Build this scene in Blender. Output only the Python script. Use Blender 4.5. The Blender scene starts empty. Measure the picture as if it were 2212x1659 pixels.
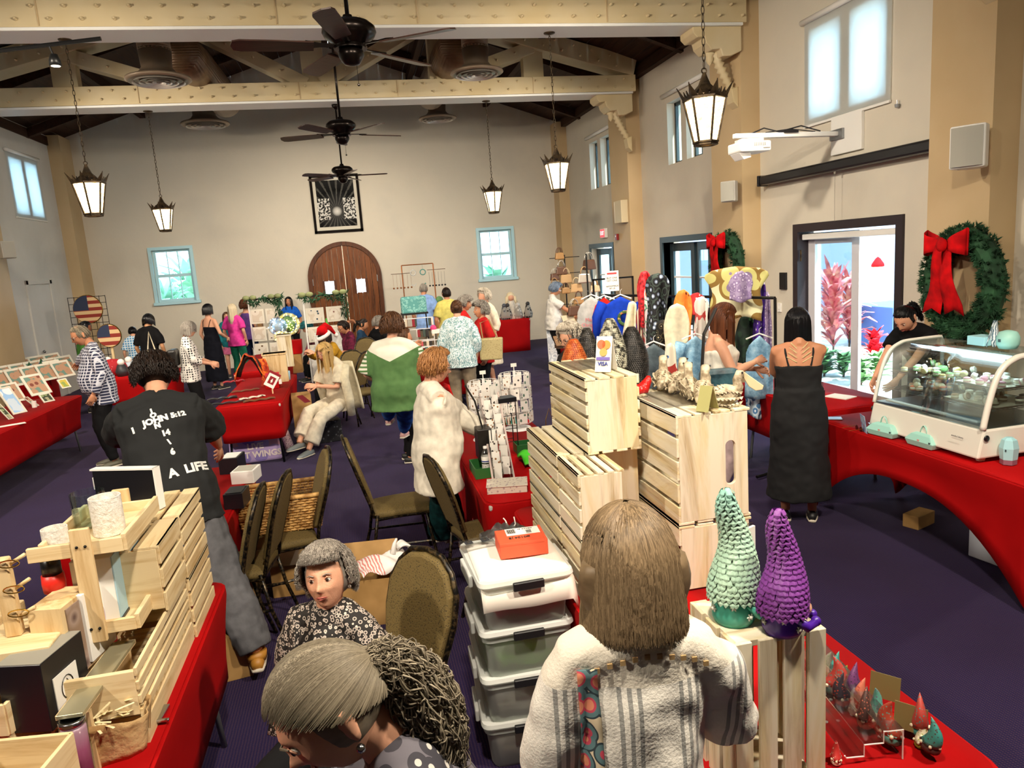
import bpy,bmesh,math,random
import numpy as np
from mathutils import Vector,Matrix,noise
from mathutils.bvhtree import BVHTree
C=bpy.context.scene.collection
SC=bpy.context.scene
R=math.radians
# ---------------------------------------------------------------- camera
F_PX,PITCH,YAW,ROLL,CH=1578.0,R(9.92),R(11.5),R(-4.06),2.2
_f=Vector((math.sin(YAW)*math.cos(PITCH),math.cos(YAW)*math.cos(PITCH),-math.sin(PITCH)))
_r0=Vector((math.cos(YAW),-math.sin(YAW),0));_u0=_r0.cross(_f)
_r=_r0*math.cos(ROLL) + _u0*math.sin(ROLL);_u=_u0*math.cos(ROLL) - _r0*math.sin(ROLL)
CAMP=Vector((0,0,CH))
cd=bpy.data.cameras.new('camera');cam=bpy.data.objects.new('camera',cd);C.objects.link(cam)
cam.matrix_world=Matrix(((_r.x,_u.x,-_f.x,0),(_r.y,_u.y,-_f.y,0),(_r.z,_u.z,-_f.z,CH),(0,0,0,1)))
cd.sensor_width=36;cd.lens=F_PX*36/2212;cd.clip_start=0.05;cd.clip_end=300
SC.camera=cam
# ---------------------------------------------------------------- light, exposure
w=bpy.data.worlds.new('daylight');SC.world=w;w.use_nodes=True
bg=w.node_tree.nodes['Background'];bg.inputs[0].default_value=(0.62,0.84,1.0,1);bg.inputs[1].default_value=6.0
def lamp(kind,name,loc,energy,color,size=0.1,target=None,spot=None,blend=0.6):
    d=bpy.data.lights.new(name,kind);d.energy=energy;d.color=color
    if kind== 'SPOT': d.spot_size=R(spot or 90);d.spot_blend=blend
    if kind in ('SPOT','POINT'): d.shadow_soft_size=size
    if kind== 'SUN': d.angle=R(1.0)
    o=bpy.data.objects.new(name,d);C.objects.link(o);o.location=loc
    if target is not None:
        o.rotation_euler=(Vector(target)-Vector(loc)).to_track_quat('-Z','Y').to_euler()
    return o
lamp('SUN','sun',(12,-8,18),16.0,(1.0,0.94,0.84),target=(5.5,8.6,0))
WARM=(1.0,0.87,0.70)
# wide track spots, mostly added as fill; one head is in view at left
for (x,y,tx,ty,e) in [(-3.2,0.9,-1.2,4.2,430),(2.6,0.9,0.6,4.4,460),(-4.4,6.2,-0.5,9.5,420),(4.0,6.2,1.6,9.6,420),
                          (-4.4,10.3,-1.2,14.5,420),(4.0,10.3,1.6,14.4,380),(0.2,0.7,1.6,5.0,420),(-0.3,14.3,-0.3,18.2,300),(0.8,6.2,5.0,9.5,330),(-0.8,6.2,-5.6,9.5,260)]:
    lamp('SPOT','track_fill_lamp',(x,y,4.55),e*1.25,WARM,0.12,(tx,ty,0.6),125,0.9)
SC.view_settings.view_transform='Standard';SC.view_settings.look='None'
SC.view_settings.gamma=1.0;SC.view_settings.use_curve_mapping=False
SC.view_settings.exposure=0.45
cy=SC.cycles
cy.max_bounces=6;cy.diffuse_bounces=4;cy.glossy_bounces=2;cy.transmission_bounces=4;cy.transparent_max_bounces=10
cy.caustics_reflective=False;cy.caustics_refractive=False;cy.sample_clamp_indirect=4.0
cy.use_denoising=True;cy.use_adaptive_sampling=True;cy.adaptive_threshold=0.02
# ---------------------------------------------------------------- pixel -> point in the room (a real plane decides the distance)
def _ray(px,py): return _r*((px-1106)/F_PX) - _u*((py-829.5)/F_PX) + _f
def _pl(px,py,ax,v):
    d=_ray(px,py);return CAMP + d*((v-CAMP[ax])/d[ax])
def G(px,py,z=0.0): return _pl(px,py,2,z)
def AY(px,py,y): return _pl(px,py,1,y)
def AX(px,py,x): return _pl(px,py,0,x)
# ---------------------------------------------------------------- mesh helpers
def V(*a): return Vector(a)
def rotz(v,a):
    c,s=math.cos(a),math.sin(a);return Vector((v[0]*c-v[1]*s,v[0]*s+v[1]*c,v[2]))
class MB:
    def __init__(s): s.v=[];s.f=[];s.mi=[];s.cur=0
    def m(s,i): s.cur=i;return s
    def add(s,vs,fs):
        n=len(s.v);s.v += [tuple(x) for x in vs]
        for f in fs: s.f.append(tuple(i+n for i in f));s.mi.append(s.cur)
        return s
    def box(s,c,size,rz=0.0,M=None,taper=1.0):
        x,y,z=[k/2 for k in size];c=Vector(c);vs=[]
        for sz in (-1,1):
            t=taper if sz> 0 else 1.0
            for sx,sy in ((-1,-1),(1,-1),(1,1),(-1,1)):
                p=Vector((sx*x*t,sy*y*t,sz*z))
                if M is not None: p=M @ p
                if rz: p=rotz(p,rz)
                vs.append(p+c)
        return s.add(vs,[(3,2,1,0),(4,5,6,7),(0,1,5,4),(1,2,6,5),(2,3,7,6),(3,0,4,7)])
    def b2(s,p,q):
        p=Vector(p);q=Vector(q);return s.box((p+q)/2,[abs(a) for a in (q-p)])
    def bar(s,p,q,wd,ht,up=(0,0,1)):
        p=Vector(p);q=Vector(q);d=(q-p);L=d.length;d.normalize();up=Vector(up)
        if abs(d.dot(up))> 0.99: up=Vector((0,1,0))
        sd=d.cross(up).normalized();u2=sd.cross(d)
        M=Matrix((sd,d,u2)).transposed()
        return s.box((p+q)/2,(wd,L,ht),M=M)
    def rings(s,rs,cap=True,close=False):
        n=len(rs[0]);b=len(s.v);vs=[p for r in rs for p in r];fs=[]
        for i in range(len(rs)-1 + (1 if close else 0)):
            j=(i+1) % len(rs)
            for k in range(n):
                k2=(k+1) % n;fs.append((i*n+k,i*n+k2,j*n+k2,j*n+k))
        if cap and not close:
            fs.append(tuple(range(n-1,-1,-1)));fs.append(tuple((len(rs)-1)*n+k for k in range(n)))
        return s.add(vs,fs)
    def tube(s,path,rad,n=8,cap=True,side=None,close=False):
        path=[Vector(p) for p in path];m=len(path);rs=[]
        if not isinstance(rad,(list,tuple)): rad=[rad]*m
        prev=None
        for i,p in enumerate(path):
            if close: t=(path[(i+1) % m]-path[i-1])
            else: t=(path[min(i+1,m-1)]-path[max(i-1,0)])
            if t.length< 1e-9: t=Vector((0,0,1))
            t.normalize()
            if side is not None: a=Vector(side)
            elif prev is not None: a=prev
            else: a=Vector((1,0,0)) if abs(t.x)< 0.8 else Vector((0,1,0))
            a=(a-t*a.dot(t))
            if a.length< 1e-6: a=t.orthogonal()
            a.normalize();prev=a;b=t.cross(a)
            r=rad[i];rx,ry=(r if isinstance(r,(list,tuple)) else (r,r))
            rs.append([p+a*(rx*math.cos(2*math.pi*k/n))+b*(ry*math.sin(2*math.pi*k/n)) for k in range(n)])
        return s.rings(rs,cap and not close,close)
    def lathe(s,prof,n=20,c=(0,0,0),cap=True,sx=1.0,sy=1.0):
        c=Vector(c)
        rs=[[c+Vector((r*sx*math.cos(2*math.pi*k/n),r*sy*math.sin(2*math.pi*k/n),z)) for k in range(n)] for r,z in prof]
        return s.rings(rs,cap)
    def ball(s,c,r,n=12,m=8):
        if not isinstance(r,(list,tuple)): r=(r,r,r)
        c=Vector(c);rs=[]
        for i in range(m+1):
            th=math.pi*(0.02+0.96*i/m);rs.append([c+Vector((r[0]*math.sin(th)*math.cos(2*math.pi*k/n),r[1]*math.sin(th)*math.sin(2*math.pi*k/n),-r[2]*math.cos(th))) for k in range(n)])
        return s.rings(rs)
    def prism(s,poly,off):
        n=len(poly);off=Vector(off);poly=[Vector(p) for p in poly]
        vs=poly+[p+off for p in poly]
        fs=[tuple(range(n-1,-1,-1)),tuple(range(n,2*n))]+[(k,(k+1) % n,(k+1) % n+n,k+n) for k in range(n)]
        return s.add(vs,fs)
    def sheet(s,fn,nu,nv,th=0.0,close_u=False):
        """surface fn(u,v)->point on a grid, given thickness th along its normals"""
        P=[[Vector(fn(i/nu,j/nv)) for j in range(nv+1)] for i in range(nu+1)]
        vs=[p for r in P for p in r];W=nv+1
        fs=[(i*W+j,(i+1)*W+j,(i+1)*W+j+1,i*W+j+1) for i in range(nu) for j in range(nv)]
        if th:
            n0=len(vs);nr=[Vector((0,0,0)) for _ in vs]
            for f in fs:
                a,b,c_,d=[vs[i] for i in f];nn=(c_-a).cross(d-b)
                for i in f: nr[i] += nn
            vs=vs+[p-(q.normalized()*th if q.length> 0 else Vector((0,0,th))) for p,q in zip(vs,nr)]
            fs2=[tuple(reversed([i+n0 for i in f])) for f in fs]
            ed=[]
            for i in range(nu): ed += [(i*W,(i+1)*W),((i+1)*W+nv,i*W+nv)]
            for j in range(nv): ed += [(j+1,j),(nu*W+j,nu*W+j+1)]
            fs=fs+fs2+[(b,a,a+n0,b+n0) for a,b in ed]
        return s.add(vs,fs)
    def xf(s,M):
        s.v=[tuple(M @ Vector(p)) for p in s.v];return s
    def mesh(s,name,mats,smooth=False):
        me=bpy.data.meshes.new(name);me.from_pydata(s.v,[],s.f)
        for m_ in (mats if isinstance(mats,(list,tuple)) else [mats]): me.materials.append(m_)
        if any(s.mi): me.polygons.foreach_set('material_index',s.mi)
        me.update()
        if smooth: me.shade_smooth()
        return me
    def build(s,name,mats,parent=None,smooth=False,bevel=0.0,kind=None,angle=None,fix=False):
        me=s.mesh(name,mats,smooth)
        if fix:
            bm=bmesh.new();bm.from_mesh(me);bmesh.ops.recalc_face_normals(bm,faces=bm.faces);bm.to_mesh(me);bm.free()
        o=bpy.data.objects.new(name,me);C.objects.link(o)
        if parent is not None: o.parent=parent
        if bevel:
            b=o.modifiers.new('bev','BEVEL');b.width=bevel;b.segments=2 if bevel> 0.004 else 1;b.limit_method='ANGLE';b.angle_limit=R(40)
        if smooth and angle: me.set_sharp_from_angle(angle=R(angle))
        if kind: o['kind']=kind
        return o
def tag(o,label,cat,group=None):
    o['label']=label;o['category']=cat
    if group: o['group']=group
    return o
def thing(name,label,cat,loc=(0,0,0),rz=0.0,group=None):
    o=bpy.data.objects.new(name,None);C.objects.link(o);o.location=loc;o.rotation_euler=(0,0,rz);o.empty_display_size=0.1
    return tag(o,label,cat,group)
def solo(mb,name,label,cat,mats,loc=(0,0,0),rz=0.0,group=None,**k):
    o=mb.build(name,mats,**k);o.location=loc;o.rotation_euler=(0,0,rz);return tag(o,label,cat,group)
def inst(src,name,parent=None,loc=(0,0,0),rot=(0,0,0),scale=None):
    o=bpy.data.objects.new(name,src.data);C.objects.link(o);o.parent=parent;o.location=loc;o.rotation_euler=rot
    if scale: o.scale=scale
    for m_ in src.modifiers:
        if m_.type== 'BEVEL':
            b=o.modifiers.new('bev','BEVEL');b.width=m_.width;b.segments=m_.segments;b.limit_method='ANGLE';b.angle_limit=m_.angle_limit
    return o
def dup(o,loc=None,rz=None,label=None,group=None,parent=None,kids=None):
    c=o.copy();C.objects.link(c)
    if parent is not None: c.parent=parent
    if loc is not None: c.location=loc
    if rz is not None: c.rotation_euler=(0,0,rz)
    if label: c['label']=label
    if group: c['group']=group
    for ch in list(o.children): dup(ch,parent=c)
    return c
def structure(o): o['kind']='structure';return o
def text_mesh(txt,size,ext=0.002,bold=0.0,sub=0,align='CENTER',shear=0.0):
    cu=bpy.data.curves.new('t','FONT');cu.body=txt;cu.size=size;cu.extrude=ext;cu.offset=bold;cu.align_x=align;cu.align_y='CENTER';cu.shear=shear
    cu.resolution_u=2
    o=bpy.data.objects.new('t',cu);C.objects.link(o);dg=bpy.context.evaluated_depsgraph_get()
    me=bpy.data.meshes.new_from_object(o.evaluated_get(dg));bpy.data.objects.remove(o);bpy.data.curves.remove(cu)
    return me
def writing(txt,size,mat,parent,M,name='lettering',ext=0.001,bold=0.0):
    """flat lettering; M maps the text plane (x right, y up, z out) into the parent's space"""
    me=text_mesh(txt,size,ext,bold);me.transform(M);me.materials.clear();me.materials.append(mat)
    o=bpy.data.objects.new(name,me);C.objects.link(o);o.parent=parent;return o
def FR(o,x,y,z=None):
    """matrix of a frame with origin o and axes x (right), y (up)"""
    x=Vector(x).normalized();y=Vector(y);y=(y-x*y.dot(x)).normalized();z=x.cross(y)
    M=Matrix((x,y,z)).transposed().to_4x4();M.translation=Vector(o);return M
# ---------------------------------------------------------------- materials
_M={}
def srgb(h):
    if isinstance(h,str):
        h=h.lstrip('#');h=[int(h[i:i+2],16)/255 for i in (0,2,4)]
    return tuple(((c/12.92) if c <= 0.04045 else ((c+0.055)/1.055)**2.4) for c in h)+(1.0,)
class NT:
    def __init__(s,m): s.m=m;s.t=m.node_tree;s.n=s.t.nodes;s.l=s.t.links;s.b=s.n['Principled BSDF']
    def new(s,t,**k):
        n=s.n.new(t)
        for a,b in k.items(): setattr(n,a,b)
        return n
    def ln(s,a,b): s.l.new(a,b)
    def coord(s,scale=(1,1,1),rot=(0,0,0),kind='Object'):
        c=s.new('ShaderNodeTexCoord');mp=s.new('ShaderNodeMapping');mp.inputs['Scale'].default_value=scale;mp.inputs['Rotation'].default_value=rot
        s.ln(c.outputs[kind],mp.inputs[0]);return mp.outputs[0]
    def noise(s,vec,scale=5,detail=3,rough=0.5,dist=0.0):
        n=s.new('ShaderNodeTexNoise');n.inputs['Scale'].default_value=scale;n.inputs['Detail'].default_value=detail;n.inputs['Roughness'].default_value=rough
        n.inputs['Distortion'].default_value=dist;s.ln(vec,n.inputs['Vector']);return n.outputs['Fac']
    def voro(s,vec,scale=5,feat='F1',out='Distance',rand=1.0):
        n=s.new('ShaderNodeTexVoronoi',feature=feat);n.inputs['Scale'].default_value=scale;n.inputs['Randomness'].default_value=rand
        s.ln(vec,n.inputs['Vector']);return n.outputs[out]
    def wave(s,vec,scale=5,dist=0.0,dirn='X',prof='SIN'):
        n=s.new('ShaderNodeTexWave',bands_direction=dirn,wave_profile=prof);n.inputs['Scale'].default_value=scale;n.inputs['Distortion'].default_value=dist
        s.ln(vec,n.inputs['Vector']);return n.outputs['Fac']
    def ramp(s,fac,stops,interp='LINEAR'):
        r=s.new('ShaderNodeValToRGB');r.color_ramp.interpolation=interp;e=r.color_ramp.elements
        while len(e)> 1: e.remove(e[0])
        e[0].position=stops[0][0];e[0].color=srgb(stops[0][1])
        for p,c in stops[1:]: x=e.new(p);x.color=srgb(c)
        s.ln(fac,r.inputs[0]);return r.outputs[0]
    def mix(s,fac,a,b,mode='MIX'):
        m=s.new('ShaderNodeMix',data_type='RGBA',blend_type=mode)
        if isinstance(fac,(int,float)): m.inputs[0].default_value=fac
        else: s.ln(fac,m.inputs[0])
        for i,x in ((6,a),(7,b)):
            if isinstance(x,(str,tuple,list)): m.inputs[i].default_value=srgb(x)
            else: s.ln(x,m.inputs[i])
        return m.outputs[2]
    def math(s,op,a,b=0.0,c=None):
        m=s.new('ShaderNodeMath',operation=op)
        for i,x in enumerate((a,b)+((c,) if c is not None else ())):
            if isinstance(x,(int,float)): m.inputs[i].default_value=x
            else: s.ln(x,m.inputs[i])
        return m.outputs[0]
    def sep(s,vec):
        n=s.new('ShaderNodeSeparateXYZ');s.ln(vec,n.inputs[0]);return n.outputs
    def col(s,x): s.ln(x,s.b.inputs['Base Color'])
    def bump(s,h,strength=0.3,dist=0.01):
        b=s.new('ShaderNodeBump');b.inputs['Strength'].default_value=strength;b.inputs['Distance'].default_value=dist
        s.ln(h,b.inputs['Height']);s.ln(b.outputs[0],s.b.inputs['Normal'])
def M0(name,color='#888888',rough=0.6,metal=0.0,spec=None,fn=None,sheen=0.0,alpha=None,trans=None,emit=None,es=1.0):
    if name in _M: return _M[name]
    m=bpy.data.materials.new(name);m.use_nodes=True;t=NT(m);b=t.b
    b.inputs['Base Color'].default_value=srgb(color);b.inputs['Roughness'].default_value=rough;b.inputs['Metallic'].default_value=metal
    if spec is not None: b.inputs['Specular IOR Level'].default_value=spec
    if sheen: b.inputs['Sheen Weight'].default_value=sheen
    if alpha is not None: b.inputs['Alpha'].default_value=alpha
    if trans is not None: b.inputs['Transmission Weight'].default_value=trans
    if emit: b.inputs['Emission Color'].default_value=srgb(emit);b.inputs['Emission Strength'].default_value=es
    if fn: fn(t)
    _M[name]=m;return m
def cloth(name,color,var=0.05,scale=18.0,rough=0.9,weave=0.25):
    """plain woven or knitted fabric"""
    def fn(t):
        v=t.coord();n=t.noise(v,scale,3);c=srgb(color)
        dk='#%02x%02x%02x' % tuple(int(255*max(0,x)*(1-var*1.6)) for x in _hex(color));lt='#%02x%02x%02x' % tuple(int(255*min(1,x*(1+var))) for x in _hex(color))
        t.col(t.ramp(n,[(0.3,dk),(0.7,lt)]));t.bump(t.noise(v,180,2),weave,0.002)
    return M0(name,color,rough,fn=fn,spec=0.2)
def _hex(h): h=h.lstrip('#');return [int(h[i:i+2],16)/255 for i in (0,2,4)]
def woodm(name,lt,dk,axis='Z',scale=1.0,wash=None,rough=0.65):
    def fn(t):
        s={'X': (1.2,14,14),'Y': (14,1.2,14),'Z': (14,14,1.2)}[axis];oi=t.new('ShaderNodeObjectInfo')
        c=t.new('ShaderNodeTexCoord');ad=t.new('ShaderNodeVectorMath',operation='ADD');t.ln(c.outputs['Object'],ad.inputs[0])
        sc=t.new('ShaderNodeVectorMath',operation='SCALE');cmb=t.new('ShaderNodeCombineXYZ');t.ln(oi.outputs['Random'],cmb.inputs[0]);t.ln(oi.outputs['Random'],cmb.inputs[1]);t.ln(oi.outputs['Random'],cmb.inputs[2])
        t.ln(cmb.outputs[0],sc.inputs[0]);sc.inputs['Scale'].default_value=17.0;t.ln(sc.outputs[0],ad.inputs[1])
        mp=t.new('ShaderNodeMapping');mp.inputs['Scale'].default_value=[q*scale for q in s];t.ln(ad.outputs[0],mp.inputs[0]);v=mp.outputs[0]
        n=t.noise(v,1.6,6,0.6,0.6);g=t.ramp(n,[(0.28,dk),(0.52,lt),(0.8,lt)])
        if wash:
            n2=t.noise(v,0.55,5,0.7,1.2);g=t.mix(t.math('MULTIPLY',t.ramp(n2,[(0.40,'#000000'),(0.56,'#ffffff')]),0.9),g,wash)
        t.col(g);t.bump(n,0.25,0.003)
    return M0(name,lt,rough,fn=fn,spec=0.25)
def fn_wall(c1,c2,c3):
    def fn(t):
        v=t.coord();n=t.noise(v,0.55,4,0.6);n2=t.noise(v,2.7,5,0.6)
        t.col(t.mix(t.math('MULTIPLY',n2,0.35),t.ramp(n,[(0.3,c1),(0.55,c2),(0.75,c3)]),c3));t.bump(t.noise(v,7,5,0.6),0.25,0.02)
    return fn
wall_m=M0('cream_plaster','#d8cdb4',0.85,fn=fn_wall('#cfc8b8','#d5cdbc','#c9c3b6'),spec=0.2)
wallL_m=M0('cool_white_plaster','#d5d3cc',0.85,fn=fn_wall('#d0cdc6','#d8d6d0','#cbc8c0'),spec=0.2)
tan_m=M0('tan_paint','#cbb083',0.55,fn=lambda t: (t.col(t.ramp(t.noise(t.coord(),1.3,4),[(0.3,'#bfa67e'),(0.7,'#c8b08a')])),t.bump(t.noise(t.coord(),9,4),0.12,0.01)),spec=0.3)
trussp_m=M0('cream_truss_paint','#d6c194',0.5,fn=lambda t: (t.col(t.ramp(t.noise(t.coord(),2.0,3),[(0.3,'#cdb98e'),(0.7,'#d6c6a2')])),None),spec=0.35)
white_m=M0('white_paint','#e6e6e2',0.45)
dkwood_m=woodm('dark_roof_boards','#3d2618','#22140c','Y',0.5,rough=0.7)
def _carpet(t):
    v=t.coord();n=t.noise(v,0.8,3);w1=t.wave(t.coord((1,1,1)),22,1.2,'X');w2=t.wave(t.coord(),30,1.5,'Y')
    base=t.ramp(n,[(0.3,'#1c1738'),(0.7,'#262048')]);ck=t.math('MULTIPLY',w1,w2)
    t.col(t.mix(t.math('MULTIPLY',ck,0.55),base,'#5c4048'));t.bump(t.math('ADD',ck,t.noise(v,160,2)),0.4,0.006)
carpet_m=M0('indigo_carpet','#2c2850',0.95,fn=_carpet,spec=0.08,sheen=0.04)
red_m=M0('red_stretch_cloth','#c30a0e',0.75,fn=lambda t: (t.col(t.ramp(t.noise(t.coord(),2.2,3),[(0.3,'#9a0406'),(0.7,'#ac0609')])),t.bump(t.noise(t.coord(),240,1),0.1,0.001)),spec=0.12)
black_m=M0('black_metal','#121212',0.4,0.3)
bronze_m=M0('aged_bronze','#33291e',0.42,0.75,fn=lambda t: t.col(t.ramp(t.noise(t.coord(),14,4),[(0.35,'#241c14'),(0.7,'#5a4a34')])))
chrome_m=M0('polished_steel','#b9bcc0',0.2,1.0)
steel_m=M0('brushed_steel','#9a9da0',0.38,0.9)
greym=M0('grey_plastic','#b9b6ae',0.5)
whitepl=M0('white_plastic','#ecebe6',0.4)
blackpl=M0('black_plastic','#15151a',0.35)
paper_m=M0('white_card','#f0ede4',0.7)
duct_m=M0('brown_painted_duct','#6e5238',0.4,0.25,fn=lambda t: (t.col(t.ramp(t.noise(t.coord(),4,4),[(0.3,'#60452e'),(0.7,'#84664a')])),t.bump(t.wave(t.coord(),9,0,'Z'),0.3,0.01)))
duct2_m=M0('taupe_diffuser','#8b7864',0.4,0.3)
def _glass(name,color,fac,rough=0.02):
    """clear sheet glass or acrylic: mostly see-through with a mirror-like share"""
    if name in _M: return _M[name]
    m=bpy.data.materials.new(name);m.use_nodes=True;t=NT(m);t.n.remove(t.b);out=[n for n in t.n if n.type== 'OUTPUT_MATERIAL'][0]
    tr=t.new('ShaderNodeBsdfTransparent');tr.inputs[0].default_value=srgb(color);gl=t.new('ShaderNodeBsdfGlossy');gl.inputs['Roughness'].default_value=rough
    fr=t.new('ShaderNodeFresnel');fr.inputs[0].default_value=1.45;mx=t.new('ShaderNodeMixShader')
    t.ln(t.math('ADD',t.math('MULTIPLY',fr.outputs[0],0.5),fac),mx.inputs[0]);t.ln(tr.outputs[0],mx.inputs[1]);t.ln(gl.outputs[0],mx.inputs[2]);t.ln(mx.outputs[0],out.inputs[0])
    _M[name]=m;return m
glass_m=_glass('clear_glass','#f2fafa',0.01)
acryl_m=_glass('clear_acrylic','#f6f7f7',0.05,0.1)
film_m=_glass('crinkled_film','#f8f8f8',0.05,0.3)
def _translucent(name,color,mixf=0.6,fn=None,transp=0.0):
    if name in _M: return _M[name]
    m=bpy.data.materials.new(name);m.use_nodes=True;t=NT(m);t.n.remove(t.b);out=[n for n in t.n if n.type== 'OUTPUT_MATERIAL'][0]
    d=t.new('ShaderNodeBsdfDiffuse');tl=t.new('ShaderNodeBsdfTranslucent');d.inputs[0].default_value=srgb(color);tl.inputs[0].default_value=srgb(color)
    mx=t.new('ShaderNodeMixShader');mx.inputs[0].default_value=mixf;t.ln(d.outputs[0],mx.inputs[1]);t.ln(tl.outputs[0],mx.inputs[2]);last=mx
    if transp:
        tr=t.new('ShaderNodeBsdfTransparent');tr.inputs[0].default_value=srgb(color);m2=t.new('ShaderNodeMixShader');m2.inputs[0].default_value=transp
        t.ln(mx.outputs[0],m2.inputs[1]);t.ln(tr.outputs[0],m2.inputs[2]);last=m2
    t.ln(last.outputs[0],out.inputs[0]);_M[name]=m;return m
shade_m=_translucent('roller_shade_cloth','#f4f6f6',0.75,transp=0.22)
bin_m=_translucent('milky_storage_plastic','#eef2ee',0.45,transp=0.55)
binlid_m=_translucent('milky_lid_plastic','#f0f2ee',0.3,transp=0.2)
# ================================================================ the hall
XL,XR,YF,YB=-6.1,5.5,18.6,-3.0      # left, right, far and back walls
EAVE,SLOPE,XC=5.42,0.335,-0.3
RIDGE=EAVE+SLOPE*5.8
structure(MB().b2((XL-.4,YB-.4,-0.2),(XR+.3,YF+.4,0)).build('floor',carpet_m))
def grid_wall(name,mat,axis,at,th,lo,hi,z0,z1,holes):
    """a wall with rectangular openings; axis = the direction it runs along"""
    us=sorted({lo,hi,*[h[0] for h in holes],*[h[1] for h in holes]});zs=sorted({z0,z1,*[h[2] for h in holes],*[h[3] for h in holes]})
    mb=MB()
    for i in range(len(us)-1):
        j=0
        while j< len(zs)-1:
            def solid(j): 
                u=(us[i]+us[i+1])/2;z=(zs[j]+zs[j+1])/2
                return not any(h[0]< u< h[1] and h[2]< z< h[3] for h in holes)
            if not solid(j): j += 1;continue
            k=j
            while k+1< len(zs)-1 and solid(k+1): k += 1
            if axis== 'x': mb.b2((us[i],at,zs[j]),(us[i+1],at+th,zs[k+1]))
            else: mb.b2((at,us[i],zs[j]),(at+th,us[i+1],zs[k+1]))
            j=k+1
    return structure(mb.build(name,mat))
WL=(-4.52,-3.68,1.70,2.90);WR=(3.20,4.04,1.67,2.88)
wf=grid_wall('wall_far',wall_m,'x',YF,0.3,XL-.4,XR+.3,0,EAVE,[WL,WR])
structure(MB().prism([(XL-.4,YF,EAVE),(XR+.3,YF,EAVE),(XC,YF,RIDGE+.1)],(0,0.3,0)).build('wall_far_gable',wall_m))
D1,D2,D3=(15.15,16.6),(10.75,12.5),(6.65,8.36)
HW3=[(6.86,7.40,3.56,4.52),(7.58,8.13,3.56,4.52)];HW2=[(10.90,11.46,3.55,4.56),(11.64,12.18,3.55,4.56)]
HW1=[(15.1,15.65,3.55,4.56),(15.85,16.4,3.55,4.56)]
grid_wall('wall_right',wall_m,'y',XR,0.3,YB,YF,0,EAVE,[(D1[0],D1[1],-1,2.24),(D2[0],D2[1],-1,2.24),(D3[0],D3[1],-1,2.24)]+HW3+HW2+HW1)
HWL=[(15.85,16.4,3.66,4.68),(16.55,17.1,3.66,4.68)];HWL2=[(6.86,7.40,3.66,4.6),(7.58,8.13,3.66,4.6)];HWL3=[(10.90,11.46,3.66,4.6),(11.64,12.18,3.66,4.6)]
grid_wall('wall_left',wallL_m,'y',XL-.4,0.4,YB,YF,0,EAVE,HWL+HWL2+HWL3)
structure(MB().b2((XL-.4,YB-.3,0),(XR+.3,YB,EAVE)).build('wall_back',wall_m))
structure(MB().prism([(XL-.4,YB-.3,EAVE),(XR+.3,YB-.3,EAVE),(XC,YB-.3,RIDGE+.1)],(0,0.3,0)).build('wall_back_gable',wall_m))
# roof: two slopes of dark boards with purlins beneath
ce=bpy.data.objects.new('ceiling',None);C.objects.link(ce);structure(ce)
for sg,x0 in ((-1,XL-.4),(1,XR+.3)):
    a=V(x0,YB-.3,EAVE-SLOPE*(abs(x0-XC)-5.8));b=V(XC,YB-.3,RIDGE)
    nb=22;
    for k in range(nb):       # boards run the length of the hall; edges stand slightly apart
        p=a.lerp(b,k/nb);q=a.lerp(b,(k+0.97)/nb);u=V(0,0,.06+.008*(k % 2))
        MB().prism([p,q,q+u,p+u],(0,YF-YB+.6,0)).build('roof_board',dkwood_m,ce)
    for k in range(8):
        y=YB+0.9+2.05*k*1.33
        if y> YF-.2: break
        MB().bar(V(x0*0.985,y,a.z-.10),V(XC,y,RIDGE-.08),0.12,0.16).build('rafter',dkwood_m,ce)
    for fx in (0.06,0.36,0.66):
        p=a.lerp(b,fx);MB().b2((p.x-.06,YB,p.z-.2),(p.x+.06,YF,p.z-.02)).build('purlin',dkwood_m,ce)
# pilasters
for (y0,y1) in ((5.27,5.95),(9.25,10.1),(13.4,14.35),(18.12,18.6),(1.3,2.1)):
    structure(MB().b2((XR-.27,y0,0),(XR,y1,EAVE-.05)).build('pilaster',tan_m))
for (y0,y1) in ((5.27,5.95),(9.25,10.1),(13.4,14.45),(17.95,18.6),(1.3,2.1)):
    structure(MB().b2((XL,y0,0),(XL+.25,y1,EAVE+.0)).build('pilaster',tan_m))
for nm,mb in (('baseboard_far',MB().b2((XL+.25,YF-.02,0),(-1.12,YF,.12)).b2((.7,YF-.02,0),(XR-.27,YF,.12))),('baseboard_right',MB().b2((XR-.02,2.1,0),(XR,5.27,.12)).b2((XR-.02,12.6,0),(XR,13.4,.12))),('baseboard_left',MB().b2((XL,14.45,0),(XL+.02,15.6,.12)).b2((XL,6,0),(XL+.02,9.2,.12)))):
    structure(mb.build(nm,wall_m))
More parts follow.
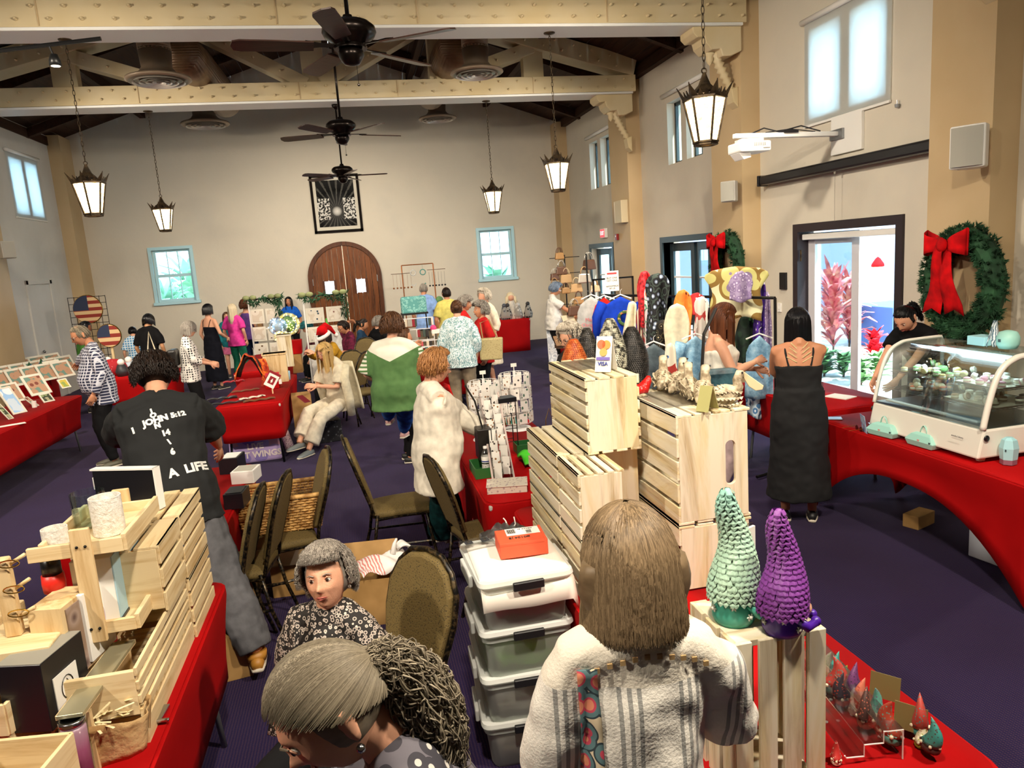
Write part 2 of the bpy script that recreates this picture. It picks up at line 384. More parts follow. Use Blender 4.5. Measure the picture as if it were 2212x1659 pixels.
# ---- trusses
rivet_src=MB().lathe([(0.020,0),(0.020,0.012),(0.013,0.016),(0.013,0.045),(0.009,0.052)],8).build('rivet',trussp_m);rivet_src.data.shade_smooth()
rv_mesh=rivet_src.data;bpy.data.objects.remove(rivet_src)
def rivet(parent,x,y,z,s=1.0):
    o=bpy.data.objects.new('rivet',rv_mesh);C.objects.link(o);o.parent=parent;o.location=(x,y,z);o.rotation_euler=(R(90),0,0);o.scale=(s,s,s)
def truss(yc,label,top=True):
    y0,y1=yc-.22,yc+.22
    t=thing('roof_truss',label,'truss',(0,yc,4.95),group='painted trusses across the hall')
    L=lambda x,z: V(x,0,z-4.95)
    def member(nm,p,q,w_,dp=0.42): MB().bar(p,q,dp,w_,up=(0,0,1)).build(nm,trussp_m,t,bevel=.006)
    member('bottom_chord',L(XL+.2,5.10),L(XR-.2,5.10),.28,.40)
    MB().b2((XL+.25,-.235,-.035),(XR-.27,.235,.0)).build('bottom_flange',white_m,t,bevel=.004)  # white underside: the light falling on it is put into the colour
    tc=lambda x: 6.88-.27*abs(x-XC)
    for sg in (-1,1):
        xe=XR-.2 if sg> 0 else XL+.2
        member('top_chord',L(XC,tc(XC)),L(xe,tc(xe)),.30)
        xo=XC+sg*3.75;xi=XC+sg*2.1
        member('vertical_post',L(xo,5.2),L(xo,tc(xo)),.20,.36);member('vertical_post',L(xi,5.2),L(xi,tc(xi)),.22,.36)
        member('diagonal_brace',L(XC+sg*.12,5.22),L(xi,tc(xi)-.05),.20,.34);member('diagonal_brace',L(xo,tc(xo)-.12),L(xi-sg*.05,5.2),.20,.34)
    member('king_post',L(XC,5.2),L(XC,6.8),.22,.36)
    # gusset joints: thin seams standing proud of the chord
    for x in (-3.0,-0.55,1.05,3.4): MB().b2((x-.005,-.212,.02),(x+.005,-.2,.28)).build('plate_seam',tan_m,t)
    n=34
    for k in range(n):
        x=XL+.45+k*.325
        rivet(t,x,-.20,.22,1.0);rivet(t,x+.16,-.20,.09,1.0)
    for sg in (-1,1):
        for k in range(15):
            d=.5+k*.33;x=XC+sg*d
            if abs(x-XC)< 5.3: rivet(t,x,-.21,tc(x)+.07-4.95);rivet(t,x+.12,-.21,tc(x+.12)-.07-4.95)
        xi=XC+sg*2.1;xo=XC+sg*3.75
        for z in (5.5,5.8,6.1): rivet(t,xi+.03,-.18,z-4.95)
        for f_ in (.2,.4,.6,.8):
            rivet(t,(XC+sg*.12)*(1-f_)+xi*f_,-.17,5.22*(1-f_)+(tc(xi)-.05)*f_-4.95);rivet(t,xo*(1-f_)+(xi)*f_,-.17,(tc(xo)-.12)*(1-f_)+5.2*f_-4.95)
    # corbel brackets with pendant and twisted brace
    for sg in (-1,1):
        xw=(XR-.27) if sg> 0 else (XL+.25)
        b=[(0,0),(-.68,0),(-.68,-.07),(-.62,-.13),(-.52,-.12),(-.50,-.2),(-.42,-.28),(-.30,-.27),(-.27,-.36),(-.16,-.36),(0,-.30)]
        MB().prism([(xw+sg*p[0],-.19,p[1]-.035) for p in b],(0,.38,0)).build('corbel',trussp_m,t,bevel=.012,fix=True)
        MB().lathe([(0.0,-.16),(.03,-.13),(.05,-.09),(.045,-.05),(.07,-.03),(.07,0)],14,(xw-sg*.36,0,-.31)).build('pendant',trussp_m,t,smooth=True)
        pa=[V(xw-sg*(.28-.26*(s_**1.3)),0,-.30-.52*s_) for s_ in [k/16 for k in range(17)]]
        MB().tube(pa,[.065+.016*(1 if k % 2 else -1)-.02*(k/16) for k in range(17)],10).build('twisted_brace',trussp_m,t,smooth=True)
        MB().prism([(xw,-.09,-.75),(xw-sg*.10,-.09,-.78),(xw-sg*.07,-.09,-.95),(xw,-.09,-1.02)],(0,.18,0)).build('brace_foot',trussp_m,t,bevel=.01,fix=True)
    return t
truss(9.40,'cream riveted truss with twisted brackets crossing the top of the picture')
truss(13.22,'cream riveted truss farther back, its rafters and diagonals fully in view')
truss(5.30,'cream riveted truss above the camera carrying the nearest fan')
# ================================================================ windows and doors
blue_frame=M0('glow_lightened_window_paint','#b0dae6',0.45);sky_glass=_glass('window_glass','#eaf6fa',0.03)  # frame blue lightened so the window glow sits in the colour
def sash_window(n,Wn,key):
    x0,x1,z0,z1=Wn;w_=structure(MB().b2((x0-.07,YF-.03,z0-.07),(x0,YF+.02,z1+.07)).b2((x1,YF-.03,z0-.07),(x1+.07,YF+.02,z1+.07)).b2((x0,YF-.03,z1),(x1,YF+.02,z1+.07)).build('window_%d' % n,blue_frame))
    MB().b2((x0-.10,YF-.07,z0-.07),(x1+.10,YF+.05,z0)).build('window_sill',blue_frame,w_,bevel=.006)
    zm=(z0+z1)/2
    for a,b,y in ((z0,zm+.02,YF+.06),(zm-.02,z1,YF+.10)):
        MB().b2((x0,y,a),(x0+.06,y+.035,b)).b2((x1-.06,y,a),(x1,y+.035,b)).b2((x0+.06,y,a),(x1-.06,y+.035,a+.06)).b2((x0+.06,y,b-.05),(x1-.06,y+.035,b)).build('sash',blue_frame,w_)
        for k in (1,2): xx=x0+.06+(x1-x0-.12)*k/3;MB().b2((xx-.009,y+.005,a+.06),(xx+.009,y+.03,b-.05)).build('glazing_bar',blue_frame,w_)
        MB().b2((x0+.05,y+.015,a+.04),(x1-.05,y+.02,b-.04)).build('pane',sky_glass,w_)
sash_window(1,WL,0);sash_window(2,WR,1)
def high_window(n,holes,X,side,shade,framecol):
    """pairs of high casements in the side walls; side=+1 on the right wall"""
    w_=None
    for (a,b,z0,z1) in holes:
        mb=MB();xa=X+side*.14;xb=X+side*.19
        mb.b2((xa,a,z0),(xb,a+.05,z1)).b2((xa,b-.05,z0),(xb,b,z1)).b2((xa,a,z0),(xb,b,z0+.05)).b2((xa,a,z1-.05),(xb,b,z1))
        if w_ is None: w_=structure(mb.build('window_%d' % n,framecol))
        else: mb.build('window_frame',framecol,w_)
        MB().b2((xa+side*.02,a+.03,z0+.03),(xa+side*.025,b-.03,z1-.03)).build('pane',sky_glass,w_)
        MB().b2((xa-side*.01,(a+b)/2-.012,z0+.05),(xb,(a+b)/2+.012,z1-.05)).build('glazing_bar',framecol,w_)
    a=holes[0][0]-.12;b=holes[-1][1]+.12;z1=holes[0][3];z0=holes[0][2]
    MB().tube([(X-side*.04,a,z1+.13),(X-side*.04,b,z1+.13)],.035,10).build('shade_roller',whitepl,w_,smooth=True)
    if shade:
        MB().b2((X-side*.02,a+.03,z0-.08),(X-side*.022,b-.03,z1+.13)).build('roller_shade',shade_m,w_)
        MB().b2((X-side*.035,a+.03,z0-.10),(X-side*.01,b-.03,z0-.075)).build('hem_bar',whitepl,w_)
    return w_
dkteal=M0('dark_teal_frame','#2d3a3c',0.45)
high_window(3,HW3,XR,1,True,white_m);high_window(4,HW2,XR,1,False,dkteal);high_window(5,HW1,XR,1,False,dkteal)
high_window(6,HWL,XL,-1,True,white_m);high_window(7,HWL2,XL,-1,True,white_m);high_window(8,HWL3,XL,-1,True,white_m)
dkframe=M0('dark_brown_door_frame','#2a2126',0.5);leafw=M0('grey_white_door_paint','#cfcdd2',0.45);dktl=M0('slate_teal_door_paint','#33444a',0.4)
def door_leaf(parent,hinge,ang,w_,h,mat,bars=0,knob=True):
    """glazed leaf; origin at the hinge line, runs along +y of its own frame"""
    lf=MB().b2((-.022,0,.02),(.022,.12,h)).b2((-.022,w_-.12,.02),(.022,w_,h)).b2((-.022,.12,.02),(.022,w_-.12,.26)).b2((-.022,.12,h-.14),(.022,w_-.12,h)).build('door_leaf',mat,parent,bevel=.003)
    lf.location=hinge;lf.rotation_euler=(0,0,ang)
    MB().b2((-.004,.11,.25),(.004,w_-.11,h-.13)).build('pane',sky_glass,lf)
    for k in range(1,bars+1):
        z=.26+(h-.40)*k/(bars+1);MB().b2((-.018,.12,z-.014),(.018,w_-.12,z+.014)).build('glazing_bar',white_m,lf)
    if knob: MB().ball((-.06,w_-.06,1.0),.03).tube([(-.06,w_-.06,1.0),(.0,w_-.06,1.0)],.012,8).build('door_knob',chrome_m,lf,smooth=True)
    return lf
def double_door(n,D,frame,leafmat,angs,bars,knob):
    y0,y1=D;d=structure(MB().b2((XR-.03,y0-.10,0),(XR+.20,y0,2.34)).b2((XR-.03,y1,0),(XR+.20,y1+.10,2.34)).b2((XR-.03,y0,2.24),(XR+.20,y1,2.34)).build('door_%d' % n,frame))
    w_=(y1-y0)/2-.005
    door_leaf(d,(XR+.14,y0+.004,0),angs[0],w_,2.22,leafmat,bars,knob)
    o=door_leaf(d,(XR+.14,y1-.004,0),math.pi+angs[1],w_,2.22,leafmat,bars,False)
    return d
d3=double_door(3,D3,dkframe,leafw,(R(-97),R(6)),0,True)
MB().b2((XR+.02,D3[0]+.02,2.14),(XR+.10,D3[1]-.02,2.21)).build('blind_headrail',whitepl,d3,bevel=.01)
for z in (.35,1.1,1.95): MB().tube([(XR+.0,D3[1]-.03,z-.07),(XR+.0,D3[1]-.03,z+.07)],.012,8).build('hinge',bronze_m,d3)
double_door(2,D2,dktl,dktl,(R(-5),R(3)),3,False);double_door(1,D1,dktl,dktl,(R(-60),R(8)),3,False)
structure(MB().b2((XL-.02,15.62,0),(XL+.03,15.72,2.38)).b2((XL-.02,16.75,0),(XL+.03,16.85,2.38)).b2((XL-.02,15.62,2.30),(XL+.03,16.85,2.38)).build('door_4',wallL_m,bevel=.004))
cd4=MB().b2((XL-.01,15.74,.02),(XL+.012,16.73,2.28)).build('door_panel',wallL_m,bpy.data.objects['door_4'])
MB().ball((XL+.05,15.83,1.0),.03).build('door_knob',chrome_m,bpy.data.objects['door_4'],smooth=True)
# arched plank door in the far wall
plank_m=woodm('varnished_brown_planks','#7a4520','#3c1e0c','Z',1.0,rough=0.4);archfr=woodm('dark_arch_frame','#5a3118','#2c160a','Z',1.0,rough=0.45)
AX0,AX1,AZ=-1.08,0.68,1.98;AC=(AX0+AX1)/2;AR=(AX1-AX0)/2
arch=lambda r,y,n=28: [V(AC-r*math.cos(math.pi*k/n),y,AZ+r*0.97*math.sin(math.pi*k/n)) for k in range(n+1)]
def arch_ring(r0,r1,y0,y1,nm,mat,parent=None):
    o=[V(AC-r0,y0,0)]+arch(r0,y0)+[V(AC+r0,y0,0)];i=[V(AC-r1,y0,0)]+arch(r1,y0)+[V(AC+r1,y0,0)]
    mb=MB();n=len(o)
    for k in range(n-1): mb.prism([o[k],i[k],i[k+1],o[k+1]],(0,y1-y0,0))
    return mb.build(nm,mat,parent)
ad=structure(arch_ring(AR,AR-.10,YF-.09,YF,'door_5',archfr))
npk=12;pw=(2*(AR-.10))/npk
dayglass=M0('daylit_door_glass','#ffffff',0.2,emit='#d4ecff',es=2.4)
def hcol(x): return AZ+math.sqrt(max(0,(AR-.10)**2-(x-AC)**2))*0.97
for k in range(npk):
    xa=AC-(AR-.10)+k*pw;xb=xa+pw-.009;inw=None
    for wx in ((-.70,-.48),(.05,.27)):
        if xb> wx[0]+.01 and xa< wx[1]-.01: inw=wx
    top=[V(xb-(xb-xa)*j/4,YF-.05,hcol(xb-(xb-xa)*j/4)) for j in range(5)]
    if inw:
        MB().b2((xa,YF-.05,0),(xb,YF-.01,1.58)).build('plank',plank_m,ad,bevel=.003)
        MB().prism([V(xa,YF-.05,1.90),V(xb,YF-.05,1.90)]+top,(0,.04,0)).build('plank',plank_m,ad)
    else: MB().prism([V(xa,YF-.05,0),V(xb,YF-.05,0)]+top,(0,.04,0)).build('plank',plank_m,ad,bevel=.003)
for wx in ((-.70,-.48),(.05,.27)):
    MB().b2((wx[0]-.05,YF-.035,1.56),(wx[1]+.05,YF-.02,1.92)).build('pane',dayglass,ad)
    MB().b2((wx[0]-.06,YF-.065,1.56),(wx[0],YF-.04,1.92)).b2((wx[1],YF-.065,1.56),(wx[1]+.06,YF-.04,1.92)).build('window_frame',archfr,ad)
MB().b2((AC-.006,YF-.052,0),(AC+.004,YF-.045,hcol(AC))).build('door_gap',M0('daylight_slit','#fff4dc',0.5,emit='#ffe9c8',es=0.5),ad)
for z in (.45,1.9):
    for x in (AX0+.1,AX1-.1): MB().b2((x-.02,YF-.07,z-.08),(x+.02,YF-.045,z+.08)).build('hinge',chrome_m,ad)
MB().tube([(AC-.08,YF-.06,.95),(AC-.08,YF-.11,.95),(AC-.08,YF-.11,1.15),(AC-.08,YF-.06,1.15)],.012,8).build('door_handle',black_m,ad)
# ================================================================ lamps, fans, ducts
shellglass=M0('amber_seeded_glass','#ffe9c0',0.3,emit='#ffd89a',es=3.2,fn=lambda t: t.ln(t.ramp(t.voro(t.coord((1,1,1)),26,'DISTANCE_TO_EDGE'),[(0.0,'#a8743a'),(0.12,'#ffe2a8'),(0.5,'#fff4dc')]),t.b.inputs['Emission Color']))
bulb_m=M0('lit_bulb','#ffffff',0.3,emit='#fff0d0',es=22)
def lantern(x,y,ztop,zb,label):
    t=thing('hanging_lantern',label,'lantern',(x,y,ztop),group='hanging crown lanterns');h=(zb-ztop)    # h negative: the foot of the lantern
    H=-h;s=H/0.52
    c=MB()
    n=6
    def ring(r,z,rot=0): return [V(r*math.cos(2*math.pi*(k+.5)/n+rot),r*math.sin(2*math.pi*(k+.5)/n+rot),z) for k in range(n)]
    MB().rings([ring(.012*s,0),ring(.022*s,-.03*s),ring(.045*s,-.085*s),ring(.10*s,-.14*s),ring(.165*s,-.165*s),ring(.165*s,-.185*s)]).build('roof',bronze_m,t)
    cr=MB()
    for k in range(n):      # upright leaves around the rim
        a0=2*math.pi*(k+.5)/n;a1=2*math.pi*(k+1.5)/n;p=V(math.cos(a0),math.sin(a0),0);q=V(math.cos(a1),math.sin(a1),0)
        for f0,f1,hh in ((0,.28,.095),(.25,.5,.05),(.5,.75,.05),(.72,1,.095)):
            A=p.lerp(q,f0);B=p.lerp(q,f1);m=(p.lerp(q,0 if f0== 0 else (1 if f1== 1 else (f0+f1)/2)))
            a=A*.165*s;b=B*.165*s;tp=m*(.165+hh*.45)*s;dz=-.18*s
            cr.prism([V(a.x,a.y,dz),V(b.x,b.y,dz),V(tp.x,tp.y,dz+hh*s)],tuple((-(p+q)*.004)))
    cr.build('crown_leaves',bronze_m,t)
    MB().rings([ring(.150*s,-.19*s),ring(.082*s,-.50*s)],cap=True).build('glass_panes',shellglass,t)
    fr=MB();T=ring(.155*s,-.185*s);Bt=ring(.086*s,-.50*s)
    for k in range(n): fr.tube([T[k],Bt[k]],.009*s,5)
    for rr,z in ((.158,-.188),(.09,-.498),(.084,-.515)):
        q=ring(rr*s,z*s)
        for k in range(n): fr.tube([q[k],q[(k+1) % n]],.010*s,5)
    fr.build('lantern_frame',bronze_m,t)
    cl=4.93-ztop;m=max(2,int(cl/.055));ch=MB()
    for k in range(m):
        z=.03*s+(cl-.03*s)*(k+.5)/m;d=(1,0) if k % 2 else (0,1);L=cl/m*.62
        ch.tube([V(d[0]*.012*math.cos(a),d[1]*.012*math.cos(a),z+L*math.sin(a)) for a in [2*math.pi*i/8 for i in range(8)]],.0035,4,close=True)
    ch.tube([V(.02*math.cos(a),0,.012+.02*math.sin(a)) for a in [2*math.pi*i/10 for i in range(10)]],.005,5,close=True)
    ch.build('chain',bronze_m,t)
    MB().lathe([(.02,-.03),(.07,-.015),(.075,0)],16,(0,0,cl-.01)).build('ceiling_rose',bronze_m,t,smooth=True)
    lp=lamp('POINT','lantern_bulb',(x,y,ztop-.34*s),38,(1.0,.78,.5),.08)
    MB().ball((0,0,-.33*s),.03*s,8,6).build('bulb',bulb_m,t)
lantern(2.70,5.30,3.44,2.92,'large crown lantern hanging nearest, in front of the right wall pilaster')
lantern(2.71,9.42,3.53,2.98,'crown lantern hung from the nearer truss, left of the far right pilaster')
lantern(-2.86,9.5,AY(187,355,9.5).z,AY(205,467,9.5).z,'crown lantern hanging farthest left in the room')
lantern(2.60,13.3,3.57,AY(1064,461,13.3).z,'small crown lantern above the far right sash window')
lantern(-2.97,13.35,AY(350,425,13.35).z,AY(362,500,13.35).z,'small crown lantern above the far left sash window')
fan_m=M0('oil_rubbed_bronze','#1d1714',0.28,0.8);blade_m=woodm('dark_walnut_blade','#3b2720','#1e1412','X',1.5,rough=0.32)
def fan(x,y,z,ang,label):
    t=thing('ceiling_fan',label,'ceiling fan',(x,y,z),group='black ceiling fans down the middle')
    MB().lathe([(.03,.16),(.035,.14),(.05,.125),(.14,.11),(.175,.08),(.18,.05),(.165,.02),(.12,-.01),(.10,-.03),(.11,-.04),(.11,-.055)],26).build('motor_housing',fan_m,t,smooth=True,angle=60)
    MB().lathe([(.075,-.055),(.085,-.075),(.085,-.10),(.07,-.125),(.05,-.15),(.015,-.16)],22).build('switch_cup',fan_m,t,smooth=True)
    zr=4.93-z;MB().tube([(0,0,.14),(0,0,zr)],.014,10).build('down_rod',fan_m,t,smooth=True)
    MB().lathe([(.02,zr-.10),(.055,zr-.06),(.065,zr)],16).build('canopy',fan_m,t,smooth=True)
    for k in range(5):
        a=ang+2*math.pi*k/5;Mt=Matrix.Rotation(a,4,'Z') @ Matrix.Rotation(R(12),4,'X')
        out=[(.24,-.055),(.50,-.068),(.70,-.07),(.745,-.055),(.76,0),(.745,.055),(.70,.07),(.50,.068),(.24,.055)]
        b=MB().prism([V(p[0],p[1],-.045) for p in out],(0,0,.009)).xf(Mt).build('blade',blade_m,t)
        MB().prism([V(.09,-.02,-.038),V(.20,-.022,-.036),(.29,-.05,-.034),(.32,0,-.034),(.29,.05,-.034),(.20,.022,-.036),(.09,.02,-.038)],(0,0,.008)).xf(Mt).build('blade_bracket',fan_m,t)
    MB().tube([(.03,0,-.15),(.03,0,-.27)],.0015,4).ball((.03,0,-.28),.01,6,5).build('pull_chain',fan_m,t)
fan(0.14,5.30,AY(765,88,5.3).z,R(41),'big black ceiling fan nearest the camera at the top of the picture')
fan(0.04,9.40,AY(738,283,9.4).z,R(18),'middle black ceiling fan above the framed church photograph')
fan(0.0,13.25,AY(741,375,13.25).z,R(-4),'farthest black ceiling fan, overlapping the framed photograph')
def diffuser(px,py,y,dia,label,slope=None):
    p=AY(px,py,y);r=dia/2;t=thing('round_air_diffuser',label,'air vent',p,group='round ceiling air diffusers');n=28
    MB().lathe([(.50*r,.95*r),(.46*r,.40*r),(.56*r,.26*r),(.72*r,.17*r),(.98*r,.09*r),(1.0*r,.03*r),(.92*r,-.02*r),(.86*r,.0)],n).build('bell',duct2_m,t,smooth=True)
    for q in (.80,.60,.40,.22):
        MB().lathe([(q*r,-.10*r+.03*r),((q-.10)*r,.03*r),((q-.11)*r,.03*r),((q-.01)*r,-.10*r+.03*r)],n,cap=False).build('louvre_ring',M0('pale_ring','#c9c2b8',.35,.4),t,smooth=True)
    MB().lathe([(.84*r,.02*r),(.02*r,.02*r)],n).build('dark_throat',M0('throat','#1a1512',.9),t)
    top=.50*r;zz=min(1.3,(RIDGE-SLOPE*abs(p.x-XC)-.15)-p.z)
    d=MB().tube([V(0,0,.9*r),V(0,0,zz)],.50*r,22)
    d.build('neck_duct',duct_m,t,smooth=True)
    return t,zz
diffuser(343,175,11.4,.86,'largest round brown diffuser at left with its duct elbow');diffuser(1030,160,11.4,.80,'large round brown diffuser right of the nearest fan')
diffuser(444,270,16.4,.95,'round brown diffuser at left by the far wall');diffuser(945,258,16.4,.82,'round brown diffuser at right by the far wall')
for px,py,sx,nm in ((343,130,1,'thick brown ventilation duct running behind the left diffuser'),(1030,115,-1,'thick brown ventilation duct running behind the right diffuser')):
    p=AY(px,py,11.8);dz=p.z+.15
    solo(MB().tube([V(sx*.25,.05,0),V(sx*.28,.9,.05),V(sx*.30,3.0,.10),V(sx*.30,3.9,.1)],.30,22),'ventilation_duct',nm,'duct',duct_m,(p.x,p.y,dz),smooth=True)
# track light in view at the top left
t=thing('track_light','small spotlight on a black ceiling track at the top left','spotlight',AY(115,125,8.2))
MB().tube([(-1.3,.0,-.02),(.0,.0,.12),(.45,.0,.17)],.02,6).build('track_rail',black_m,t)
MB().tube([(-.02,0,.12),(0,0,.04),(.03,0,-.02)],.010,6).build('yoke',black_m,t);MB().lathe([(.035,.05),(.05,0),(.055,-.05),(.03,-.055)],14,(.01,0,-.02)).build('lamp_head',black_m,t,smooth=True)
MB().lathe([(.04,-.056),(.01,-.06)],12,(.01,0,-.02)).build('lens',bulb_m,t)
# ================================================================ things on the walls
def scrn(px,py,X): return AX(px,py,X)
# projector on its wall arm
pw_=AX(1830,285,XR-.02);t=thing('projector_mount','white wall plate and long arm reaching out to the projector','projector mount',pw_)
MB().b2((-.02,-.26,-.22),(.02,.26,.20)).build('wall_plate',whitepl,t,bevel=.006)
MB().b2((-.05,.02,-.06),(-.018,.24,.05)).build('plate_slots',steel_m,t)
pe=AY(1700,305,pw_.y+.15)-pw_;pe.x=-1.15;pe.y=.12;pe.z=.02
MB().bar((-.02,.12,.0),(-1.30,.12,.02),.07,.05).build('arm',whitepl,t,bevel=.008)
MB().tube([(-.25,.12,.04),(-.5,.1,.10),(-.75,.13,.05),(-.95,.1,.09),(-1.15,.12,.02)],.008,5).tube([(-.3,.14,.04),(-.6,.16,.08),(-.9,.15,.05)],.006,5).b2((-.72,.07,.03),(-.55,.16,.06)).build('cables',blackpl,t)
t=thing('projector','white short throw projector hanging from the wall arm','projector',pw_+V(-1.12,.12,.012))
MB().box((0,0,-.12),(.36,.30,.11)).build('housing',whitepl,t,bevel=.02);MB().prism([V(-.18,-.10,-.175),V(-.04,-.10,-.175),V(-.03,-.10,-.23),V(-.12,-.10,-.25)],(0,.2,0)).build('mirror_hood',whitepl,t,bevel=.008,fix=True)
mb=MB()
for k in range(7): mb.box((-.02+.02*k,-.152,-.10),(.012,.006,.035))
mb.box((.12,-.152,-.14),(.08,.006,.01));mb.build('vent_slots',M0('mid_grey','#8c8c88',.5),t);MB().box((0,0,-.045),(.26,.16,.03)).build('mount_bracket',whitepl,t,bevel=.005)
# screen case
a=AX(1648,388,XR-.09);b=AX(2040,308,XR-.09);zc=(a.z+b.z)/2
t=thing('projection_screen_case','long black rolled-up projection screen case on the right wall','projection screen',(XR-.09,(a.y+b.y)/2,zc))
L=a.y-b.y;MB().b2((-.06,-L/2,-.07),(.06,L/2,.05)).build('case',blackpl,t,bevel=.025);MB().b2((-.075,-L/2-.02,-.08),(.075,-L/2,.06)).b2((-.075,L/2,-.08),(.075,L/2+.03,.06)).build('end_cap',blackpl,t,bevel=.015)
MB().tube([(-.03,-.0,-.075),(-.03,0,-.10)],.012,6).tube([(-.03,0,-.09),(-.03,0,-.62)],.0025,4).build('pull_cord',M0('pull_cord','#8a8478',.6),t)
def speaker(loc,s,yaw,label,mount=(1,0)):
    """cabinet whose grille looks along its own -y"""
    t=thing('wall_speaker',label,'speaker',loc,yaw,group='white wall speakers')
    MB().prism([V(-.13*s,-.12*s,-.17*s),V(.13*s,-.12*s,-.17*s),V(.12*s,.02*s,-.17*s),V(.06*s,.12*s,-.17*s),V(-.06*s,.12*s,-.17*s),V(-.12*s,.02*s,-.17*s)],(0,0,.34*s)).build('cabinet',greym if s< 1 else whitepl,t,bevel=.015,fix=True)
    MB().sheet(lambda u,v: V((u-.5)*.23*s,-.125*s-.02*s*math.cos((u-.5)*2.4),(v-.5)*.31*s),8,3,.006).build('grille',M0('grille_mesh','#a9a79c',.7),t)
    MB().b2((-.03*s,.11*s,-.03*s),(.03*s,.24*s,.03*s)).build('bracket',whitepl,t)
p=AX(2098,318,XR-.46);speaker(p,1.0,R(-58),'large white loudspeaker on the nearest right pilaster above the wreath')
p=AX(1578,414,XR-.42);speaker(p,.80,R(-52),'small white loudspeaker on the right pilaster above the small wreath')
p=AX(12,540,XL+.42);speaker(p,.85,R(50),'white loudspeaker at the left edge of the picture')
# speaker / cabinet box on pilaster two
t=thing('wall_cabinet','beige steel box on the far right pilaster above the exit sign','wall box',AX(1348,457,XR-.29));MB().b2((-.12,-.16,-.21),(0.02,.20,.21)).build('box',M0('beige_steel','#cbbd9c',.5),t,bevel=.008);MB().b2((-.125,.19,-.2),(-.0,.205,.2)).build('box_lid',wall_m,t)
t=thing('exit_sign','small red lit EXIT sign above the far right doorway','exit sign',AX(1303,504,XR-.06));MB().b2((-.02,-.15,-.10),(.05,.15,.10)).build('housing',whitepl,t,bevel=.006)
es_m=M0('red_exit_face','#e8505a',.5,emit='#ff4a50',es=.7);MB().b2((-.026,-.135,-.085),(-.02,.135,.085)).build('face',es_m,t)
writing('EXIT',.12,M0('exit_letter','#fff0ee',.5,emit='#ffffff',es=.8),t,FR((-.029,0,0),(0,-1,0),(0,0,1)))
t=thing('fire_alarm','small red fire alarm strobe beside the exit sign','fire alarm',AX(1333,512,XR-.30));MB().b2((-.03,-.05,-.06),(.02,.05,.06)).build('housing',M0('alarm_red','#7c1418',.4),t,bevel=.004);MB().b2((-.035,-.02,.0),(-.03,.02,.03)).build('strobe_lens',whitepl,t)
solo(MB().b2((-.015,-.07,-.11),(.015,.07,.11)).b2((-.02,-.055,-.09),(-.015,.055,.09)),'wall_panel','small black panel on the right wall left of the open door','wall panel',blackpl,AX(1692,607,XR-.015),bevel=.004)
solo(MB().b2((-.01,-.04,-.06),(.01,.04,.06)).b2((-.02,-.01,-.02),(-.01,.01,.02)),'light_switch','cream light switch low on the wall left of the open door','light switch',whitepl,AX(1684,664,XR-.01),bevel=.003)
solo(MB().lathe([(0.0,-.035),(.02,-.03),(.025,0)],10).tube([(0,0,0),(0,0,.04)],.006,6),'shade_chain_holder','tiny shade chain holder right of the high shaded window','chain holder',steel_m,AX(1938,225,XR-.03))
# framed church photograph
t=thing('framed_photograph','black framed photograph of a church nave high on the far wall','picture',(-.22,YF-.03,3.735));W2,H2=.575,.68
mb=MB()
for s_ in (-1,1): mb.b2((s_*W2-(.06 if s_> 0 else 0),-.02,-H2),(s_*W2+(.06 if s_< 0 else 0),.03,H2));mb.b2((-W2,-.02,s_*H2-(.06 if s_> 0 else 0)),(W2,.03,s_*H2+(.06 if s_< 0 else 0)))
mb.build('frame',M0('black_lacquer','#17120f',.8,spec=.1),t)
MB().b2((-W2+.05,0,-H2+.05),(W2-.05,.02,H2-.05)).build('mat_board',M0('mat','#cfcabb',.8),t)
def ph(t_):
    v=t_.coord();s_=t_.sep(v);r=t_.math('SQRT',t_.math('ADD',t_.math('POWER',s_[0],2.0),t_.math('POWER',t_.math('ADD',s_[2],0.18),2.0)))
    rays=t_.math('SINE',t_.math('MULTIPLY',t_.math('ARCTAN2',s_[0],t_.math('ADD',s_[2],0.18)),26.0));n=t_.noise(v,22,4)
    base=t_.ramp(r,[(0.0,'#e8e6e0'),(0.07,'#b8b6b0'),(0.12,'#3a3a3a'),(0.5,'#161616'),(0.7,'#242424')])
    side=t_.math('MULTIPLY',t_.math('GREATER_THAN',t_.math('ABSOLUTE',s_[0]),0.16),t_.math('GREATER_THAN',t_.math('MULTIPLY',n,t_.math('LESS_THAN',t_.math('ABSOLUTE',t_.math('ADD',s_[2],0.12)),0.25)),0.5))
    t_.col(t_.mix(t_.math('MULTIPLY',side,0.85),t_.mix(t_.math('MULTIPLY',t_.math('GREATER_THAN',t_.math('MULTIPLY',rays,n),0.30),0.5),base,'#6e6c66'),'#e0ded8'))
MB().b2((-W2+.13,-.006,-H2+.14),(W2-.13,0,H2-.13)).build('photograph',M0('nave_photo','#444444',.9,fn=ph,spec=.05),t)
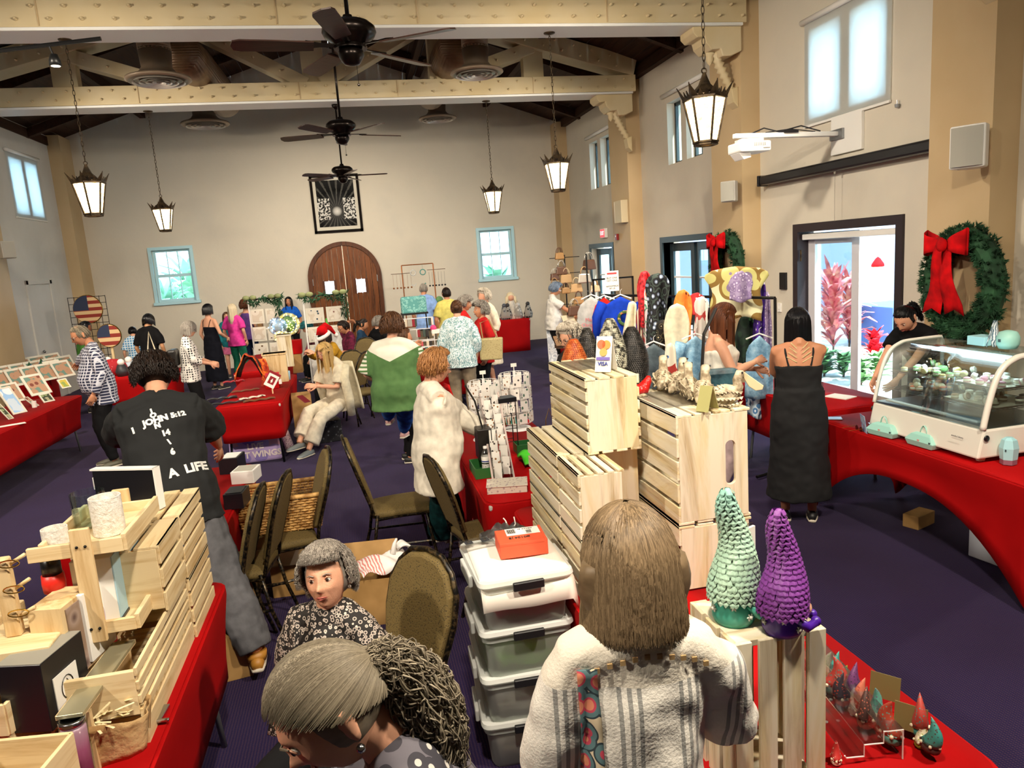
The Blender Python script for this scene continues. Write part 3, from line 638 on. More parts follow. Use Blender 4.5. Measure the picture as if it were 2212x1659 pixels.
# wreaths
needle_m=M0('fir_green','#1c4326',.8,fn=lambda t: t.col(t.ramp(t.noise(t.coord(),9,3),[(0.3,'#0f2c18'),(0.6,'#245232'),(0.8,'#3a6a42')])))
bow_m=cloth('red_velvet','#c4070f',.15,8)
def wreath(loc,r,label,seed,tuft=900):
    t=thing('christmas_wreath',label,'wreath',loc);rnd=random.Random(seed)
    mb=MB();mb.tube([V(-.06,r*.82*math.cos(a),r*math.sin(a)) for a in [2*math.pi*i/28 for i in range(28)]],.11*r/.5,8,close=True)
    mb.build('wreath_core',needle_m,t)
    mb=MB()
    for k in range(tuft):
        a=rnd.uniform(0,2*math.pi);b=rnd.uniform(0,2*math.pi);rr=.11*r/.5
        c=V(-.06-rr*math.cos(b)*.9,(r*.82+rr*math.sin(b))*math.cos(a),(r+rr*math.sin(b))*math.sin(a))
        d=V(-math.cos(b),math.sin(b)*math.cos(a),math.sin(b)*math.sin(a))+V(rnd.uniform(-.5,.5),rnd.uniform(-.7,.7),rnd.uniform(-.7,.7));d.normalize()
        L=rnd.uniform(.05,.10)*r/.5;
        if c.x+d.x*L> -.005: d.x=-abs(d.x)
        sd=d.orthogonal().normalized();up=d.cross(sd)
        for q in (sd,up,(sd+up).normalized(),(sd-up).normalized()):
            for e in (-1,1): mb.add([c,c+d*L*.35+q*.006,c+d*L*.8+q*e*L*.42,],[(0,1,2)])
        mb.add([c+sd*.01,c-sd*.01,c+d*L],[(0,1,2)])
    mb.build('needles',needle_m,t,kind='stuff')
    bz=V(-.20,r*.10,r*.86)
    for sg in (-1,1):
        fn=lambda u,v: bz+V(-.05-.055*math.sin(math.pi*u)*(1 if v> .5 else 1),sg*(.02+.26*(r/.5)*math.sin(math.pi*u*.5)),(v-.5)*(.07+.16*math.sin(math.pi*u*.55))+.03*u)
        MB().sheet(lambda u,v: bz+V(-.07*math.sin(math.pi*min(1,u*1.02)),sg*.27*(r/.5)*math.sin(math.pi*.5*u),(v-.5)*(.08+.15*u)+.02*u),8,4,.006).sheet(lambda u,v: bz+V(.04*math.sin(math.pi*u),sg*.27*(r/.5)*math.sin(math.pi*.5*u),(v-.5)*(.08+.15*u)+.02*u),8,4,.006).build('bow_loop',bow_m,t,smooth=True)
        MB().sheet(lambda u,v: bz+V(-.03-.03*math.sin(5*u+sg),sg*(.02+.10*u)+(v-.5)*(.08+.13*u),-1.38*r*u-(0.05*abs(v-.5)*2*(1 if u> .99 else 0))),12,4,.006).build('bow_tail',bow_m,t,smooth=True)
    MB().ball(bz+V(-.05,0,0),(.04,.05,.06)).build('bow_knot',bow_m,t,smooth=True)
w1=AX(2088,612,XR-.30);wreath(V(XR-.28,w1.y,w1.z),.40,'big evergreen wreath with a red bow on the nearest right pilaster',3,1100)
w2=AX(1580,572,XR-.28);wreath(V(XR-.28,w2.y,w2.z),.38,'smaller evergreen wreath with a red bow beyond the clothes rack',4,500)
# ================================================================ outside the right-hand doors
gr=structure(MB().b2((XR+.3,-6,-.25),(40,34,-.05)).build('ground',M0('pale_paving','#c9c7c2',.8,fn=lambda t: t.col(t.ramp(t.noise(t.coord(),1.2,4),[(.35,'#9a9c9c'),(.6,'#d4d2cc')])))))
ob=structure(MB().b2((13.5,10.0,-.05),(13.8,30,3.6)).build('wall_outside',M0('blue_grey_render','#9aa6c4',.8)))
leafr=M0('red_purple_leaf','#b8485c',.5,fn=lambda t: t.col(t.ramp(t.noise(t.coord(),6,2),[(.3,'#7a2c3c'),(.5,'#c4626a'),(.7,'#d8a48c')])));leafg=M0('garden_green','#5c8a54',.6)
poin_m=M0('poinsettia_red','#cc2030',.5)
def leafplant(name,label,cat,loc,h,n,m1,seed,spread=.5,lw=.06,group=None):
    t=thing(name,label,cat,loc,group=group);rnd=random.Random(seed);mb=MB()
    for k in range(n):
        a=rnd.uniform(0,6.28);z0=h*rnd.uniform(.05,.7);L=h*rnd.uniform(.35,.6);d=V(math.cos(a),math.sin(a),0);e=rnd.uniform(.4,1.3)
        sd=V(-d.y,d.x,0);pts=[V(0,0,z0)+d*(L*spread*u*e)+V(0,0,L*(u*.9-.7*e*u*u*.8)) for u in (0,.33,.66,1)]
        ww=[.3,1,.8,.05];vs=[]
        for p,w_ in zip(pts,ww): vs += [p-sd*lw*w_,p+sd*lw*w_+V(0,0,.01)]
        mb.add(vs,[(0,1,3,2),(2,3,5,4),(4,5,7,6)])
    mb.build('leaves',m1,t,kind='stuff');MB().tube([(0,0,0),(0.02,0,h*.7)],.02,6).build('stem',bronze_m,t)
    return t
for k,(px,py,h) in enumerate(((1800,700,1.9),(1835,690,1.7),(1790,690,1.5))):
    p=AX(px,py,8.6+.9*k);leafplant('cordyline',['tall red-leaved cordyline outside the open door, behind the glass','red-leaved cordyline outside, next to the door edge','shorter cordyline outside at the hinge side of the door'][k],'plant',(p.x,p.y,-.05),h,70,leafr,30+k,.6,.05,group='cordylines outside')
for k,(px,x) in enumerate(((1780,7.2),(1822,7.4),(1860,7.2),(1893,7.6))):
    p=AX(px,800,x);leafplant('poinsettia',['leafy low shrub outside behind the door glass, hinge side','leafy low shrub outside behind the door glass, middle','leafy low shrub outside behind the door glass, knob side','leafy low shrub outside in the open half of the door'][k],'plant',(p.x,p.y,-.05),.5,60,leafg,50+k,.9,.05,group='low shrubs outside')
p=AX(1890,730,8.8);leafplant('poinsettia','bright red poinsettia outside in the open doorway','plant',(p.x,p.y,-.05),.62,60,poin_m,61,.9,.06)
t=thing('garden_figure','white robed outdoor figure with a red cap seen through the open door','statue',AX(1895,640,11.6)*1);t.location.z=-.05
MB().lathe([(.30,0),(.28,.3),(.20,.8),(.17,1.1),(.10,1.25)],16).build('body',white_m,t,smooth=True);MB().ball((0,0,1.38),.13).build('head',M0('plaster_pink','#e0b8a0',.6),t,smooth=True);MB().lathe([(.14,1.44),(.13,1.5),(.05,1.62),(.0,1.66)],12).build('cap',bow_m,t,smooth=True)
t=thing('outdoor_table','blue covered table outside the open door','table',AX(1925,700,10.3)*1);t.location.z=-.05
MB().box((0,0,.40),(1.0,1.3,.80),taper=.98).build('table_cover',M0('blue_cloth','#3c5c9c',.8),t,bevel=.02)
for k,(y,h,m) in enumerate(((19.8,2.6,leafg),(20.6,3.2,leafg),(19.9,2.2,leafg))):
    p=AY((345,412,1075)[k],620,y+1.5+2.2*(k==1));leafplant('garden_shrub',['garden shrub beyond the far left sash window, left part','taller garden shrub beyond the far left sash window','garden shrub beyond the far right sash window'][k],'shrub',(p.x,p.y,-.1),h,120,M0('sunlit_foliage','#a4c8b0',.6),70+k,.7,.12,group='shrubs beyond the far windows')
structure(MB().b2((-12,YF+.3,-.25),(12,40,-.05)).build('lawn',M0('lawn_green','#9cb08c',.9)))
# ================================================================ figures
def skinm(name,base,flush,old=0.0):
    def fn(t):
        v=t.coord();n=t.noise(v,14,4,0.6);t.col(t.mix(t.math('MULTIPLY',n,0.55),base,flush))
        t.bump(t.noise(v,60 if old else 150,4,0.7),0.15+0.5*old,0.002+0.004*old)
        t.b.inputs['Subsurface Weight'].default_value=0.0
    return M0(name,base,0.5,fn=fn,spec=0.35)
SK={'fair': skinm('fair_skin','#e0ac8c','#cc8468'),'tan': skinm('tan_skin','#c98f6a','#b06c4c'),'old': skinm('aged_skin','#d8a688','#b87458',.7),'brown': skinm('brown_skin','#9a6040','#7c4430'),'olive': skinm('olive_skin','#c6946c','#ac7450')}
eye_w=M0('eye_white','#dcd6cc',0.25);iris_m=M0('dark_iris','#2a1a12',0.15);lip_m=M0('rose_lips','#a8574c',0.5)
def hairm(name,lt,dk,rough=0.45):
    def fn(t):
        v=t.coord();n=t.noise(v,9,4,0.6,0.5);n2=t.noise(v,46,3,0.6)
        at_=t.new('ShaderNodeAttribute',attribute_name='tone');f_=at_.outputs['Fac'];k_=t.math('MULTIPLY',t.math('SUBTRACT',1.0,f_),t.math('GREATER_THAN',f_,.01));t.col(t.mix(t.math('ADD',t.math('MULTIPLY',n2,0.3),t.math('MULTIPLY',k_,.75)),t.mix(f_,t.ramp(n,[(0.3,dk),(0.8,lt)]),lt),dk));t.b.inputs['Specular IOR Level'].default_value=0.35
    return M0(name,lt,rough,fn=fn)
HM={'grey': hairm('silver_grey_hair','#b8b0a4','#6a625a'),'white': hairm('white_hair','#ded6c6','#a89c8a'),'blonde': hairm('golden_blonde_hair','#dcb878','#a07c44'),'ash': hairm('ash_brown_hair','#a08868','#52422e'),
      'dark': hairm('dark_brown_hair','#2e1f16','#120b08'),'black': hairm('black_hair','#17151a','#08080a',.3),'auburn': hairm('auburn_hair','#74401f','#3a1c0e'),'brown': hairm('chestnut_hair','#6a4426','#382214'),
      'strawb': hairm('copper_blonde_hair','#c08a56','#84562e'),'bluegrey': hairm('blue_grey_hair','#8fa0b4','#56647a'),'teal': hairm('teal_dyed_hair','#2e8c94','#14505a'),'salt': hairm('salt_and_pepper_hair','#b4a890','#4c4234'),'cream': hairm('cream_white_hair','#e8dcc0','#b4a282')}
def remeshed(mb,vox,smooth=5):
    me=mb.mesh('tmp',[]);o=bpy.data.objects.new('tmp',me);C.objects.link(o)
    r=o.modifiers.new('r','REMESH');r.mode='VOXEL';r.voxel_size=vox;r.use_smooth_shade=True
    s=o.modifiers.new('s','SMOOTH');s.iterations=smooth;s.factor=0.5
    dg=bpy.context.evaluated_depsgraph_get();m2=bpy.data.meshes.new_from_object(o.evaluated_get(dg))
    bpy.data.objects.remove(o);bpy.data.meshes.remove(me);m2.materials.clear();return m2
_tex={}
def folds(o,strength,size):
    if size not in _tex:
        x=bpy.data.textures.new('folds','CLOUDS');x.noise_scale=size;x.noise_depth=1;_tex[size]=x
    d=o.modifiers.new('folds','DISPLACE');d.texture=_tex[size];d.strength=strength;d.mid_level=0.5;d.texture_coords='LOCAL'
def mesh_obj(me,name,mats,parent):
    for m_ in (mats if isinstance(mats,(list,tuple)) else [mats]): me.materials.append(m_)
    o=bpy.data.objects.new(name,me);C.objects.link(o);o.parent=parent;me.shade_smooth();return o
def head_mesh(mb,o,hy,hp,hr,s,res=22,nose=1.0,fat=1.0):
    """adds a head with face, nose, lips, chin and ears; o = centre, hy yaw, hp pitch, hr roll (rad), s scale (1 = 0.225 m)"""
    Mh=Matrix.Translation(o) @ Matrix.Rotation(hy,4,'Z') @ Matrix.Rotation(hp,4,'X') @ Matrix.Rotation(hr,4,'Y') @ Matrix.Scale(s,4)
    rs=[];m=int(res*0.9);n=res*2
    g=lambda x,c,w_: math.exp(-((x-c)/w_)**2)
    for i in range(m+1):
        th=math.pi*(0.01+0.98*i/m);ring=[]
        for k in range(n):
            ph=2*math.pi*k/n;z=-.113*math.cos(th);rr=math.sin(th)
            x=.074*rr*math.sin(ph)*fat;y=.094*rr*math.cos(ph)
            fr=max(0,math.cos(ph))
            if z< 0:
                t_=-z/.113;x *= 1-.30*t_**1.6;y=y*(1-.12*t_)+.016*t_
                if y< 0: y *= 1-.25*t_
            if y> 0: y *= 1-.05*g(z,.06,.03)
            if fr> 0:
                ax=abs(x)
                y -= .010*g(ax,.031,.016)*g(z,.010,.014)*fr;y += .006*g(ax,.028,.022)*g(z,.034,.010)*fr
                y += nose*(.009*g(x,0,.010)*g(z,.005,.022)+.026*g(x,0,.0125)*g(z,-.024,.0125))*fr
                y += .007*g(x,0,.022)*g(z,-.055,.012)*fr;y -= .004*g(x,0,.03)*g(z,-.0555,.0025)*fr;y += .009*g(x,0,.026)*g(z,-.094,.014)*fr
                y += .005*g(ax,.045,.018)*g(z,-.020,.018)*fr
                x += (1 if x> 0 else -1)*.003*g(ax,.02,.012)*g(z,-.028,.01)
                if nose> 1.05: y -= .0035*g(ax-(.017+.38*(-.02-z)),0,.0028)*g(z,-.045,.025)+.0025*g(z,.052+.002*math.sin(60*x),.002)*g(ax,0,.035)+.004*g(ax,.034,.016)*g(z,-.012,.005)+.003*g(ax,.05,.014)*g(z,-.05,.02)
            ring.append(Mh @ V(x,y,z))
        rs.append(ring)
    mb.rings(rs)
    for sg in (-1,1):
        ear=[]
        for i in range(7):
            a=i/6;zc=.022-.058*a;w_=.017*math.sin(math.pi*(.12+.80*a))**.6*(1.0 if a< .5 else .8)
            c=V(sg*(.073*fat+.008),-.010-.006*math.cos(a*3),zc)
            ear.append([Mh @ (c+V(sg*.006*math.cos(q)-sg*.002,w_*math.sin(q)-.006,0)) for q in [2*math.pi*j/8 for j in range(8)]])
        mb.rings(ear)
    return Mh
def hand(mb,w_,d,nrm,s,curl=0.5,sg=1,palm=True):
    """palm and five fingers from wrist w_, pointing along d, palm facing nrm"""
    d=d.normalized();nrm=(nrm-d*nrm.dot(d)).normalized();sd=d.cross(nrm)*sg     # sd points to the thumb side
    pl_=lambda a,b,c: w_+d*(a*s)+sd*(b*s)+nrm*(c*s)
    if palm: mb.tube([pl_(-.02,0,0),pl_(.02,0,0),pl_(.055,.003,.002),pl_(.088,.002,.004)],[(.022*s,.017*s),(.031*s,.015*s),(.039*s,.014*s),(.037*s,.011*s)],10,side=sd)
    for off,L,c0 in ((.027,.070,.0),(.009,.078,.05),(-.009,.072,.1),(-.027,.058,.15)):
        p=pl_(.082,off,.002);a=.15+curl*(.5+c0);pts=[p-d*.012*s,p];
        for seg in (.42,.32,.26):
            q=d*math.cos(a)+nrm*math.sin(a)+sd*(off*1.2);pts.append(pts[-1]+q.normalized()*L*seg*s);a += curl*.75
        mb.tube(pts,[.0095*s,.0095*s,.009*s,.008*s,.006*s],7,side=sd)
    p=pl_(.012,.022,.004);q=(d*.65+sd*.75+nrm*.35).normalized();q2=(d*.9+sd*.25+nrm*(.35+curl*.5)).normalized()
    mb.tube([p-q*.01*s,p+q*.030*s,p+q*.036*s+q2*.026*s,p+q*.036*s+q2*.048*s],[.013*s,.0115*s,.0095*s,.007*s],7,side=nrm)
def ik(a,b,l1,l2,pole):
    d=b-a;L=d.length
    if L> (l1+l2)*.999: d=d*((l1+l2)*.999/L);L=d.length;b=a+d
    L=max(L,abs(l1-l2)+.02);u=d.normalized();x=(l1*l1-l2*l2+L*L)/(2*L);h=math.sqrt(max(0,l1*l1-x*x))
    p=(pole-u*pole.dot(u));p=p.normalized() if p.length> 1e-5 else u.orthogonal()
    return a+u*x+p*h,b
def strands(name,Mh,mat,parent,style,seed):
    """cap of hair plus individual locks that follow the skull and then hang"""
    rnd=np.random.RandomState(seed);s=style
    n=s.get('n',260);L=s.get('len',.05);vol=s.get('vol',.012);rad=s.get('r',.0045);curl=s.get('curl',0.0);cf=s.get('cfreq',40);hl=s.get('hairline',.42)
    part=s.get('part',0.0);up=s.get('up',0.0);spread=s.get('spread',1.0);tie=s.get('tie')
    ax=np.array([.076+vol,.096+vol,.108+vol]);cs_=.007 if n> 400 else .002
    mb=MB();rs=[];N1,N2=20,28
    for i in range(N1+1):
        th=math.pi*(.004+.98*i/N1);ring=[]
        for k in range(N2):
            ph=2*math.pi*k/N2;d=V(math.sin(th)*math.sin(ph),math.sin(th)*math.cos(ph),math.cos(th))
            face=1/(1+math.exp(-(d.y-.30-max(0,d.z-hl)*2.2)*14)) if d.z< hl+.35 else 0
            if tie: face=1/(1+math.exp(-(d.y-.42-max(0,d.z-.35)*1.2)*14))
            low=1/(1+math.exp((d.z+.50+.10*(d.y< 0))*12)) if L< .12 else 1/(1+math.exp((d.z+.75)*12))
            nz=1+(.07 if n< 400 else .02)*(noise.noise(Vector((d.x*3+seed,d.y*3,d.z*3))))*(1+vol*20)
            k_=(1-face)*(1-low);q=V(d.x*(ax[0]-cs_)*nz,d.y*(ax[1]-cs_)*nz,d.z*(ax[2]-cs_)*nz+.004)*(k_) + V(d.x*.062,d.y*.075,d.z*.088)*(1-k_)
            ring.append(Mh @ q)
        rs.append(ring)
    mb.rings(rs)
    if L> .10 and not tie:      # body of the hanging hair
        w0=ax[0]*1.0*spread;rr=[]
        Mi=Mh.to_3x3();cz=Mh @ V(0,-.035,0)
        for i in range(7):
            f=i/6;z=.02-(L-.11)*f;w_=w0*(1.0+.12*math.sin(f*3))*(1-.35*f**3);dp=.062*(1-.30*f)
            c=(Mh @ V(0,-.035,.02))+V(0,0,-(L-.11)*f)
            X_=(Mi @ V(1,0,0));X_.z=0;X_.normalize();Y_=V(-X_.y,X_.x,0)
            w_ -= cs_;dp -= cs_;rr.append([c+X_*(w_*math.cos(a))+Y_*(dp*math.sin(a)-.012*f) for a in [2*math.pi*j/16 for j in range(16)]])
        mb.rings(rr)
    if tie:    # tied hair: mass following a path given in head space
        pts=[Mh @ Vector(p) for p in tie['path']];mb.tube(pts,tie['rad'],12)
    obj=mb.build(name,mat,parent,smooth=True,fix=True)
    # locks
    seg=s.get('seg',9);fall=max(0,L-.10)
    az=rnd.uniform(-math.pi,math.pi,n);th0=rnd.uniform(.05,.9,n)
    P=np.zeros((n,seg+1,3));rot=np.array(Mh.to_3x3());org=np.array(Mh.translation)
    g=rot.T @ np.array([0,0,-1.0]);g /= np.linalg.norm(g)
    td=None
    if tie: td=Vector(tie['path'][0]);td.normalize()
    for i in range(n):
        front=math.cos(az[i]);c=max(0,front)
        thend=(.98-.30*c) if front> .35 else ((2.1 if front< -.2 else 1.75) if fall< .05 else 1.58)
        if tie: thend=.85+(1-front)*.62
        if front> .35 and L> .1: thend=1.15
        a=az[i];t0=th0[i]*(thend)*.8
        if s.get('bangs') and front> .5: thend=1.02
        k1=max(2,int(seg*(.55 if fall> .05 else 1.0)));pr=None
        ph0=rnd.uniform(0,6.28);sc=Mh.to_scale()[0]
        for j in range(seg+1):
            if td:
                d0=Vector((math.sin(thend)*math.sin(a),math.sin(thend)*math.cos(a),math.cos(thend)));f_=(t0/2.2+(1-t0/2.2)*j/seg)*.97;dd=d0.slerp(td,f_,d0);q=np.array(dd)*(ax+.003)
            elif j <= k1:
                th=t0+(thend-t0)*j/k1;aa=a
                if front> .0 and L> .08 and not s.get('bangs'): aa=a+(1 if a> 0 else -1)*(.8*(j/k1)**1.5)*c
                q=np.array([math.sin(th)*math.sin(aa),math.sin(th)*math.cos(aa),math.cos(th)])*(ax+.004+up*rnd.uniform(0,.02))
            else:
                q=pr+(g*(fall*(1.0-.12*rnd.rand())/(seg-k1)))/sc*rnd.uniform(.85,1.1)+np.array([pr[0]*.02*spread,-.001,0])
            pr=q;w_=q.copy()
            if curl: w_ += curl*np.array([math.sin(cf*.1*j+ph0),math.cos(cf*.1*j+ph0*1.3),.6*math.sin(cf*.13*j+ph0*2)])*(j/seg)**.5
            P[i,j]=w_
    P=P*Mh.to_scale()[0];Rn=rot/Mh.to_scale()[0]
    P=P @ Rn.T+org
    if tie and tie.get('n'):
        pts=np.array([list(Mh @ Vector(p)) for p in tie['path']]);m=tie['n'];sg2=tie.get('seg',16);fq=16/sg2;Q=np.zeros((m,sg2+1,3));tt=np.linspace(0,len(pts)-1,sg2+1)
        base=np.array([np.interp(tt,range(len(pts)),pts[:,c]) for c in range(3)]).T;rr=np.interp(tt,range(len(pts)),tie['rad'])
        for i in range(m):
            o3=rnd.normal(size=3);o3 /= np.linalg.norm(o3);k=rnd.uniform(.75,1.15);p0=rnd.uniform(0,6.28,3);am=tie.get('curl',.01)
            st=rnd.randint(0,5)/fq
            for j in range(sg2+1):
                jj=int(min(sg2,j+st*(sg2-j)//sg2));Q[i,j]=base[j]+o3*rr[j]*k+am*np.array([math.sin(1.9*fq*j+p0[0]),math.sin(1.7*fq*j+p0[1]),math.sin(2.1*fq*j+p0[2])])*min(1,fq*j/3)
        ribbons(Q,rad*1.1,'hair_lock',mat,obj)
    ribbons(P,rad,'hair_locks',mat,obj)
    return obj
def ribbons(P,rad,name,mat,parent):
    n,m,_=P.shape;T=np.gradient(P,axis=1);T /= np.linalg.norm(T,axis=2,keepdims=True)+1e-9
    A=np.cross(T,np.array([.31,.52,.79]));A /= np.linalg.norm(A,axis=2,keepdims=True)+1e-9;B=np.cross(T,A)
    w_=rad*np.sin(np.linspace(.35,math.pi-.12,m))[None,:,None]
    VV=np.stack([P+w_*A,P+w_*(-.5*A+.87*B),P+w_*(-.5*A-.87*B)],axis=2).reshape(-1,3)
    idx=np.arange(n*m*3).reshape(n,m,3);F=[]
    for k in range(3):
        k2=(k+1) % 3;F.append(np.stack([idx[:,:-1,k],idx[:,:-1,k2],idx[:,1:,k2],idx[:,1:,k]],axis=-1).reshape(-1,4))
    F=np.concatenate(F);me=bpy.data.meshes.new(name);me.vertices.add(len(VV));me.vertices.foreach_set('co',VV.ravel());me.loops.add(F.size);me.loops.foreach_set('vertex_index',F.ravel().astype(np.int32))
    me.polygons.add(len(F));me.polygons.foreach_set('loop_start',np.arange(0,F.size,4,dtype=np.int32));me.update();at_=me.attributes.new('tone','FLOAT','POINT');at_.data.foreach_set('value',np.repeat(.15+.85*np.random.RandomState(n).rand(n),m*3).astype(np.float32));me.materials.append(mat);me.shade_smooth()
    o=bpy.data.objects.new(name,me);C.objects.link(o);o.parent=parent;o['kind']='stuff';return o
def person(label,loc,face,H=1.68,b=1.0,belly=0.0,lean=0.0,neck=0.0,hyaw=0.0,hroll=0.0,sit=None,lh=None,rh=None,lf=None,rf=None,skin='fair',top=None,bottom=None,dress=None,hair=None,
           hcol='brown',shoes='#222222',curl=.55,det=0,glasses=None,old=False,group=None,bust=0.0,sleeve=None,twist=0.0,lpole=None,rpole=None,feet=True,shoe_h=0,cut_low=None,fat=1.0,nose=1.0,lpalm=None,rpalm=None,name='person'):
    """local frame: faces +y, +x is the figure's right... (left hand at -x); lh/rh/lf/rf are targets in that frame in metres"""
    rz=R(face)-math.pi/2;t=thing(name,label,'person',loc,rz,group);s=H/1.70;vox=.0095 if det> 1 else (.013 if det else .017)
    seat=sit is not None;hz=(sit if seat else .93*s);P0=V(0,0,hz)
    ca,sa=math.cos(lean),math.sin(lean)
    def sp(x,y,z):       # a point given in the upright trunk (z above the pelvis), after leaning and twisting
        f=min(1,max(0,z/(.30*s)));tw=twist*f;x,y=x*math.cos(tw)-y*math.sin(tw),x*math.sin(tw)+y*math.cos(tw)
        l=lean*(.45+.55*f) if z> 0 else lean*.3;return P0+V(x,y*math.cos(l)+z*math.sin(l),z*math.cos(l)-y*math.sin(l))
    sx=.160*s*(.80+.20*b);shz=.462*s;sh={-1: sp(-sx,-.01,shz),1: sp(sx,-.01,shz)}
    nb=sp(0,-.015,.53*s);nk=lean*.6+neck;hd=V(0,math.sin(nk),math.cos(nk));hc=nb+hd*(.135*s)+V(0,.02*s*math.cos(nk),0)
    fcol=skin if not isinstance(skin,str) else SK[skin]
    tl,ll=.43*s,.42*s;ul,fl=.285*s,.255*s
    hip={-1: sp(-.088*s,0,-.02),1: sp(.088*s,0,-.02)}
    F={};K={}
    for sg,tg in ((-1,lf),(1,rf)):
        if tg is None: tg=(sg*.10*s,.44*s if seat else (0.0),0)
        f=V(tg[0],tg[1],(tg[2] if len(tg)> 2 else 0)+.075*s)
        K[sg],F[sg]=ik(hip[sg],f,tl,ll,V(sg*.15,1,.6 if seat else .1))
    E_,W_={},{}
    for sg,tg,pole in ((-1,lh,lpole),(1,rh,rpole)):
        if tg is None: tg=sh[sg]+V(sg*.05,.07+.2*math.sin(lean),-.50*s)
        E_[sg],W_[sg]=ik(sh[sg],V(*tg),ul,fl,V(*(pole or (sg*.55,-.75,-.35))))
    # ---- trunk profile: z above the pelvis, half width, half depth, forward shift
    bl=belly
    prof=[(-.10,.155*b,.115*b,0),(-.02,.168*b,.120*b+.01*bl,-.005),(.06,.160*b+.02*bl,.112*b+.06*bl,.03*bl),(.15,.138*b+.045*bl,.098*b+.075*bl,.045*bl),(.25,.142*b+.02*bl,.105*b+.03*bl+.012*bust,.02*bl+.010*bust),(.33,.152*b,.112*b+.028*bust,.005+.022*bust),(.40,.160*b,.100*b+.008*bust,0),(.452,.132*b,.074*b,-.012),(.49,.092,.060,-.015),(.53,.060,.055,-.012)]
    def trunk(mb,off,z0,z1,n=16,flare=None):
        pts,rr=[],[]
        for z,w_,d_,y in prof:
            if z< z0-.001 or z> z1+.001: continue
            k=off+(flare*(1-(z-z0)/max(.01,(.30-z0))) if flare and z< .30 else 0)
            pts.append(sp(0,y*s,z*s));rr.append((w_*s+k,d_*s+k))
        sdv=V(math.cos(twist*.5),math.sin(twist*.5),0)
        mb.tube(pts,rr,n,side=sdv);return mb
    body=MB();trunk(body,0,-.10,.53);body.tube([nb-hd*.04,nb+hd*.05,hc],[.058*s,.052*s,.05*s],10)
    for sg in (-1,1):
        body.tube([sp(sg*.03*s,-.015,.50*s),sh[sg]-V(0,0,.006)],[.036*s,.034*s*b],10)
        body.tube([sh[sg]-V(sg*.04,0,.03)*s,sh[sg]-V(0,0,.008),sh[sg].lerp(E_[sg],.35),E_[sg],E_[sg].lerp(W_[sg],.3),W_[sg]],[.036*s*b,.042*s*b,.043*s*b,.037*s*b,.036*s*b,.024*s],10)
        if not dress or feet:
            body.tube([hip[sg],hip[sg].lerp(K[sg],.4),K[sg],K[sg].lerp(F[sg],.35),F[sg]+V(0,0,.0)],[.085*s*b,.075*s*b,.052*s*b,.052*s*b,.034*s],10)
            body.tube([F[sg]+V(0,-.035*s,-.045*s),F[sg]+V(sg*.01,.05*s,-.050*s),F[sg]+V(sg*.015,.13*s,-.058*s)],[(.03*s,.026*s),(.038*s,.022*s),(.034*s,.014*s)],8,side=(1,0,0))
    me=remeshed(body,vox,4);ex=MB()
    Mh=head_mesh(ex,hc,hyaw,-(nk),hroll,s*1.02,(52 if det> 1 else 20) if det else 13,nose,fat)
    for sg,pn in ((-1,lpalm),(1,rpalm)):
        d=(W_[sg]-E_[sg]).normalized();hand(ex,W_[sg],d,V(*pn) if pn else V(-sg*.8,.2,-.3),s*(1.0 if H> 1.5 else .95),curl,-sg)
    em=ex.mesh('x',[]);bm=bmesh.new();bm.from_mesh(me);bm.from_mesh(em);bm.to_mesh(me);bm.free();bpy.data.meshes.remove(em)
    bo=mesh_obj(me,'body',fcol,t)
    # ---- face
    if det or glasses:
        for sg in (-1,1):
            e=MB();e.ball((0,0,0),.0125 if det< 2 else .0115,10,8);e.xf(Mh @ Matrix.Translation(V(sg*.031,.0745,.009)));e.build('eye',eye_w,t,smooth=True)
            if det:
                MB().ball((0,0,0),(.0062,.003,.0062),10,6).xf(Mh @ Matrix.Translation(V(sg*.031+.001,.0855 if det> 1 else .0865,.008))).build('iris',iris_m,t,smooth=True)
                MB().tube([(sg*.018,.090,.026),(sg*.032,.090,.031),(sg*.048,.079,.026)],[.002,.0028,.0015],5).xf(Mh).build('eyebrow',HM[hcol] if hcol not in ('white','cream','blonde') else HM['ash'],t)
                MB().tube([(sg*.017,.083,.010),(sg*.031,.0865,.0195),(sg*.046,.076,.011)],[.0015,.0035,.0015],5).xf(Mh).build('eyelid',fcol,t,smooth=True)
        if det: MB().tube([(-.023,.086,-.056),(-.010,.0975,-.053),(0,.099,-.0545),(.010,.0975,-.053),(.023,.086,-.056)],[.001,.0036,.0034,.0036,.001],6).tube([(-.019,.088,-.0585),(0,.0985,-.0615),(.019,.088,-.0585)],[.001,.0042,.001],6).xf(Mh).build('lips',lip_m,t,smooth=True)
    if glasses:
        g=MB()
        for sg in (-1,1):
            g.tube([V(sg*.033+.024*math.cos(a),.101-.35*abs(.024*math.cos(a)+.0),.006+.019*math.sin(a)) for a in [2*math.pi*i/14 for i in range(14)]],.0018,5,close=True)
            g.tube([(sg*.056,.093,.010),(sg*.078*fat,.03,.012),(sg*.082*fat,-.012,.008)],.0017,5)
        g.tube([(-.010,.104,.010),(.010,.104,.010)],.0018,5);g.xf(Mh).build('glasses',glasses,t)
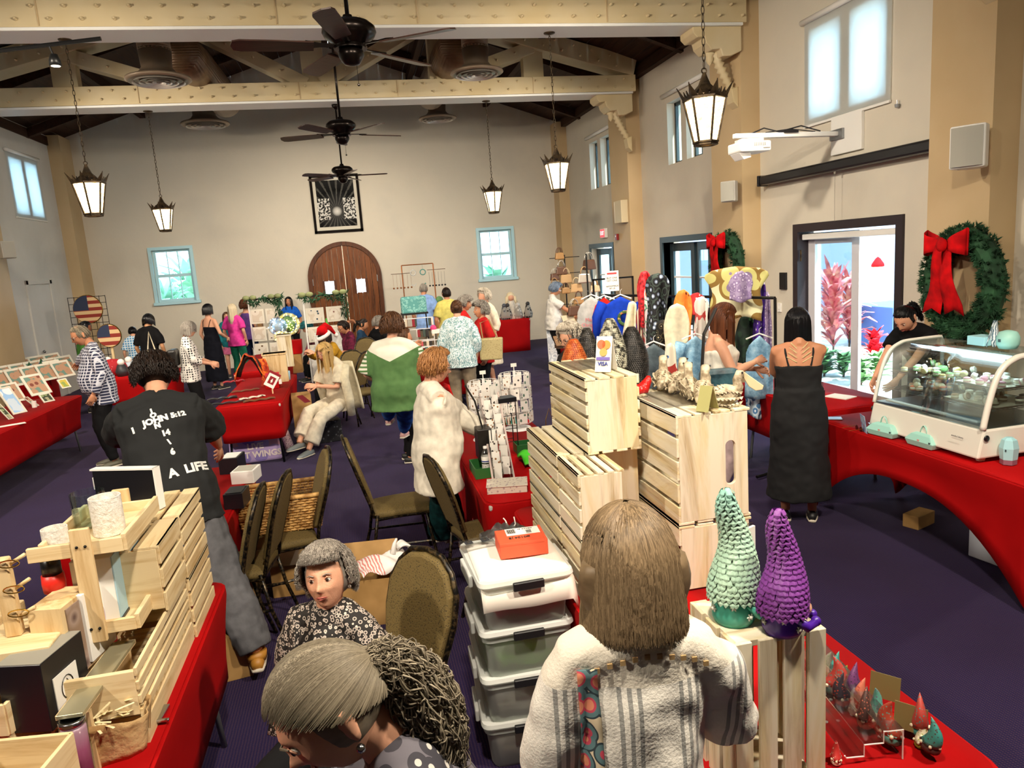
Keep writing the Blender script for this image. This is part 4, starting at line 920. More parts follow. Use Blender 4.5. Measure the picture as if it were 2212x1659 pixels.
    # ---- clothes
    def sleeves(mb,frac,off,wide=0.0):
        for sg in (-1,1):
            pts=[sh[sg]-V(sg*.06,0,.030)*s,sh[sg]-V(sg*.012,0,.012)*s,sh[sg].lerp(E_[sg],.35)];rr=[.038*s*b+off,.048*s*b+off,.050*s*b+off+wide*.3]
            if frac <= .5: pts.append(sh[sg].lerp(E_[sg],frac*2));rr.append(.050*s*b+off+wide)
            else:
                pts += [E_[sg],E_[sg].lerp(W_[sg],.4)];rr += [.042*s*b+off+wide*.6,.040*s*b+off+wide*.8]
                if frac> .75: pts.append(E_[sg].lerp(W_[sg],(frac-.5)*2-.04));rr.append(.032*s*b+off+wide)
            mb.tube(pts,rr,12)
    hem=None
    if top:
        mt,sl=top['mat'],top.get('sleeve',.4);off=top.get('off',.012);mb=MB();z0=top.get('z0',-.10)
        trunk(mb,off,z0,top.get('z1',.50),20,top.get('flare',.012))
        if True:
            q0=sp(0,0,-.09*s);q1=sp(0,0,min(z0,-.13)*s);w_=.165*s*b+off+top.get('flare',.012);mb.tube([sp(0,0,0),q0,q1],[(w_,.125*s*b+off),(w_,.125*s*b+off),(w_+top.get('flare',.012),.130*s*b+off+top.get('flare',.01))],20,side=(1,0,0))
        if sl> 0:
            sleeves(mb,sl,off+.002,top.get('wide',.006))
            for sg in (-1,1): mb.tube([sp(0,-.02*s,.505*s),sp(sg*.055*s,-.018,.500*s),sh[sg]-V(0,0,.004)],[.056*s+off,.053*s+off,.043*s*b+off],12)
        if top.get('tank'): 
            for sg in (-1,1): mb.tube([sp(sg*.085*s,-.07*s,.40*s),sp(sg*.09*s,-.01*s,.51*s),sp(sg*.085*s,.06*s,.40*s)],.02*s,6)
        m2=remeshed(mb,vox*.9,3);o=mesh_obj(m2,top.get('name','shirt'),mt,t);folds(o,.022*top.get('fold',1),.11);hem=o
    if bottom:
        mb=MB();kind=bottom.get('kind','pants');off=bottom.get('off',.010)
        if kind== 'pants':
            trunk(mb,off*.7,-.10,.08,18)
            fl_=bottom.get('flare',0);le=bottom.get('len',.96)
            for sg in (-1,1):
                A_=hip[sg];q=K[sg].lerp(F[sg],le)
                mb.tube([A_,A_.lerp(K[sg],.35),K[sg],K[sg].lerp(F[sg],.4),q],[.080*s*b+off,.082*s*b+off,.058*s*b+off+fl_*.4,.056*s*b+off+fl_*.7,.044*s+off+fl_],14)
        else:
            z1=bottom.get('hem',.5)*s;w0=.165*s*b;w1=bottom.get('w',.24)*s
            if seat:
                kk=(K[-1]+K[1])/2;mb.tube([sp(0,0,.06),P0+V(0,.1,-.01),kk+V(0,.02,0),V(kk.x,kk.y+.02,z1)],[(w0,.12),(w0,.11),(w0*1.0,.09),(w1,.12)],20,side=(1,0,0))
            else:
                q=V((F[-1].x+F[1].x)/2,(F[-1].y+F[1].y)/2,z1);mb.tube([sp(0,0,.08),sp(0,0,-.06),P0.lerp(q,.6),q],[(w0*.9,.11*s*b),(w0+.012,.13*s*b),(w1*.92,w1*.75),(w1,w1*.85)],24,side=(1,0,0))
        m2=remeshed(mb,vox*.95,3);o=mesh_obj(m2,'trousers' if kind== 'pants' else 'skirt',bottom['mat'],t);folds(o,.020*bottom.get('fold',1),.10)
    if dress:
        mb=MB();off=dress.get('off',.012);w1=dress.get('w',.27)*s;z1=dress.get('hem',.15)*s;trunk(mb,off,-.10,dress.get('z1',.36),22)
        q=V((F[-1].x+F[1].x)/2,(F[-1].y+F[1].y)/2,z1)
        mb.tube([sp(0,0,.15*s),sp(0,0,-.04*s),P0.lerp(q,.5),q],[(.15*s*b+off,.12*s*b+off),(.178*s*b+off,.135*s*b+off),(w1*.88,w1*.72),(w1,w1*.82)],26,side=(1,0,0))
        if dress.get('sleeve'): sleeves(mb,dress['sleeve'],off,.01)
        else:
            for sg in (-1,1): MB().tube([sp(sg*.080*s,-.105*s,.34*s),sp(sg*.100*s,-.075*s,.44*s),sp(sg*.100*s,-.02,.505*s),sp(sg*.095*s,.045*s,.46*s),sp(sg*.085*s,.09*s,.36*s)],[(.008*s,.004)]*5,6).build('shoulder_strap',dress['mat'],t)
        m2=remeshed(mb,vox*.9,3);o=mesh_obj(m2,'dress',dress['mat'],t);folds(o,.022,.10)
    if shoes and feet:
        sm=shoes if not isinstance(shoes,str) else M0('shoe_'+shoes.strip('#'),shoes,.5)
        for sg in (-1,1):
            f=F[sg]+V(0,0,-.075*s);mb=MB();d=V(sg*.10,1,0).normalized()
            mb.tube([f-d*.07*s+V(0,0,.035),f-d*.02*s+V(0,0,.040),f+d*.06*s+V(0,0,.034),f+d*.13*s+V(0,0,.026),f+d*.175*s+V(0,0,.02)],[(.026*s,.032),(.037*s,.040),(.044*s,.034),(.042*s,.025),(.022*s,.016)],10,side=(1,0,0))
            if shoe_h: mb.tube([f+V(0,0,.04),f+V(0,0,.04+shoe_h)],[.048*s,.052*s],10)
            sh_o=mb.build('shoe',sm,t,smooth=True);MB().tube([f-d*.075*s+V(0,0,.012),f-d*.02*s+V(0,0,.012),f+d*.06*s+V(0,0,.012),f+d*.13*s+V(0,0,.012),f+d*.18*s+V(0,0,.012)],[(.028*s,.012),(.040*s,.012),(.047*s,.012),(.044*s,.012),(.024*s,.012)],10,side=(1,0,0)).build('sole',M0('pale_sole','#cfc6b4',.7),sh_o,smooth=True)
    if hair is not None:
        strands('hair',Mh,HM[hcol],t,hair,(abs(hash_(label)) % 9999))
    return dict(t=t,Mh=Mh,W=W_,E=E_,sh=sh,sp=sp,s=s,F=F,top=hem,K=K,body=bo,hc=hc)
def hash_(x):
    h=7
    for c in x: h=(h*131+ord(c)) % 1000003
    return h
HS={'short': dict(n=300,len=.05,vol=.010,r=.0042),'crop': dict(n=200,len=.04,vol=.003,r=.0035),'bob': dict(n=380,len=.20,vol=.014,r=.0055,bangs=1),'curly': dict(n=420,len=.11,vol=.030,r=.006,curl=.012,up=1),
      'long': dict(n=420,len=.42,vol=.012,r=.0055),'mid': dict(n=380,len=.27,vol=.014,r=.0055),'pony': dict(n=260,len=.06,vol=.004,r=.004,tie=dict(path=[(0,-.09,.03),(0,-.14,.0),(0,-.15,-.09),(0,-.14,-.20)],rad=[.022,.028,.026,.010],n=80)),
      'bun': dict(n=260,len=.06,vol=.006,r=.004,tie=dict(path=[(0,-.09,.02),(0,-.125,.02),(0,-.15,.015)],rad=[.03,.036,.015],n=0)),'fluffy': dict(n=460,len=.08,vol=.024,r=.005,curl=.006,up=1)}
# where a figure stands: head top seen at a pixel, for a given height (the head's plane fixes the distance)
def at_head(px,py,h): p=G(px,py,h);return V(p.x,p.y,0)
# ================================================================ furniture helpers
def cover_mesh(L,W,H,drop,arch=0.0,rc=.10,flare=0.0,nn=16):
    """stretch cover over a folding table; drop = how far the cloth comes down; arch lifts the hem between the feet"""
    pts=[]     # rounded rectangle, counted by arc
    for cx,cy_,a0 in ((W/2-rc,L/2-rc,0),(-W/2+rc,L/2-rc,90),(-W/2+rc,-L/2+rc,180),(W/2-rc,-L/2+rc,270)):
        for k in range(5): a=R(a0+90*k/4);pts.append((cx+rc*math.cos(a),cy_+rc*math.sin(a)))
    full=[]
    for i in range(len(pts)):
        a,b=pts[i],pts[(i+1) % len(pts)];d=math.dist(a,b);m=max(1,int(d/.07))
        for k in range(m): full.append((a[0]+(b[0]-a[0])*k/m,a[1]+(b[1]-a[1])*k/m))
    n=len(full);mb=MB();rs=[]
    def hem(x,y):
        if not arch: return H-drop
        # distance from the nearest corner along the rim, 0 at the feet
        dx=(W/2-abs(x));dy=(L/2-abs(y));
        if dx< .02+rc*.3: u=min(1,dy/(L/2));return (H-drop)+arch*(1-(1-u)**2.4)
        u=min(1,dx/(W/2));return (H-drop)+arch*.75*(1-(1-u)**2.4)
    for q,(x,y) in enumerate(full): pass
    lv=[0,.03,.25,.5,.75,1.0]
    rs.append([V(x*.97,y*.985,H+.004) for x,y in full]);rs.append([V(x*1.0,y*1.0,H-.002) for x,y in full]);rs.append([V(x*1.003,y*1.003,H-.035) for x,y in full])
    for l in lv[2:]:
        r=[]
        for x,y in full:
            hz_=hem(x,y);z=H-.035+(hz_-(H-.035))*l;k=1-(.07*math.sin(l*math.pi*.5) if not flare else -flare*l)
            if arch: k=1-.10*l*(1-abs(2*(y/L)))*0-.04*math.sin(math.pi*l)
            r.append(V(x*k,y*k,z))
        rs.append(r)
    mb.rings(rs,cap=False)
    mb.add([V(x*.97,y*.985,H+.004) for x,y in full],[tuple(range(n))])
    return mb
def table(label,cx,cy_,W,L,drop=.28,arch=0,H=.74,rz=0.0,legs=True,legm=None,rc=.10,flare=0.0):
    t=thing('folding_table',label,'table',(cx,cy_,0),rz);lm=legm or M0('grey_leg_paint','#8f9490',.4,.5)
    MB().box((0,0,H-.022),(W-.04,L-.04,.036)).build('tabletop',greym,t,bevel=.01)
    if legs:
        for sg in (-1,1):
            y=sg*(L/2-.28)
            for sx in (-1,1): MB().tube([(sx*(W/2-.18),y,H-.05),(sx*(W/2-.10),y+sg*.03,.35),(sx*(W/2-.08),y+sg*.06,.0)],.014,8).build('leg',lm,t,smooth=True)
            MB().tube([(-(W/2-.1),y+sg*.03,.33),(W/2-.1,y+sg*.03,.33)],.010,6).build('cross_brace',lm,t)
    c=cover_mesh(L,W,H,drop,arch,rc,flare).build('fitted_cover',red_m,t,smooth=True,angle=50)
    s_=c.modifiers.new('s','SOLIDIFY');s_.thickness=.003;s_.offset=1
    return t
gold_fab=M0('gold_dotted_upholstery','#8a7440',.8,fn=lambda t: (t.col(t.mix(t.math('LESS_THAN',t.voro(t.coord(),120),0.25),'#66552c','#2c2412')),t.bump(t.voro(t.coord(),120),.4,.002)))
chair_fr=M0('black_hammered_frame','#14110f',.35,.5,fn=lambda t: t.col(t.ramp(t.noise(t.coord(),60,2),[(0.45,'#0c0b0a'),(0.7,'#5a4a30')])))
def banquet_chair(label,x,y,rz,group='gold and black banquet chairs'):
    """seat faces the chair's own +y"""
    t=thing('banquet_chair',label,'chair',(x,y,0),rz,group)
    MB().sheet(lambda u,v: V((u-.5)*.42*(1-.10*(1-v))*(1 if True else 0),-.20+.42*v,.455+.035*math.sin(math.pi*min(1,max(0,u)))**.5*math.sin(math.pi*(.06+.88*v))**.5),12,12,.06).build('seat',gold_fab,t,smooth=True)
    out=lambda u: V(.205*math.cos(math.pi*u)*(1 if abs(math.cos(math.pi*u))< .98 else 1),0,0)
    prof=[(-.15,.52),(-.17,.62),(-.195,.75),(-.19,.86),(-.15,.94),(-.09,.985),(0,1.0),(.09,.985),(.15,.94),(.19,.86),(.195,.75),(.17,.62),(.15,.52)]
    yb=lambda z: -.20-.16*((z-.45)/.55)
    MB().prism([V(p[0]*.97,yb(p[1])-.012,p[1]) for p in prof],(0,.045,.0)).build('backrest',gold_fab,t,bevel=.012,fix=True)
    fr=[V(p[0]*1.03,yb(p[1])-.0,p[1]+(.012 if abs(p[0])< .1 else 0)) for p in prof]
    MB().tube([V(-.185,-.20,.43)]+fr+[V(.185,-.20,.43)],(.012),8).build('back_frame',chair_fr,t,smooth=True)
    MB().tube([V(-.19,-.19,.42),V(-.2,.19,.42),V(.2,.19,.42),V(.19,-.19,.42)],.011,8,close=True).build('seat_frame',chair_fr,t)
    for sx in (-1,1):
        MB().tube([(sx*.19,.17,.42),(sx*.20,.20,.2),(sx*.205,.235,0)],.012,8).build('leg',chair_fr,t,smooth=True)
        MB().tube([(sx*.185,-.18,.45),(sx*.19,-.22,.22),(sx*.195,-.29,0)],.012,8).build('leg',chair_fr,t,smooth=True)
        MB().tube([(sx*.195,.19,.20),(sx*.19,-.22,.22)],.009,6).build('stretcher',chair_fr,t)
    return t
# ---- slatted crates
wash_y=woodm('whitewashed_pine_y','#d9c99c','#94713f','Y',1.0,wash='#e6dfc8');wash_x=woodm('whitewashed_pine_x','#d9c99c','#8e6c3c','X',1.0,wash='#e4dcc6');wash_z=woodm('whitewashed_pine_z','#d6c69c','#8c6b3e','Z',.8,wash='#e2dac4')
pine_y=woodm('natural_pine_y','#e0cba0','#bd9a64','Y');pine_x=woodm('natural_pine_x','#e0cba0','#bd9a64','X');pine_z=woodm('natural_pine_z','#dcc294','#b8925c','Z')
def slot_panel(w_,h,th,cx,cz,sw,shh,hole=True):
    """board in the xz plane with an upright stadium-shaped handle hole"""
    mb=MB();n=32
    if not hole: return mb.box((0,0,0),(w_,th,h))
    inn,out=[],[]
    for k in range(n):
        a=2*math.pi*(k+.5)/n;c,s_=math.cos(a),math.sin(a);r=sw/2
        inn.append((cx+r*c,cz+(shh/2-r)*(1 if s_> 0 else -1)+r*s_))
        dx,dz=c,s_*1.2;tt=min([q for q in (((w_/2-cx)/dx if dx> 0 else (-w_/2-cx)/dx) if abs(dx)> 1e-6 else 9,((h/2-cz)/dz if dz> 0 else (-h/2-cz)/dz) if abs(dz)> 1e-6 else 9)])
        out.append((cx+dx*tt,cz+dz*tt))
    cs=[(w_/2,h/2),(-w_/2,h/2),(-w_/2,-h/2),(w_/2,-h/2)]
    for c in cs:      # snap the nearest rim point to each corner
        j=min(range(n),key=lambda i: (out[i][0]-c[0])**2+(out[i][1]-c[1])**2);out[j]=c
    rr=[[V(p[0],y,p[1]) for p in ring] for ring,y in ((out,-th/2),(inn,-th/2),(inn,th/2),(out,th/2))]
    return mb.rings(rr,cap=False,close=True)
def crate(label,x0,x1,y0,y1,z0,z1,slats,mats,axis='y',hole=None,group='slatted wooden crates',rz=0.0,endm=None):
    """axis = the direction the slats run; slats = {'-x': n, ...} faces that are slatted"""
    c=V((x0+x1)/2,(y0+y1)/2,z0);t=thing('wooden_crate',label,'crate',c,rz,group);sx,sy,sz=x1-x0,y1-y0,z1-z0;th=.011;ms,me_=mats
    if axis== 'y':
        for sg in (-1,1):
            o=slot_panel(sx-2*th,sz-2*th,.018,*(hole or (0,0,.03,.1)),hole is not None).build('end_panel',me_,t,bevel=.001,fix=True);o.location=(0,sg*(sy/2-.009),sz/2)
        for f,n in slats.items():
            if f[1]== 'x':
                g=.018 if n> 3 else .02;h=(sz-g*(n-1))/n;src=MB().box((0,0,0),(th,sy,h)).build('slat',ms,t,bevel=.0015)
                for k in range(n):
                    o=src if k== 0 else inst(src,'slat',t);o.location=((sx/2-th/2)*(1 if f[0]== '+' else -1),random.uniform(-.002,.002),h/2+k*(h+g))
            else:
                g=.016;w_=(sx-g*(n-1))/n;src=MB().box((0,0,0),(w_,sy,th)).build('slat',ms,t,bevel=.0015)
                for k in range(n):
                    o=src if k== 0 else inst(src,'slat',t);o.location=(-sx/2+w_/2+k*(w_+g),random.uniform(-.002,.002),(sz-th/2) if f[0]== '+' else th/2)
    else:      # slats run up: end panels are top and bottom
        for z in (.009,sz-.009): MB().box((0,0,z),(sx-2*th,sy-2*th,.018)).build('end_panel',me_,t,bevel=.0015)
        for f,n in slats.items():
            if f[1]== 'y':
                g=.02;w_=(sx-g*(n-1))/n;src=MB().box((0,0,0),(w_,th,sz)).build('slat',ms,t,bevel=.0015)
                for k in range(n): o=src if k== 0 else inst(src,'slat',t);o.location=(-sx/2+w_/2+k*(w_+g),(sy/2-th/2)*(1 if f[0]== '+' else -1),sz/2)
            else:
                g=.02;w_=(sy-2*th-g*(n-1))/n;src=MB().box((0,0,0),(th,w_,sz)).build('slat',ms,t,bevel=.0015)
                for k in range(n): o=src if k== 0 else inst(src,'slat',t);o.location=((sx/2-th/2)*(1 if f[0]== '+' else -1),-sy/2+th+w_/2+k*(w_+g),sz/2)
    return t
# ================================================================ tables
table('red covered folding table along the left wall holding framed prints',-4.17,9.15,.78,3.5,.42,0)
table('red covered table behind the plaid-shirted man, crosswise',-3.6,12.75,1.35,.72,.42,0)
table('red covered folding table in the middle-left with belts and scarves, grey legs showing',-1.31,9.70,.74,2.35,.42,0,legm=black_m)
table('red covered table beyond the belts carrying the glowing gift baskets',-1.55,12.75,.74,2.6,.42,0)
table('red covered table with white boxes in front of the man in the black T-shirt',-1.38,5.12,.98,1.50,.42,0)
table('red covered table nearest at the left under the pine crates',-1.15,2.45,.80,2.3,.42,0)
table('red covered table with earring spinners beside the woman in the white cardigan',1.02,5.30,.78,2.36,.62,0)
table('red covered table nearest at the right under the whitewashed crates',1.17,2.72,.82,2.62,.42,0)
table('long red stretch-covered table carrying the macaron case',3.90,4.14,.80,1.98,.74,.50,legs=False,rc=.05)
table('red covered table behind the woman in the black dress, under the door light',4.08,6.05,.78,1.5,.42,0)
table('red covered table against the far wall at the right',3.45,16.9,.95,.75,.74,.0,legs=False)
table('red covered table with handbags on the far right',4.05,12.6,.80,2.6,.42,0)
table('dark red covered craft table beside the woman in the green shirt',1.30,11.6,.8,2.2,.5,0)
# ================================================================ chairs
def seat_at(px,py): p=G(px,py,.47);return p.x,p.y
x,y=seat_at(862,1082);banquet_chair('gold dotted banquet chair standing empty in the middle of the floor',x,y,R(-86))
x,y=seat_at(1055,1140);banquet_chair('gold dotted banquet chair pushed against the red table behind the white cardigan',x,y+.02,R(-78))
x,y=G(690,1060,.75)[:2];banquet_chair('gold dotted banquet chair seen edge-on right of the wicker basket',x-.27,y+.05,R(100))
x,y=G(575,1110,.75)[:2];banquet_chair('banquet chair seen edge-on against the grey trousers',x-.2,y,R(82))
x,y=G(545,1180,.6)[:2];x += .04;y -= .10;banquet_chair('banquet chair half hidden behind the grey trousers, nearer than its neighbour',x-.28,y-.02,R(86))
banquet_chair('banquet chair under the old woman in the leopard print jacket',-.10,2.72,R(128))
for (px,py,z,r_,lb) in ((745,800,.75,60,'banquet chair carrying the blonde woman with the draped jacket'),(780,800,.75,200,'black banquet chair behind the maroon shirted man'),(800,760,.8,190,'black chair under the woman in the denim jacket')):
    p=G(px,py,z);banquet_chair(lb,p.x,p.y,R(r_))
# ================================================================ whitewashed crates on the right-hand table
T0=.745
crate('front upright whitewashed crate carrying the two gnomes',.835,1.095,1.55,1.80,T0,1.20,{'-y': 4,'-x': 3,'+x': 3,'+y': 4},(wash_z,wash_x),axis='z')
crate('largest whitewashed crate with an upright handle slot, top of the right stack',1.215,1.545,2.70,3.30,1.045,1.515,{'-x': 5,'+z': 4,'-z': 4},(wash_y,wash_z),hole=(.075,.01,.045,.19),group='whitewashed crates')
crate('whitewashed crate under the largest one, behind the green gnome',1.215,1.545,2.70,3.30,T0,1.040,{'-x': 3,'+z': 4},(wash_y,wash_z),group='whitewashed crates')
crate('whitewashed crate top left, carrying the card payment sign',.925,1.175,2.98,3.58,1.315,1.655,{'-x': 6,'+z': 4,'-z': 4,'+x': 6},(wash_y,wash_z),group='whitewashed crates')
crate('whitewashed crate at the far left of the lower wall of crates, upper row',.80,1.195,3.06,3.64,1.03,1.310,{'-x': 4,'+z': 5},(wash_y,wash_z),group='whitewashed crates')
crate('whitewashed crate at the far left of the lower wall of crates, resting on the table',.80,1.195,3.06,3.64,T0,1.025,{'-x': 4,'+z': 5},(wash_y,wash_z),group='whitewashed crates')
crate('whitewashed crate hidden behind the brown hair, upper row',.80,1.0,2.74,3.045,1.03,1.310,{'-x': 4,'+z': 5},(wash_y,wash_z),group='whitewashed crates')
crate('whitewashed crate hidden behind the brown hair, resting on the table',.80,1.0,2.74,3.045,T0,1.025,{'-x': 4,'+z': 5},(wash_y,wash_z),group='whitewashed crates')
crate('whitewashed crate behind the card sign under the ceramic birds',1.04,1.56,3.66,4.02,T0,1.40,{'-x': 5,'+z': 4},(wash_y,wash_z),group='whitewashed crates')
# ---- gnomes with petal hats
def gnome(label,loc,hb,rb,hh,rh,body_c,hat_c,tip_c,bend,seed):
    t=thing('ceramic_gnome',label,'gnome figurine',loc,R(-20),'clay gnomes');rnd=random.Random(seed)
    bm_=M0('glazed_'+body_c.strip('#'),body_c,.35);hm=M0('petals_'+hat_c.strip('#'),hat_c,.5,fn=lambda t_: t_.col(t_.mix(t_.math('MULTIPLY',t_.noise(t_.coord(),25,2),.5),t_.ramp(t_.sep(t_.coord())[2],[(hb*.5,hat_c),(min(.99,hb+hh*.6),hat_c),(min(1,hb+hh),tip_c)]),tip_c)))
    MB().lathe([(rb*.86,0),(rb*.97,.012),(rb,hb*.35),(rb*.95,hb*.75),(rb*.82,hb)],26).build('body',bm_,t,smooth=True)
    ctr=lambda f: V(bend*(math.sin(f*5.2)*.55*f+f*f*.25),bend*.5*math.sin(f*4)*f,hb*.86+hh*f)
    rad=lambda f: rh*(1-f)**.72*(1+.10*math.sin(f*9))+.006
    MB().rings([[ctr(f)+V(rad(f)*math.cos(a),rad(f)*math.sin(a),0) for a in [2*math.pi*k/18 for k in range(18)]] for f in [i/22 for i in range(23)]]).build('hat_core',hm,t,smooth=True)
    mb=MB();rows=int(hh/.0125)
    for i in range(rows):
        f=i/rows;r=rad(f);nn=max(5,int(2*math.pi*r/.0135));pw2=.0085;pl=.021
        for k in range(nn):
            a=2*math.pi*(k+.5*(i % 2))/nn+rnd.uniform(-.06,.06);c=ctr(f)+V(r*math.cos(a),r*math.sin(a),0);o_=V(math.cos(a),math.sin(a),0);s_=V(-o_.y,o_.x,0);k2=rnd.uniform(.85,1.1)
            p=[c+V(0,0,pl*.5)-s_*pw2*.8,c+V(0,0,pl*.5)+s_*pw2*.8,c+o_*.006+s_*pw2*k2,c+o_*.008-V(0,0,pl*.42),c+o_*.006-s_*pw2*k2,c+o_*.008+V(0,0,0)]
            mb.add(p,[(0,1,5),(1,2,5),(2,3,5),(3,4,5),(4,0,5)])
    mb.build('hat_petals',hm,t,kind='stuff')
    fl=M0('pearl_flower','#d8d8cc',.3)
    for a0,z in ((-1.7,.75),(-.95,.38),(-2.7,.55),(.2,.5)):
        o_=V(math.cos(a0),math.sin(a0),0);s_=V(-o_.y,o_.x,0);c=o_*(rb*1.005)+V(0,0,hb*z);m2=MB()
        for k in range(6):
            b_=k*math.pi/3;d=s_*math.cos(b_)+V(0,0,math.sin(b_));e=s_*-math.sin(b_)+V(0,0,math.cos(b_));q=rb*.19
            m2.prism([c+d*.003,c+d*q*.6-e*q*.22,c+d*q,c+d*q*.6+e*q*.22],tuple(o_*.004))
        m2.ball(c+o_*.004,.005,8,5);m2.build('flower',fl,t)
    for sg in (-1,1): MB().tube([(rb*.55,sg*rb*.75,hb*.75),(rb*1.0,sg*rb*.8,hb*.45),(rb*1.45,sg*rb*.45,hb*.50)],[.011,.013,.010],8).ball((rb*1.5,sg*rb*.35,hb*.52),.013).build('arm',bm_,t,smooth=True)
    MB().ball((rb*1.02,0,hb*.92),(.020,.022,.02)).build('nose',M0('gnome_nose','#e0a88c',.5),t,smooth=True)
    return t
gnome('tall teal-green clay gnome with a pale petal hat on the front crate',G(1585,1338,1.201),.085,.058,.30,.056,'#3fa08c','#a9c4a8','#88c0b4',.05,1)
gnome('purple clay gnome with a magenta petal hat on the front crate',G(1690,1362,1.201),.070,.052,.275,.052,'#42188c','#6a2880','#8a489c',.04,2)
t=thing('butterfly_ornament','small iridescent butterfly ornament between the two gnomes','ornament',G(1637,1300,1.201),R(30))
for sg in (-1,1): MB().sheet(lambda u,v: V(sg*(.004+.035*u*math.sin(math.pi*(.15+.7*v))),.01*u,.02+.085*v-.01*u),5,6,.003).build('wing',M0('iridescent','#3c2a6c',.25,.4,fn=lambda t_: t_.col(t_.ramp(t_.voro(t_.coord(),60),[(0.1,'#c87848'),(0.35,'#3a2a7c'),(0.6,'#2c7c9c')]))),t,smooth=True)
MB().tube([(0,0,0),(0,0,.10)],.006,8).build('body',blackpl,t)
t=thing('framed_leaflet','cream leaflet in a clear stand propped behind the green gnome','sign',G(1605,1290,1.201),R(24))
MB().b2((-.055,-.004,0),(.055,.004,.20)).build('leaflet',paper_m,t);MB().b2((-.06,.005,0),(.06,.012,.206)).build('stand',acryl_m,t)
ink=M0('black_ink','#3a342c',.8)
writing('my work',.022,ink,t,FR((0,-.0045,.17),(1,0,0),(0,0,1)))
for k in range(7): writing('handmade one of a kind',.0085,ink,t,FR((0,-.0045,.145-.017*k),(1,0,0),(0,0,1)))
# ---- textured ceramic birds, pelicans
def scaly(label,loc,r,h,col,seed,tail=0,cat='figurine',group='feathered clay birds',petal=.011,c2=None):
    t=thing('clay_bird',label,cat,loc,0,group);rnd=random.Random(seed);m_=M0('scales_'+col.strip('#'),col,.45,fn=lambda t_: t_.col(t_.ramp(t_.noise(t_.coord(),40,2),[(.4,col),(.65,c2 or col)])))
    rad=lambda f: r*math.sin(math.pi*(.10+.84*f))**.75*(1-.25*f);MB().lathe([(rad(i/12),h*i/12) for i in range(13)],18).build('body',m_,t,smooth=True)
    mb=MB();rows=int(h/petal)
    for i in range(rows):
        f=i/rows;q=rad(f);nn=max(5,int(2*math.pi*q/petal))
        for k in range(nn):
            a=2*math.pi*(k+.5*(i % 2))/nn;o_=V(math.cos(a),math.sin(a),0);s_=V(-o_.y,o_.x,0);c=V(0,0,h*f)+o_*q;w_=petal*.6
            mb.add([c-s_*w_+V(0,0,petal*.4),c+s_*w_+V(0,0,petal*.4),c+o_*petal*.75-V(0,0,petal*.5)],[(0,1,2)])
    mb.build('scales',m_,t,kind='stuff');return t
scaly('orange scaled clay bird in front of the white-haired woman',V(1.13,3.80,1.405),.088,.33,'#a8481c',5,c2='#d87838')
scaly('black scaled clay bird left of the speckled one',V(1.24,3.90,1.405),.085,.37,'#1c1a18',6,c2='#4a4640')
scaly('black and cream speckled clay bird, tallest on the back crate',V(1.35,3.82,1.405),.095,.42,'#2c2c26',7,c2='#dcd8c0')
scaly('large black scaled clay bird right of the speckled one',V(1.48,3.84,1.405),.10,.36,'#171614',8,c2='#3c3834')
MB_c=MB()
for k in range(6): MB_c.tube([(-.03+.012*k,0,0),(-.035+.014*k+(.01 if k % 2 else -.01),0,.035),(-.03+.012*k,0,.05)],.0018,5)
p=G(1245,742,1.58);solo(MB_c.tube([(-.035,0,0),(.035,0,0)],.003,6),'comb_ornament','small black wire crown above the orange clay bird','ornament',black_m,V(1.14,3.80,1.735))
clay=M0('pale_carved_clay','#b9a98c',.7,fn=lambda t: (t.col(t.ramp(t.noise(t.coord(),40,4),[(.35,'#8c7c62'),(.6,'#cfc2a6')])),t.bump(t.noise(t.coord(),50,3),.8,.006)))
def pelican(label,loc,rz,s=1.0,group='clay pelicans on the big crate'):
    t=thing('clay_pelican',label,'figurine',loc,rz,group)
    mb=MB();mb.tube([(-.085*s,0,.012*s),(-.05*s,0,.035*s),(0,0,.045*s),(.03*s,0,.05*s)],[.008*s,.028*s,.040*s,.026*s],12).tube([(.02*s,0,.045*s),(.035*s,0,.075*s),(.03*s,0,.10*s),(.042*s,0,.122*s),(.055*s,0,.122*s)],[.028*s,.02*s,.016*s,.019*s,.012*s],12);mb.build('body',clay,t,smooth=True)
    f=MB();rnd=random.Random(3)
    for i in range(9):
        for k in range(10):
            a=2*math.pi*k/10;x=-.07*s+.014*i*s;r=(.024+.018*math.sin(math.pi*i/9))*s;c=V(x,r*math.cos(a),.036*s+r*math.sin(a))
            if c.z< .006: continue
            f.add([c+V(.006,0,.004)*s,c+V(-.002,.008*math.sin(a+1.5),.008*math.cos(a))*s,c*1.0+V(-.016,0,.002)*s+V(0,math.cos(a),math.sin(a))*.005*s,c+V(-.002,-.008*math.sin(a),-.006)*s],[(0,1,2),(0,2,3)])
    f.build('feathers',clay,t,kind='stuff')
    MB().prism([V(.058*s,0,.128*s),V(.13*s,0,.070*s),V(.125*s,0,.055*s),V(.10*s,0,.052*s),V(.075*s,0,.070*s),V(.055*s,0,.105*s)],(0,.010*s,0)).build('bill',M0('bill_cream','#d8c8a0',.5),t,bevel=.002,fix=True)
    MB().ball((.048*s,-.016*s,.128*s),.004*s,6,5).ball((.048*s,.016*s,.128*s),.004*s,6,5).build('eye',blackpl,t);return t
for k,(px,py,a,lb) in enumerate(((1432,838,60,'clay pelican at the back left of the big crate'),(1468,845,40,'clay pelican second from the left on the big crate'),(1490,858,70,'clay pelican in the middle of the huddle on the big crate'),(1520,866,50,'clay pelican nearest the green folded card'))):
    p=G(px,py,1.517);pelican(lb,p,R(a),1.15)
pelican('clay pelican standing alone at the front right corner with a big pale bill',G(1575,876,1.517),R(-18),1.1)
t=thing('clay_rooster','small bright red clay bird beside the card payment sign','figurine',V(1.245,3.15,1.517),R(10))
